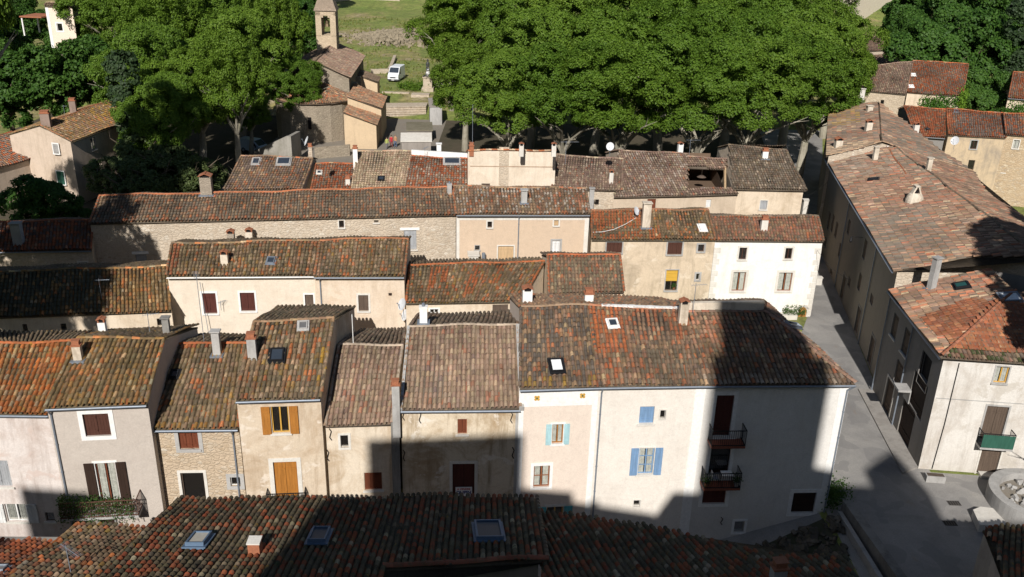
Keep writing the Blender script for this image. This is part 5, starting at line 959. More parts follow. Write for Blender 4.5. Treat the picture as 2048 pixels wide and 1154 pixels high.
h2_ = away_roof('near house whose dark roof runs down to the lower right, in full shade', (1090, 1026), 5.6, -8, 20, [(1076, 1022), (1180, 1035), (1350, 1066), (1455, 1086), (1560, 1112), (1700, 1116), (1712, 1150), (1760, 1230), (1100, 1300)], 'fore', FW)
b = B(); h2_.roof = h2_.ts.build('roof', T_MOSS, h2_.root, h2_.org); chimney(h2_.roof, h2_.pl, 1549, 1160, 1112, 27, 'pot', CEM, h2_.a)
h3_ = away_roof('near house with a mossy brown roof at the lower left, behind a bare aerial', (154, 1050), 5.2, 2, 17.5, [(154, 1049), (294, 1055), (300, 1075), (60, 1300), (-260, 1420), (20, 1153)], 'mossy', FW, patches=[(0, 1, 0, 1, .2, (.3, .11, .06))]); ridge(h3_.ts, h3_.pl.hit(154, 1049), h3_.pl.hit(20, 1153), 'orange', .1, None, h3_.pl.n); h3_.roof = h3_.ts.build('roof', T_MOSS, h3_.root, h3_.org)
aerial(h3_.root, h3_.pl.hit(142, 1146), 1.3, 1.2, -.6, 14)
h4_ = away_roof('near house with a plain dark red roof in the bottom left corner', (0, 1081), 4.4, 4, 18, [(-60, 1080), (104, 1083), (60, 1118), (20, 1160), (-200, 1400), (-420, 1330)], 'red', FW, patches=[(0, 1, 0, 1, .3, (.22, .09, .06))]); h4_.roof = h4_.ts.build('roof', T_RED, h4_.root, h4_.org); skylight(h4_.roof, h4_.pl, ((-20, 1150), (5, 1150), (18, 1139), (-8, 1139)), mat=ZINC)
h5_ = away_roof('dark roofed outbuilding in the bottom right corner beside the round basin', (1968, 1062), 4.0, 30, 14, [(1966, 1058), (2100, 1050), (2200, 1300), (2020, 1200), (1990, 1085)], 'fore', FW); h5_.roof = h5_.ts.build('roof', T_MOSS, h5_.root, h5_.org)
# ------------------------------------------------------------------ ground
def road():
    m, nt, n, l, b = newmat('asphalt'); v = objvec(nt)
    c = ramp(nt, noise(nt, .35, 6, .7, v, .5), [(.3, (.19, .18, .17)), (.5, (.25, .24, .225)), (.7, (.31, .295, .27))])
    c = mixn(nt, 1.0, c, ramp(nt, noise(nt, 14, 6, .8, v), [(.3, .78), (.75, 1.2)]), 'MULTIPLY')
    pt = ramp(nt, noise(nt, .5, 2, .4, v), [(.56, 0), (.565, .5)]); c = mixn(nt, pt, c, (.17, .165, .16))
    
    
    rs = ramp(nt, noise(nt, .8, 5, .7, objvec(nt, (1, .5, 1))), [(.62, 0), (.75, .5)]); c = mixn(nt, rs, c, (.22, .15, .09))
    l.new(c, b.inputs['Base Color']); b.inputs['Roughness'].default_value = .9; bump(nt, b, noise(nt, 18, 6, .8, v), .5, .02); return m
ASPH = road(); GRAV = plaster('pale_path', (.25, .23, .20), (.24, .2, .15), .6)
def hgt(x, y):
    z = 0.0
    if y > 141: z = 1.6*min(1, (y-141)/12)
    if y > 195: z += (y-195)*.045
    if y > 260: z += (y-260)*.10
    if x < -70: z += (-70-x)*.03*max(0, min(1, (y-80)/60))
    if y < 26 and abs(x) < 400: t_ = (26-y)/26; z = min(t_*24, 27.5) if y > -4 else 27.5+min(5, (-4-y)*.5)
    if 25.5 < y < 43.4 and x < 18: z = -2.6*max(0.0, min(1.0, (18-x)/8))
    return z
b = B(); xs = [-700, -400, -250, -150, -100, -70, -45, -30, -15, 0, 5, 10, 12, 14, 16, 18, 18.05, 24, 30, 45, 70, 100, 150, 250, 400, 700]; ys = [-300, -80, -30, -16, -4, 2, 8, 14, 20, 26, 34, 43.38, 43.42, 60, 80, 100, 120, 141, 145, 149, 153, 170, 195, 225, 260, 320, 400, 600, 1500]
nx = len(xs); b.add([(x, y, hgt(x, y)-.03) for y in ys for x in xs], [(j*nx+i, j*nx+i+1, (j+1)*nx+i+1, (j+1)*nx+i) for j in range(len(ys)-1) for i in range(nx-1)])
m, nt, n, l, bs = newmat('meadow'); v = objvec(nt); c = ramp(nt, noise(nt, .09, 6, .7, v), [(.35, (.14, .19, .035)), (.5, (.19, .22, .05)), (.60, (.27, .23, .09)), (.68, (.36, .30, .19))])
c = mixn(nt, 1.0, c, ramp(nt, noise(nt, .7, 8, .85, v), [(.36, .5), (.64, 1.4)]), 'MULTIPLY'); l.new(c, bs.inputs['Base Color']); bs.inputs['Roughness'].default_value = .95; bump(nt, bs, noise(nt, 2, 6, .8, v), .8, .3)
structure(b.build('ground', m))
def sheet(name, poly, mat, z=.012):
    b = B(); b.poly([(p[0], p[1], hgt(p[0], p[1])+z) for p in poly]); return structure(b.build(name, mat))
g = lambda x, y, z=0: P(x, y, z)[:2]
sheet('street', [(18.1, 26), (24, 26), (60, 26), (60, 44), (25.6, 46.4), (26.3, 58), (31.6, 90), (41, 118), (48, 141), (38, 141), (30, 92), (24.8, 69.2), (19, 56), (18.1, 43)], ASPH)
b = B(); b.add([(-60, 28, -2.59), (10, 28, -2.59), (18.1, 28, .0), (18.1, 43.3, .0), (10, 43.3, -2.59), (-60, 43.3, -2.59)], [(0, 1, 4, 5), (1, 2, 3, 4)]); structure(b.build('lane', ASPH))
sheet('plaza', [(-34, 92), (-11, 92), (-11, 141), (-34, 141)], GRAV, .008); EARTH_SHADE = plaster('packed_earth_shade', (.115, .09, .065), (.06, .06, .035), .7); b = B()  # packed earth, its brown also laid to deepen the shade under the trees
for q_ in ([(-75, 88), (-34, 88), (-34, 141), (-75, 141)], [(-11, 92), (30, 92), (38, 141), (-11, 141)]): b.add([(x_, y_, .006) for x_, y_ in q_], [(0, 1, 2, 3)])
structure(b.build('earth', EARTH_SHADE))
# pavement along the right house
KERB = plaster('kerb_stone', (.36, .34, .31), (.2, .18, .16), .5); b = B(); p0, p1 = C0[:2]+np.array([-.9, -.4]), L1_[:2]+np.array([-.7, 0]); q0, q1 = C0[:2]+np.array([.3, .3]), L1_[:2]+np.array([.3, 0]); b.prism([p0, q0, q1, p1], 0, .13); structure(b.build('pavement', KERB))
b = B(); p0 = g(1640, 470); q = lambda x, y, z=0: P(x, y, z)
# drains
for i, (x, y, lb) in enumerate(((1768, 857, 'iron drain grate in the street beside the white corner facade'), (1908, 1006, 'iron drain grate on the paved square near the round basin'), (1900, 1046, 'manhole cover at the shadow edge on the square'))):
    c_ = P(x, y, .03); b = B(); b.box(c_[0]-.35, c_[1]-.22, .012, c_[0]+.35, c_[1]+.22, .03)
    for k in range(5): b.box(c_[0]-.3+k*.14, c_[1]-.17, .03, c_[0]-.25+k*.14, c_[1]+.17, .036, 1)
    o = b.build('drain_grate', [simple('cast_iron', (.06, .055, .05), .8), DARKIN], None, (c_[0], c_[1], 0)); tag(o, lb, 'drain')
# retaining walls beside the corner house
b = B(); w0, w1 = P(1694, 1000, 1.0), P(1830, 1190, 1.0); dv = unit(w1-w0); sd_ = np.array([-dv[1], dv[0], 0]); b.prism([w0+sd_*.25, w0-sd_*.25, w1-sd_*.25, w1+sd_*.25], -3, 1.0); o = b.build('retaining_wall', plaster('dark_cement', (0, 0, 0))); tag(o, 'thick grey parapet wall running from the corner house down to the bottom edge', 'wall')
b = B(); w2, w3 = P(1680, 1022, .5), P(1790, 1200, .5); b.prism([w2+sd_*.12, w2-sd_*.12, w3-sd_*.12, w3+sd_*.12], -3, .5); o = b.build('low_wall', CEM); tag(o, 'thin low wall just left of the thick grey parapet', 'wall')
RUB = stone('rubble', [(.12, .10, .08), (.17, .15, .12), (.09, .08, .06)], (.10, .09, .07), 1.8, .5)
b = B(); 
for i in range(150):
    x = rnd.uniform(1480, 1690); y = 1066+(1690-x)*.10+rnd.uniform(-30, 60); c_ = P(x, y, .1); c_[2] = hgt(c_[0], c_[1])+.1; s_ = rnd.uniform(.08, .32); ax = unit(RG.normal(0, 1, 3)); ay = unit(np.cross(ax, RG.normal(0, 1, 3))); b.obox(c_, ax*s_, ay*s_*.8, np.cross(ax, ay)*s_*.6)
o = b.build('rubble', RUB, None, P(1590, 1080, 0)); o['kind'] = 'stuff'; o['label'] = 'loose rubble stones on the bare ground below the corner house'; o['category'] = 'rubble'
b = B(); p = [P(x, y, .02) for x, y in ((1440, 1095), (1500, 1060), (1640, 1035), (1690, 1012), (1700, 1140), (1560, 1160))]; b.add([(q_[0], q_[1], .024+hgt(q_[0], min(43.3, max(26, q_[1])))) for q_ in p], [(0, 1, 2, 3, 4, 5)]); structure(b.build('bare_earth', plaster('earth', (.10, .09, .065), (.05, .06, .03), .8)))
pts = [P(1672, 985, z_) for z_ in (.3, .7, 1.1)]+[P(1662, 1000, .5)]; leafmass('bush', 'dark green bush in the shade at the foot of the corner house', 'bush', pts, 1500, LEAF, .07, (.35, .35, .35))
# round basin and stone block
c0 = P(2075, 1000, .5); b = B(); n_ = 48; R0_, R1c = 2.6, 2.05
for i in range(n_):
    t0, t1 = 2*math.pi*i/n_, 2*math.pi*(i+1)/n_; e = lambda r, t, z_: (c0[0]+r*math.cos(t), c0[1]+r*math.sin(t), z_)
    b.quad(e(R0_, t0, 0), e(R0_, t1, 0), e(R0_, t1, .9), e(R0_, t0, .9)); b.quad(e(R0_, t0, .9), e(R0_, t1, .9), e(R1c, t1, .9), e(R1c, t0, .9)); b.quad(e(R1c, t0, .9), e(R1c, t1, .9), e(R1c, t1, .45), e(R1c, t0, .45))
    b.add([e(R1c, t0, .45), e(R1c, t1, .45), (c0[0], c0[1], .5)], [(0, 1, 2)], 1)
for i in range(60): rr, tt = 1.9*math.sqrt(rnd.random()), rnd.random()*6.28; s_ = rnd.uniform(.06, .18); ax = unit(RG.normal(0, 1, 3)); ay = unit(np.cross(ax, RG.normal(0, 1, 3))); b.obox((c0[0]+rr*math.cos(tt), c0[1]+rr*math.sin(tt), .52), ax*s_, ay*s_, np.cross(ax, ay)*s_*.6, 0)
o = b.build('round_basin', [CEM, GRAV], None, (c0[0], c0[1], 0)); tag(o, 'round grey stone basin half cut by the right edge, filled with stones', 'basin')
b = B(); c1 = P(1978, 1035, .4); pts = [(c1[0]-.9, c1[1]-.8), (c1[0]+.7, c1[1]-.9), (c1[0]+.55, c1[1]+.75), (c1[0]-.1, c1[1]+.85), (c1[0]-.65, c1[1]+.55)]; b.prism(pts, 0, .5); o = b.build('stone_block', SURR, None, (c1[0], c1[1], 0)); tag(o, 'low pale stone block on the square left of the round basin', 'block')
for i, (x, y, lb) in enumerate(((1633, 566, 'small pale gas box on the ground by the corner of the whitewashed house'),)):
    c_ = P(x+3, y+3, 0); b = B(); b.box(c_[0]-.25, c_[1]-.2, 0, c_[0]+.25, c_[1]+.2, .7); b.box(c_[0]-.3, c_[1]-.25, .7, c_[0]+.3, c_[1]+.25, .76); o = b.build('utility_box', SURR, None, (c_[0], c_[1], 0)); tag(o, lb, 'box')
# ------------------------------------------------------------------ church
CHS = stone('church_stone', [(.30, .25, .19), (.36, .30, .23), (.24, .20, .15), (.40, .34, .26)], (.33, .28, .21), 2.2, .3); TWS = stone('tower_stone', [(.58, .46, .32), (.64, .52, .37), (.50, .39, .27)], (.56, .45, .31), 3.2, .15)
org = np.array([-28, 132, 0.]); ch = thing('church', 'old stone church with a pointed bell tower, round apse and lean-to annexes', 'church', org)
ax_ = unit(np.array([-.06, 1, 0])); cx_ = np.array([ax_[1], -ax_[0], 0])
def cb(u, v, z): return np.array([-24.2, 131, 0])+cx_*u+ax_*v+UP*z     # nave front right corner
NW, NL, NE, NR = 9.0, 20, 8.1, 10.2
b = B(); b.quad(cb(0, 0, 0), cb(0, NL, 0), cb(0, NL, NE), cb(0, 0, NE)); b.quad(cb(-NW, 0, 0), cb(-NW, NL, 0), cb(-NW, NL, NE), cb(-NW, 0, NE)); b.poly([cb(0, 0, 0), cb(0, 0, NE), cb(-NW/2, 0, NR-.1), cb(-NW, 0, NE), cb(-NW, 0, 0)]); b.poly([cb(0, NL, 0), cb(0, NL, NE), cb(-NW/2, NL, NR-.1), cb(-NW, NL, NE), cb(-NW, NL, 0)])
for v_ in (4, 9, 14): b.obox(cb(.35, v_, 3.3), cx_*.4, ax_*.45, UP*3.3)
b.cyl(cb(-NW/2, -.04, 7.6), cb(-NW/2, .02, 7.6), .55, .55, 14, 1); b.build('nave_wall', [CHS, DARKIN], ch)
ts = TileSet(); o1 = .35
tile_quad(ts, cb(o1, NL, NE-.1), cb(o1, -.3, NE-.1), cb(-NW/2, -.3, NR), cb(-NW/2, NL, NR), 'plum'); tile_quad(ts, cb(-NW-o1, -.3, NE-.1), cb(-NW-o1, NL, NE-.1), cb(-NW/2, NL, NR), cb(-NW/2, -.3, NR), 'dark')
for s_ in (o1, -NW-o1): q4 = [cb(s_, -.3, NE-.1), cb(s_, NL, NE-.1), cb(-NW/2, NL, NR), cb(-NW/2, -.3, NR)]; deck(ts, q4, np.cross(q4[1]-q4[0], q4[2]-q4[0])*(1 if np.cross(q4[1]-q4[0], q4[2]-q4[0])[2] > 0 else -1))
ridge(ts, cb(-NW/2, -.3, NR), cb(-NW/2, NL, NR), 'dark'); ts.build('nave_roof', T_DUST, ch, org)
# apse
ac = cb(-NW/2-.3, -1.2, 0); ra = 5.6; k = 9; ang = [math.radians(180+i*180/k) for i in range(k+1)]; ap = [ac+cx_*ra*math.cos(t)+ax_*ra*math.sin(t) for t in ang]; b = B()
for i in range(k): b.quad(ap[i], ap[i+1], ap[i+1]+UP*5.6, ap[i]+UP*5.6)
for i in (0, k): e = ap[i]; b.quad(e, e+ax_*1.5, e+ax_*1.5+UP*5.6, e+UP*5.6)
m_ = ac-ax_*ra*.995; b.obox(m_+UP*2.8, cx_*.2, ax_*.2, UP*.8, 1); b.build('apse_wall', [CHS, DARKIN], ch)
ts = TileSet(); tp_ = ac+ax_*1.0+UP*7.6
for i in range(k):
    A_, B_ = ap[i]+(ap[i]-ac)*.06+UP*5.5, ap[i+1]+(ap[i+1]-ac)*.06+UP*5.5; nn = np.cross(B_-A_, tp_-A_); nn = nn if nn[2] > 0 else -nn; tile_poly(ts, [A_, B_, tp_], unit(B_-A_), 'mixed', nn); deck(ts, [A_, B_, tp_], nn)
ts.build('apse_roof', T_RED, ch, org)
# annexes
def lean(u0, u1, v0, v1, zr, zl, nm, pal='red'):
    b = B(); p = [cb(u0, v0, 0), cb(u1, v0, 0), cb(u1, v1, 0), cb(u0, v1, 0)]; zt = [zl, zr, zr, zl]
    for i in range(4): j = (i+1) % 4; b.quad(p[i], p[j], p[j]+UP*zt[j], p[i]+UP*zt[i])
    b.build('annex_wall', [plaster(nm, (.60, .46, .30), (.42, .32, .22), .35)], ch); ts = TileSet(); q4 = [p[1]+UP*(zr-.05)+cx_*.2-ax_*.2, p[2]+UP*(zr-.05)+cx_*.2, p[3]+UP*(zl+.1), p[0]+UP*(zl+.1)-ax_*.2]; tile_quad(ts, *q4, pal); nn = np.cross(q4[1]-q4[0], q4[2]-q4[0]); deck(ts, q4, nn if nn[2] > 0 else -nn); ts.build('annex_roof', T_RED, ch, org)
lean(.3, 4.6, -9.8, -5.0, 3.5, 5.0, 'annex_ochre', 'mixed'); lean(.3, 4.9, -5.0, 3.5, 4.7, 6.2, 'annex_ochre', 'mixed'); lean(0, 3.0, 11, 15, 5.5, 6.5, 'annex_ochre', 'dark')
# bell tower
tb0 = cb(-NW/2-.5, NL-4, 0); tw = 1.55; b = B(); tz0, tz1 = 0, 15.4
for sx, sy in ((-1, -1), (1, -1), (1, 1), (-1, 1)): b.obox(tb0+cx_*sx*(tw-.28-.1)+ax_*sy*(tw-.28-.1)+UP*13.6, cx_*.38, ax_*.38, UP*1.8)
b.obox(tb0+UP*5.95, cx_*tw, ax_*tw, UP*5.95); b.obox(tb0+UP*15.25, cx_*tw, ax_*tw, UP*.35)
for s_ in (-1, 1):
    for dr_ in ((cx_, ax_), (ax_, cx_)):
        for e in (-1, 1):
            b.obox(tb0+dr_[1]*s_*(tw-.15)+dr_[0]*e*(tw-.72)+UP*13.6, dr_[0]*.16, dr_[1]*.14, UP*1.8)
            b.obox(tb0+dr_[1]*s_*(tw-.15)+dr_[0]*e*.5+UP*14.75, dr_[0]*.14, dr_[1]*.13, UP*.16)
b.build('bell_tower', TWS, ch); b = B(); tp2 = tb0+UP*20.5; q4 = [tb0+cx_*sx*(tw+.2)+ax_*sy*(tw+.2)+UP*15.6 for sx, sy in ((-1, -1), (1, -1), (1, 1), (-1, 1))]
for i in range(4): b.add([q4[i], q4[(i+1) % 4], tp2], [(0, 1, 2)])
b.quad(*q4); b.build('spire', stone('spire_stone', [(.34, .26, .19), (.42, .33, .25), (.28, .22, .17)], (.30, .24, .18), 3.5, .2), ch)
b = B(); pr_ = [(.05, 14.2), (.28, 14.0), (.33, 13.5), (.45, 13.1)]
for (r0, z0_), (r1, z1_) in zip(pr_[:-1], pr_[1:]): b.cyl(tb0+UP*z0_, tb0+UP*z1_, r0, r1, 14)
b.tube([tb0-cx_*1.2+UP*14.3, tb0+cx_*1.2+UP*14.3], .07, 6); b.build('bell', simple('bronze', (.16, .12, .07), .5, .7), ch)
b = B(); b.obox(tb0+cx_*(tw+.5)+UP*12.0, cx_*.5, ax_*.2, UP*.1); b.build('ledge', CHS, ch)
# buildings and walls round the plaza
DP = plaster('plaza_render', (.30, .27, .24), (.18, .16, .14), .5)
def shed(label, x0, x1, y0, depth, h0, h1, mat, top, name='shed', yp=None):
    p0, p1 = P(x0, yp, 0), P(x1, yp, 0); a_ = unit(p1-p0); i_ = np.array([-a_[1], a_[0], 0]); t = thing(name, label, 'shed', (p0+p1)/2); b = B(); W = np.linalg.norm(p1-p0); f = Fac(p0, p1, 0, h0, h0, -i_)
    for A_, B_, z0_, z1_ in ((p0, p1, h0, h0), (p0, p0+i_*depth, h0, h1), (p1, p1+i_*depth, h0, h1), (p0+i_*depth, p1+i_*depth, h1, h1)): b.quad(A_, B_, B_+UP*z1_, A_+UP*z0_)
    b.build('wall', mat, t); b = B(); n_ = unit(i_*(h0-h1)/depth+UP); c_ = (p0+p1)/2+i_*depth/2+UP*((h0+h1)/2+.08); v_ = unit(np.cross(n_, a_)); b.obox(c_, a_*(W/2+.15), v_*(depth/2+.15), n_*.08); b.build('roof_slab', top, t); return t
shed('low stone tomb-like shelter with a pale flat slab, nearest the tiled roofs', 804, 862, 303, 2.6, 2.2, 2.6, DP, SURR, yp=316); shed('mossy flat-topped shelter behind the pale slab shelter', 815, 864, 280, 4.5, 1.6, 1.7, DP, plaster('moss_slab', (.20, .18, .13), (.12, .11, .07), .5), yp=284)
shed('small building with a white front beside the plaza steps', 860, 884, 240, 4, 2.8, 3.2, CEM, DP, yp=250)
b = B(); p0, p1 = P(508, 322, 0), P(578, 335, 0); b.prism([p0, p1, p1+[0, .5, 0], p0+[0, .5, 0]], 0, [1.2, 4.0, 4.0, 1.2]); p2 = p1+[0, 5, 0]; b.prism([p1, p2, p2+[.5, 0, 0], p1+[.5, 0, 0]], 0, [4.0, 3.5, 3.5, 4.0]); o = b.build('stone_wall', plaster('greyramp', (.34, .32, .28), (.2, .19, .15), .6), None, p0); tag(o, 'sloping-topped grey wall behind the skylight house, beside the parked blue van', 'wall')
b = B(); p0, p1 = P(630, 318, 0), P(700, 312, 0); b.prism([p0, p1, p1+[0, .4, 0], p0+[0, .4, 0]], 0, 1.5); o = b.build('stone_wall', CHS, None, p0); tag(o, 'low rubble wall between the red low roof and the church apse', 'wall')
def wallseg(label, pts, ht, th, mat, zs=None):
    b = B()
    for i in range(len(pts)-1):
        A_, B_ = np.array(pts[i]), np.array(pts[i+1]); d_ = unit(B_-A_); s_ = np.array([-d_[1], d_[0], 0])*th/2; z0_ = min(A_[2], B_[2])-.3; zt = [A_[2]+ht, A_[2]+ht, B_[2]+ht, B_[2]+ht]
        b.prism([A_+s_, A_-s_, B_-s_+d_*.1, B_+s_+d_*.1], z0_, zt)
    o = b.build('garden_wall', mat, None, pts[0]); tag(o, label, 'wall'); return o
G = lambda x, y: (lambda p: np.array([p[0], p[1], hgt(p[0], p[1])]))(P(x, y, 1.6))
PS = stone('pale_wall', [(.5, .42, .32), (.58, .5, .4), (.4, .33, .25)], (.5, .42, .32), 1.8, .3)
wallseg('dry stone wall curving up behind the white van', [G(742, 147), G(778, 146), G(784, 134), G(790, 118)], .8, .6, PS); wallseg('rough stone wall above the plaza steps, in front of the white van', [P(765, 197, .6), P(818, 199, .6)], 1.2, .6, PS)
wallseg('long pale field wall far behind the bell tower', [G(668, 32), G(720, 30), G(800, 33)], .8, 1.0, PS)
b = B()
for i in range(5): v0 = P(766, 232-i*4.5, .2+i*.3); v1 = P(852, 231-i*4.5, .2+i*.3); b.prism([v0, v1, v1+[0, 3.2, 0], v0+[0, 3.2, 0]], -.1, .12+i*.3); b.prism([v0-[0, .14, 0], v1-[0, .14, 0], v1+[0, 3.2, 0], v0+[0, 3.2, 0]], .12+i*.3, .22+i*.3)
o = b.build('steps', PS, None, P(800, 232, 0)); tag(o, 'wide worn stone steps climbing from the plaza towards the van', 'steps')
b = B()
for i in range(3): v0 = P(822, 200-i*4, 1.0+i*.3); v1 = P(858, 200-i*4, 1.0+i*.3); b.prism([v0, v1, v1+[0, 2, 0], v0+[0, 2, 0]], .5, 1.3+i*.25)
o = b.build('steps', PS, None, P(840, 200, 1)); tag(o, 'short flight of stone steps leading to the pedestal', 'steps')
p = P(856, 178, 1.9); t = thing('monument', 'white statue on a stone pedestal partly hidden by plane tree leaves', 'monument', p); q = np.array(ORG[t.name]); b = B(); b.prism([q+[-1, -1, 0], q+[1, -1, 0], q+[1, 1, 0], q+[-1, 1, 0]], q[2]-.8, q[2]+.3); b.prism([q+[-.75, -.75, 0], q+[.75, -.75, 0], q+[.75, .75, 0], q+[-.75, .75, 0]], q[2]+.3, q[2]+2.0); b.prism([q+[-.85, -.85, 0], q+[.85, -.85, 0], q+[.85, .85, 0], q+[-.85, .85, 0]], q[2]+2.0, q[2]+2.2); b.build('pedestal', PS, t)
b = B(); pr_ = [(.42, 2.2), (.34, 3.0), (.28, 3.6), (.33, 4.1), (.30, 4.4), (.12, 4.55), (.17, 4.75), (.15, 4.95), (.02, 5.05)]
for (r0, z0_), (r1, z1_) in zip(pr_[:-1], pr_[1:]): b.cyl(q+UP*z0_, q+UP*z1_, r0, r1, 14)
b.build('statue', WHITEP, t, smooth=True)
# rubble mound on the meadow
b = B()
for i in range(1500):
    u_, v_ = RG.normal(0, 1, 2); c_ = np.array([-28.5+u_*4.5, 216+v_*4, 0]); c_[2] = hgt(c_[0], c_[1])+max(0, 1.6-.8*abs(u_)*.8-.5*abs(v_)); s_ = rnd.uniform(.12, .5); ax = unit(RG.normal(0, 1, 3)); ay = unit(np.cross(ax, RG.normal(0, 1, 3))); b.obox(c_, ax*s_, ay*s_*.8, np.cross(ax, ay)*s_*.5)
o = b.build('spoil_heap', plaster('spoil', (.26, .22, .155), (.3, .25, .17), .5), None, (-29.5, 214, hgt(-29.5, 214))); tag(o, 'pale heap of earth and stones on the meadow right of the bell tower', 'heap')
o['kind'] = 'stuff'
# ------------------------------------------------------------------ van and car
def van(label, pos, yaw, L, W, H_, col, name='van'):
    t = thing(name, label, 'van', pos); c_, s_ = math.cos(yaw), math.sin(yaw); f = np.array([s_, -c_, 0]); r = np.array([c_, s_, 0]); q = np.array(pos, float)
    pt = lambda a_, b_, z_: q+r*a_+f*b_+UP*z_
    prof = [(-L/2, .35), (-L/2, H_), (L/2-1.5, H_), (L/2-.55, H_*.60), (L/2-.05, H_*.48), (L/2, .35)]; b = B(); w0 = W/2
    ws = [w0, w0*.93, w0*.93, w0*.97, w0*.98, w0]; V = [pt(-ws[i], p_[0], p_[1]) for i, p_ in enumerate(prof)]+[pt(ws[i], p_[0], p_[1]) for i, p_ in enumerate(prof)]; k_ = len(prof)
    b.add(V, [tuple(range(k_)), tuple(range(2*k_-1, k_-1, -1))]+[(i, k_+i, k_+(i+1) % k_, (i+1) % k_) for i in range(k_)]); o = b.build('body', simple('van_'+name, col, .3, 0, .03, 1, .5), t); md = o.modifiers.new('bevel', 'BEVEL'); md.width = .07; md.segments = 2
    n_ = unit(np.cross(pt(1, L/2-1.5, H_)-pt(-1, L/2-1.5, H_), pt(0, L/2-.55, H_*.6)-pt(0, L/2-1.5, H_))); n_ = n_ if n_[2] > 0 else -n_; b = B(); A_ = pt(0, L/2-1.38, H_*.96); B_ = pt(0, L/2-.62, H_*.63); b.quad(A_-r*w0*.8+n_*.02, A_+r*w0*.8+n_*.02, B_+r*w0*.86+n_*.02, B_-r*w0*.86+n_*.02); b.build('windscreen', SKYG, t)
    for s2 in (-1, 1):
        b = B(); X = s2*(w0*.98+.01); b.quad(pt(X, L/2-1.5, H_*.62), pt(X, L/2-.8, H_*.62), pt(X*.97, L/2-1.45, H_*.9), pt(X*.97, L/2-1.75, H_*.9)); b.build('side_window', SKYG, t)
        b = B(); b.obox(pt(s2*w0*.72, L/2-.0, H_*.36), r*.17, f*.04, UP*.10); b.build('headlight', simple('lamp_glass', (.6, .62, .65), .1), t); b = B(); b.obox(pt(s2*(w0+.12), L/2-1.0, H_*.6), r*.09, f*.05, UP*.13); b.build('mirror', IRON, t)
        for e in (-1, 1): b = B(); b.cyl(pt(s2*(w0-.2), e*(L/2-.95), .34), pt(s2*(w0+.01), e*(L/2-.95), .34), .34, .34, 18, 0); b.cyl(pt(s2*(w0+.01), e*(L/2-.95), .34), pt(s2*(w0+.02), e*(L/2-.95), .34), .2, .2, 12, 1); b.build('wheel', [simple('tyre', (.02, .02, .02), .8), ZINC], t)
    b = B(); b.obox(pt(0, L/2+.0, H_*.33), r*w0*.5, f*.04, UP*.09); b.build('grille', IRON, t); b = B(); b.obox(pt(0, L/2+.02, .42), r*w0*.97, f*.07, UP*.13); b.build('bumper', simple('dark_plastic', (.05, .05, .055), .6), t); b = B(); b.obox(pt(0, L/2+.10, .42), r*.26, f*.01, UP*.06); b.build('number_plate', WHITEP, t); return t
vp = P(790, 163, 1.7); van('white panel van parked on the rough ground above the plaza steps', (vp[0], vp[1]+2.2, hgt(vp[0], vp[1])), math.radians(-8), 4.9, 2.0, 2.5, (.78, .80, .82))
cp = P(505, 308, 0); van('pale blue small van half hidden behind the grey wall and tree', (cp[0], cp[1]+1, 0), math.radians(65), 4.1, 1.75, 1.8, (.35, .45, .55), 'small_van')
cp = P(925, 130, 1.8); van('white car glimpsed through the plane tree leaves right of the statue', (cp[0], cp[1], hgt(cp[0], cp[1])), math.radians(70), 4.3, 1.75, 1.6, (.75, .77, .8), 'parked_car')['category'] = 'car'
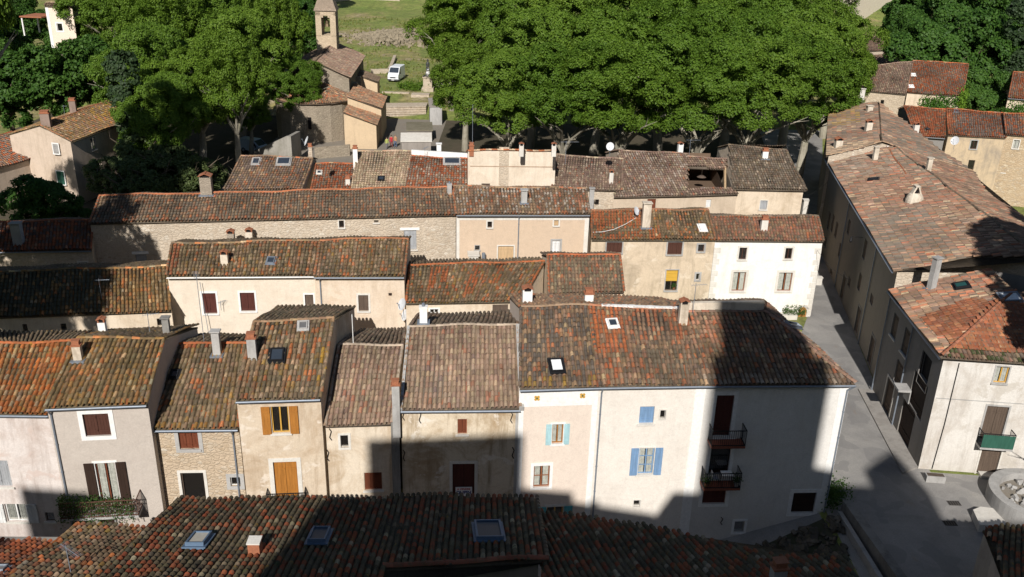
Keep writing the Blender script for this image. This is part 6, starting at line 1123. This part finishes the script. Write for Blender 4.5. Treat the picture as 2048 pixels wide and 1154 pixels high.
# ------------------------------------------------------------------ people
def person(label, pos, yaw, mats, hgt_=1.72, stance=0.12, arm=0.2, bag=False):
    me = bpy.data.meshes.new('person'); k = hgt_/1.72; c_, s_ = math.cos(yaw), math.sin(yaw)
    J = {'pel': (0, 0, .92), 'sp': (0, 0, 1.15), 'ch': (0, .0, 1.36), 'nk': (0, .01, 1.50), 'hd': (0, -.02, 1.60), 'ht': (0, 0, 1.70), 'hl': (-.09, 0, .88), 'kl': (-.10, -stance*.6, .50), 'al': (-.11, -stance*.3, .08), 'tl': (-.12, -stance*.3-.16, .04), 'hr': (.09, 0, .88), 'kr': (.10, stance*.4, .50), 'ar': (.11, stance, .08), 'tr': (.12, stance-.16, .04),
         'sl': (-.18, 0, 1.42), 'el': (-.24, .02, 1.14), 'wl': (-.22, -arm, .92), 'fl': (-.21, -arm-.06, .84), 'sr': (.18, 0, 1.42), 'er': (.25, .03, 1.14), 'wr': (.23, -arm*.5, .90), 'fr': (.22, -arm*.5-.04, .81)}
    Rr = {'pel': .15, 'sp': .135, 'ch': .16, 'nk': .06, 'hd': .095, 'ht': .075, 'hl': .10, 'kl': .065, 'al': .045, 'tl': .04, 'hr': .10, 'kr': .065, 'ar': .045, 'tr': .04, 'sl': .07, 'el': .045, 'wl': .032, 'fl': .035, 'sr': .07, 'er': .045, 'wr': .032, 'fr': .035}
    nm = list(J); E = [('pel', 'sp'), ('sp', 'ch'), ('ch', 'nk'), ('nk', 'hd'), ('hd', 'ht'), ('pel', 'hl'), ('hl', 'kl'), ('kl', 'al'), ('al', 'tl'), ('pel', 'hr'), ('hr', 'kr'), ('kr', 'ar'), ('ar', 'tr'), ('ch', 'sl'), ('sl', 'el'), ('el', 'wl'), ('wl', 'fl'), ('ch', 'sr'), ('sr', 'er'), ('er', 'wr'), ('wr', 'fr')]
    V = [((x*c_-y*s_)*k, (x*s_+y*c_)*k, z_*k) for x, y, z_ in (J[n_] for n_ in nm)]; me.from_pydata(V, [(nm.index(a_), nm.index(b_)) for a_, b_ in E], []); o = bpy.data.objects.new('person', me); COL.objects.link(o)
    sk = o.modifiers.new('skin', 'SKIN'); 
    for i, n_ in enumerate(nm): me.skin_vertices[0].data[i].radius = (Rr[n_]*k, Rr[n_]*k*.8); me.skin_vertices[0].data[i].use_root = n_ == 'pel'
    sb = o.modifiers.new('sub', 'SUBSURF'); sb.levels = 1; sb.render_levels = 2; o.location = tuple(pos); ORG[o.name] = tuple(pos)
    m, nt, n, l, bs = newmat('clothing'); tc = n.new('ShaderNodeTexCoord'); sp = n.new('ShaderNodeSeparateXYZ'); l.new(tc.outputs['Object'], sp.inputs[0]); mr = n.new('ShaderNodeMath'); mr.operation = 'DIVIDE'; l.new(sp.outputs[2], mr.inputs[0]); mr.inputs[1].default_value = 1.8*k
    shoe, trs, coat, skin, hair = mats; c = ramp(nt, mr.outputs[0], [(0, shoe), (.055, trs), (.50, coat), (.815, skin), (.90, hair)]); n['Color Ramp'].color_ramp.interpolation = 'CONSTANT'; l.new(c, bs.inputs['Base Color']); bs.inputs['Roughness'].default_value = .9; me.materials.append(m); tag(o, label, 'person')
    b = B(); p = np.array(pos, float); hc_ = p+np.array([0, 0, 1.64*k]); b.cyl(hc_+UP*.02, hc_+UP*.11, .10*k, .05*k, 10); b.cyl(hc_-UP*.08, hc_+UP*.02, .095*k, .10*k, 10); hr_ = b.build('hair', simple('hair_%d' % (int(hair[0]*1000)), hair, .8), None, hc_); hr_.parent = o; hr_.location = tuple(np.array([.0, 0.02, 1.64*k+.01])); return o
sk_ = (.45, .28, .2); 
pp = []
person('person in a yellow-green top and shorts, leftmost of the three on the plaza', P(774, 299, 0), .4, [(.1, .08, .07), (.16, .15, .16), (.33, .36, .10), sk_, (.08, .05, .03)], 1.68, .28)
person('person in a long red coat, middle of the three on the plaza', P(783, 295, 0), -.2, [(.05, .04, .04), (.22, .02, .03), (.40, .02, .03), sk_, (.06, .04, .03)], 1.70, .05)
person('person in a tan jacket and blue jeans, rightmost of the three on the plaza', P(791, 295, 0), -.5, [(.08, .05, .04), (.07, .12, .22), (.38, .21, .11), sk_, (.20, .13, .08)], 1.76, .12)
# ------------------------------------------------------------------ castle above the viewpoint (behind the camera)
ct = thing('castle', 'medieval castle wall and square tower on the rock behind the viewpoint', 'castle', (-10, -17, 38)); CS = stone('castle_stone', [(.40, .34, .26), (.48, .41, .32), (.33, .28, .21)], (.38, .32, .25), 1.2, .4)
def cw(x0, x1, z1a, z1b, d=6.0, nm='curtain_wall', zb=25):
    s_ = d*math.tan(SAZ); y1 = -14; y0 = y1-d; b = B(); b.add([(x0-s_, y0, zb), (x1-s_, y0, zb), (x1, y1, zb), (x0, y1, zb), (x0-s_, y0, z1a), (x1-s_, y0, z1b), (x1, y1, z1b), (x0, y1, z1a)], [(3, 2, 1, 0), (4, 5, 6, 7), (0, 1, 5, 4), (1, 2, 6, 5), (2, 3, 7, 6), (3, 0, 4, 7)]); b.build(nm, CS, ct)
for a_ in ((-30.2, -26.6, 39.8, 39.6), (-13.0, -4.9, 43.3, 44.0), (-4.9, -2.15, 40.6, 40.4), (-2.15, 2.4, 39.8, 39.1), (2.4, 3.3, 38.9, 40.6), (3.3, 4.7, 40.6, 40.6), (11, 12.2, 42.5, 42.3), (12.2, 15.2, 41.4, 41.4), (15.2, 17.5, 42.6, 44.2), (17.5, 18.5, 44.0, 41.0), (18.5, 50, 39.2, 39.2)): cw(*a_)
cw(4.7, 11.0, 49.5, 49.5, 6, 'tower'); cw(5.3, 10.3, 54, 54, 6, 'tower_top', 49.5); cw(-1.15, -.75, 39.9, 39.9, 1.0, 'chimney', 38)
# ------------------------------------------------------------------ trees
BARK = plaster('plane_bark', (.36, .33, .26), (.16, .14, .10), .7, (.22, .21, .14)); BARK2 = plaster('dark_bark', (.14, .11, .08), (.08, .07, .05), .6)
LP = leafmat('plane_leaf', (.070, .135, .012), (.138, .222, .025), .32); LD_ = leafmat('dark_leaf', (.030, .080, .012), (.065, .135, .020), .25); LO = leafmat('olive_leaf', (.055, .085, .03), (.10, .13, .045), .25); LC = leafmat('cypress_leaf', (.02, .04, .015), (.035, .06, .02), .1)
def crown_mesh(name, seed, R, Rz, nl, lobe_r, ncl, per, ls, mat, flat=0.5):
    g = np.random.default_rng(seed); L = []
    while len(L) < nl:
        d = g.normal(0, 1, 3); d /= np.linalg.norm(d); r = g.uniform(.25, .8) ** .7; p = d*r*np.array([R-lobe_r*.7, R-lobe_r*.7, Rz-lobe_r*.6])
        if p[2] > -Rz*.65: L.append((p, lobe_r*g.uniform(.65, 1.15)))
    C = np.array([p for p, _ in L]); rr = np.array([r for _, r in L]); P_ = []; Nn = []
    while len(P_) < ncl:
        k = g.integers(0, nl); d = g.normal(0, 1, 3); d /= np.linalg.norm(d); 
        if d[2] < -.55: continue
        q = C[k]+d*rr[k]*g.uniform(.86, 1.06)*np.array([1, 1, .8]); dist = np.linalg.norm((q-C)/np.array([1, 1, .8]), axis=1)/rr
        if (dist < .84).any(): continue
        w_ = math.sin(q[0]*1.9+seed)*math.sin(q[1]*2.1+1)+math.sin(q[2]*2.3+q[0]*.8)*.6+math.sin(q[1]*.9-q[2]*1.3)*.4
        if w_ < -.22: continue
        P_.append(q); Nn.append(d)
    P_ = np.array(P_); Nn = np.array(Nn); n = ncl*per; Pc = np.repeat(P_, per, 0); Nc = np.repeat(Nn, per, 0)
    off = g.normal(0, 1, (n, 3)); off /= np.linalg.norm(off, axis=1)[:, None]; rad = g.uniform(.3, 1, (n, 1))**.5*lobe_r*.23; off[:, 2] = off[:, 2]*.75; Q = Pc+off*rad
    Nl = Nc*.5+off*.75+np.array([0, -.2, flat*.8])+g.normal(0, .42, (n, 3)); Nl /= np.linalg.norm(Nl, axis=1)[:, None]; T = np.cross(Nl, g.normal(0, 1, (n, 3))); T /= np.linalg.norm(T, axis=1)[:, None]; U = np.cross(Nl, T); s = ls*g.uniform(.6, 1.25, (n, 1))
    V = np.stack([Q-T*s, Q-U*s*.75-Nl*s*.15, Q+T*s*.9-Nl*s*.3, Q+U*s*.75-Nl*s*.15], 1).reshape(-1, 3); F = np.arange(n*4).reshape(-1, 4)
    me = bpy.data.meshes.new(name); me.vertices.add(len(V)); me.vertices.foreach_set('co', V.reshape(-1).astype(np.float32)); me.loops.add(len(V)); me.loops.foreach_set('vertex_index', F.reshape(-1).astype(np.int32)); me.polygons.add(n); me.polygons.foreach_set('loop_start', (np.arange(n)*4).astype(np.int32)); me.update(calc_edges=True); me.materials.append(mat); return me
def trunk_mesh(name, seed, h0, zc, R, mat, r0=.55, nb=7):
    g = random.Random(seed); b = B(); x = y = 0; pts = [np.array([0, 0, -.5])]; 
    for i in range(3): x += g.uniform(-.3, .3); y += g.uniform(-.3, .3); pts.append(np.array([x, y, h0*(i+1)/3]))
    for i in range(3): b.cyl(pts[i], pts[i+1], r0*(1.15-.13*i), r0*(1.02-.13*i), 10)
    for k in range(nb):
        t = 2*math.pi*k/nb+g.uniform(-.3, .3); s = pts[3]; r = r0*.5; d = np.array([math.cos(t)*.6, math.sin(t)*.6, 1.0]); L_ = R*.29
        for j in range(3):
            e = s+unit(d)*L_; b.cyl(s, e, r, r*.68, 7); s = e; r *= .68; d = d+np.array([g.uniform(-.5, .5)+math.cos(t)*.3, g.uniform(-.5, .5)+math.sin(t)*.3, g.uniform(-.2, .1)])
            for _ in range(2): dd = d+np.array([g.uniform(-1, 1), g.uniform(-1, 1), g.uniform(-.3, .5)]); b.cyl(s, s+unit(dd)*L_*.6, r*.6, r*.2, 5)
    o = b.build(name, mat); me = o.data; bpy.data.objects.remove(o); return me
PC = [crown_mesh('crown', 20+i, 8.6, 7.6, 34, 2.35, 2700, 28, .125, LP) for i in range(3)]; PT = [trunk_mesh('trunk', 5+i, 5.5, 14, 8.5, BARK) for i in range(3)]
DC = [crown_mesh('crown', 40+i, 6.0, 6.0, 20, 2.1, 1500, 18, .18, LD_) for i in range(2)]; DT = [trunk_mesh('trunk', 50+i, 3.0, 8, 6, BARK2, .32, 5) for i in range(2)]
OC = [crown_mesh('crown', 60+i, 4.5, 3.8, 14, 1.7, 800, 16, .15, LO) for i in range(2)]
CC = crown_mesh('crown', 80, 1.5, 7.5, 26, 1.2, 900, 12, .14, LC)
def tree(name, label, x, y, z, cm, tm, cz, sc=(1, 1, 1), rot=0.0, group=None, cat='tree'):
    t = thing(name, label, cat, (x, y, z), group)
    for nm, me, zz, s in (('trunk', tm, 0, (sc[0], sc[1], sc[2])), ('crown', cm, cz*sc[2], sc)):
        if me is None: continue
        o = bpy.data.objects.new(nm, me); COL.objects.link(o); o.parent = t; o.location = (0, 0, zz); o.scale = s; o.rotation_euler = (0, 0, rot)
    return t
def px(x, Y, z=8): r = ray(x, 250); return CAM[0]+r[0]*(Y/r[1])
# plane trees of the plaza: (pixel column, distance, scale, words)
RT = [(1010, 106, .86, 'plane tree with the pale trunk standing nearest right of the plaza shelters'), (1130, 104, .95, 'plane tree in the front of the avenue behind the blank-walled house'), (1245, 103, .98, 'plane tree in front above the plum roofed house with the dish'), (1385, 103, 1.0, 'plane tree with the leaning forked trunk behind the roof terrace'),
      (1500, 106, 1.0, 'plane tree behind the hipped grey-brown roof, second from the street'), (1610, 112, 1.0, 'plane tree overhanging the top of the street, rightmost of the avenue'), (930, 122, .80, 'small bright plane tree overhanging the white-fronted shed and the plaza'),
      (1060, 124, 1.05, 'plane tree in the second line behind the pale-trunked one'), (1190, 122, 1.1, 'plane tree in the second line above the blank-walled house'), (1320, 123, 1.1, 'plane tree in the second line of the avenue at its middle'), (1450, 124, 1.1, 'plane tree in the second line above the roof terrace'), (1570, 128, 1.1, 'plane tree in the second line left of the street top'), (1650, 136, .95, 'plane tree touching the plum roof of the upper right stone house'),
      (905, 146, 1.0, 'plane tree reaching over the monument from the right'), (1010, 148, 1.15, 'plane tree in the third line at the left of the big grove'), (1130, 146, 1.15, 'plane tree in the third line left of the grove centre'), (1250, 148, 1.15, 'plane tree in the third line at the grove centre'), (1370, 148, 1.15, 'plane tree in the third line right of the grove centre'), (1490, 150, 1.15, 'plane tree in the third line at the right of the grove'), (1600, 156, 1.15, 'plane tree at the far right back of the grove beside the villa'),
      (950, 178, 1.2, 'plane tree at the top edge above the monument'), (1080, 180, 1.2, 'plane tree at the top edge, left part of the grove'), (1220, 182, 1.2, 'plane tree at the top edge, middle of the grove'), (1360, 182, 1.2, 'plane tree at the top edge, right of the grove middle'), (1500, 184, 1.2, 'plane tree at the top edge near the villa')]
for i, (x, Y, s, lb) in enumerate(RT): tree('plane_tree', lb, px(x, Y), Y, hgt(px(x, Y), Y), PC[i % 3], PT[i % 3], 14.6 if Y < 113 else 12.2, (s, s, s*(.88 if Y < 113 else 1)), i*1.7, 'plane trees on the plaza')
LT = [(300, 112, .95, 'plane tree overhanging the yellowed roof of the left gabled house'), (395, 108, .85, 'plane tree hanging low over the dark garden left of the blue van'), (470, 107, .72, 'plane tree nearest left of the church apse, above the blue van', .92), (325, 100, .74, 'low plane tree in front of the left grove, right of the gabled house'), (497, 117, .55, 'low plane tree in the gap between the blue van and the apse'), (560, 132, .76, 'plane tree shading the left slope of the nave roof', 1.12), (480, 124, 1.0, 'plane tree with the straight trunk left of the church apse'), (598, 127, .66, 'bright plane tree leaning over the church nave roof'), (350, 134, 1.1, 'plane tree in the second line above the gabled house'), (455, 146, 1.1, 'plane tree in the second line left of the bell tower'), (250, 150, 1.1, 'plane tree left of the others, right below the slope villa'), (370, 170, 1.2, 'plane tree at the top edge left of the bell tower'), (490, 176, 1.1, 'plane tree at the top edge nearest the spire'), (250, 185, 1.1, 'plane tree at the top edge right of the slope villa')]
for i, (x, Y, s, lb, *zs_) in enumerate(LT): tree('plane_tree', lb, px(x, Y), Y, hgt(px(x, Y), Y), PC[(i+1) % 3], PT[(i+1) % 3], 12.0, (s, s, zs_[0] if zs_ else s), i*2.1, 'plane trees on the plaza')
def dk(lb, x, Y, s, k=0, nm='broadleaf_tree', cm=None, cz=7.0, grp='trees on the slopes round the village'):
    X = px(x, Y); tree(nm, lb, X, Y, hgt(X, Y), cm or DC[k % 2], DT[k % 2], cz, (s, s, s), k*1.3, grp)
D = [(62, 79, .66, 'dark bushy tree in shade in front of the low left house'), (125, 84, .33, 'small shaded shrub at the foot of the left gable'), (20, 118, 1.1, 'green tree left above the brick-topped chimneys'), (130, 122, 1.15, 'tall green tree directly behind the gabled house'), (215, 128, 1.15, 'green tree right behind the gabled house ridge'), (-40, 140, 1.3, 'green tree at the left edge above the gabled house'), (50, 150, .85, 'green tree below the slope villa porch'), (170, 150, .85, 'green tree just below the slope villa'), (-55, 185, 1.4, 'tree on the slope at the far left edge, half way up'), (5, 190, 1.1, 'tree on the slope left of the villa'), (10, 240, 1.7, 'tree at the top left corner'), (200, 235, 1.5, 'tree at the top edge behind the villa'), (120, 300, 1.9, 'tree above the villa roof at the top edge'), (60, 320, 2.0, 'tree left behind the villa at the top edge'),
     (1840, 150, 1.3, 'green tree behind the red blotched stone house'), (1930, 155, 1.4, 'green tree right behind the red blotched stone house'), (2010, 158, 1.4, 'dark tree behind the small far right house'), (2080, 162, 1.4, 'tree at the right edge behind the small house'), (1800, 178, 1.2, 'bushy dark tree right below the cream villa'), (1880, 190, 1.6, 'tree in the upper right wood, second line left'), (1970, 192, 1.6, 'tree in the upper right wood, second line middle'), (2060, 195, 1.6, 'tree in the upper right wood, second line right'), (1900, 240, 2.0, 'tree at the top edge right of the villa'), (2000, 245, 2.0, 'tree at the top edge near the right corner'), (2090, 250, 2.0, 'tree at the top right corner'), (1850, 290, 2.2, 'tree at the top edge behind the villa roof'),
     (620, 250, 1.6, 'bush-like tree left behind the spire at the top edge'), (560, 220, 1.5, 'green tree between the plane trees and the spire'), (900, 240, 1.4, 'dark tree at the top edge right of the meadow'), (690, 300, 1.2, 'round tree at the top edge behind the meadow wall'), (755, 310, 1.3, 'tree at the top edge behind the spoil heap'), (820, 300, 1.3, 'tree at the top edge, right of the meadow wall'), (735, 340, 1.8, 'far tree above the meadow'), (640, 340, 2.0, 'far tree behind the spire'), (850, 345, 1.9, 'far tree above the right end of the meadow wall'), (95, 178, 1.0, 'green tree low on the slope right of the villa porch'), (30, 168, 1.1, 'green tree on the slope left below the villa'), (58, 160, .95, 'green tree covering the foot of the villa porch'), (-30, 215, 1.4, 'tree above the others at the left edge'), (75, 215, .9, 'tree just behind the porch of the slope villa'), (30, 270, 1.9, 'tree filling the top left corner behind the first line'), (610, 168, .9, 'dark tree just left of the bell tower'), (628, 205, 1.0, 'dark tree behind the left side of the spire'), (1962, 138, .9, 'dark tree filling the gap right of the ivy column'), (1768, 206, 1.25, 'tree just right of the cream villa wall'), (1845, 225, 1.5, 'tree right beside the cream villa at the top'), (1985, 118, .75, 'shrubby tree between the ivy house and the far right house')]
for i, (x, Y, s, lb) in enumerate(D): dk(lb, x, Y, s, i)
O = [(225, 92, .8, 'pale loose shrub left behind the barn ridge'), (265, 88, .8, 'loose green shrub behind the barn ridge, second from the gabled house'), (310, 90, .85, 'loose green shrub behind the barn ridge, third from the gabled house'), (360, 92, .85, 'loose shrub behind the barn ridge left of its stone chimney'), (400, 95, .7, 'small olive-like tree beside the crooked stone chimney'), (290, 98, 1.0, 'thin tree in the garden right of the gabled house')]
for i, (x, Y, s, lb) in enumerate(O): dk(lb, x, Y, s, i, 'shrub', OC[i % 2], 4.2, 'shrubs behind the barn')
for x, Y, s, lb in ((1995, 150, 1.5, 'dark columnar cypress at the upper right'), (262, 100, 1.25, 'dark columnar cypress right of the gabled house wall'), (2060, 148, 1.3, 'dark cypress behind the small far right house')):
    X = px(x, Y); tree('cypress', lb, X, Y, hgt(X, Y), CC, None, 7.5, (s, s, s), 0)
dk('tuft of bright shrub behind the skylight roof', 485, 96, .55, 1, 'shrub', OC[0], 4.0, None)
# meadow bushes in front of the monument
for x, y, lb in ((830, 172, 'low green bush left of the pedestal'), (885, 172, 'low green bush right of the pedestal')):
    p = P(x, y, 2.0); pts = [p+RG.normal(0, 1, 3)*[1.6, 1.0, .25] for _ in range(30)]; leafmass('bush', lb, 'bush', pts, 1800, LP, .16, (.4, .4, .3))
# trees beside the viewpoint that shade the left and right roofs
tree('plane_tree', 'tall plane tree on the bank left of the photo, shading the left roofs', -34.6, 45, 0, PC[0], PT[0], 13.0, (.84, .84, 1.3), .5)
tree('plane_tree', 'taller plane tree further left of the photo beside the first', -41, 52, 0, PC[1], PT[1], 13.0, (.95, .95, 1.75), 2.5)
tree('plane_tree', 'very tall tree left of the photo nearest the viewpoint, shading the second row', -34.3, 30, 0, PC[2], PT[2], 13.0, (.8, .8, 1.75), 3.5)
tree('plane_tree', 'third tall tree left of the photo, shading the garden by the gabled house', -40.5, 62, 0, PC[2], PT[2], 13.0, (.9, .9, 2.0), 1.5)
tree('plane_tree', 'fourth tree left of the photo, low and wide behind the others', -48, 61, 0, PC[0], PT[0], 13.0, (.9, .9, 1.4), 4.5)
tree('stone_pine', 'tall pine on the square right of the photo, shading the right roofs', 34.2, 40, 0, DC[0], DT[0], 19.5, (1.05, 1.05, 1.15), .3)
tree('stone_pine', 'lower spreading pine right of the photo, shading the corner house roof', 33.4, 38.5, 0, DC[1], DT[1], 15.5, (1.0, 1.0, 1.0), 2.3)
tree('stone_pine', 'second tall pine right of the photo, behind the first', 40, 42, 0, DC[1], DT[1], 18.5, (1.05, 1.05, 1.2), 1.3)
for o in list(bpy.data.objects):
    if o.type == 'MESH' and o.data.users == 0: bpy.data.objects.remove(o)
# overhead cables slung between the houses
def cable(lb, p, q, sagm=.5, r=.012):
    p = np.array(p, float); q = np.array(q, float); b = B(); pts = [p+(q-p)*t-UP*sagm*4*t*(1-t) for t in np.linspace(0, 1, 13)]; b.tube(pts, r, 5); tag(b.build('overhead_cable', simple('cable_black', (.03, .03, .03), .7), None, p), lb, 'cable')
cable('thin black cable slung across the street from the hipped house', P(1608, 392, 6.4), P(1672, 345, 7.2)); cable('thin black cable across the gable of the upper left house', PY(95, 312, 96), PY(152, 318, 94), .15, .03)
cable('thin cable crossing the alley from the whitewashed house to the corner roof', P(1634, 500, 6.0), P(1700, 560, 6.0), .3)
b = B(); g_ = np.random.default_rng(5)
for i in range(9000):
    x = g_.uniform(-75, 5); y = g_.uniform(152, 245); z = hgt(x, y); 
    if math.sin(x*.31)*math.sin(y*.23+1)+g_.normal(0, .35) < 0: continue
    for k in range(2): t = g_.uniform(0, 3.14); dx, dy = math.cos(t)*.22, math.sin(t)*.22; h_ = g_.uniform(.15, .5); b.add([(x-dx, y-dy, z-.05), (x+dx, y+dy, z-.05), (x+dx*.3+g_.normal(0, .1), y, z+h_)], [(0, 1, 2)])
o = b.build('grass_tufts', leafmat('grass_leaf', (.11, .15, .03), (.24, .22, .08), .2)); o['kind'] = 'stuff'; o['label'] = 'tufts of yellowing grass on the meadow behind the church'; o['category'] = 'grass'
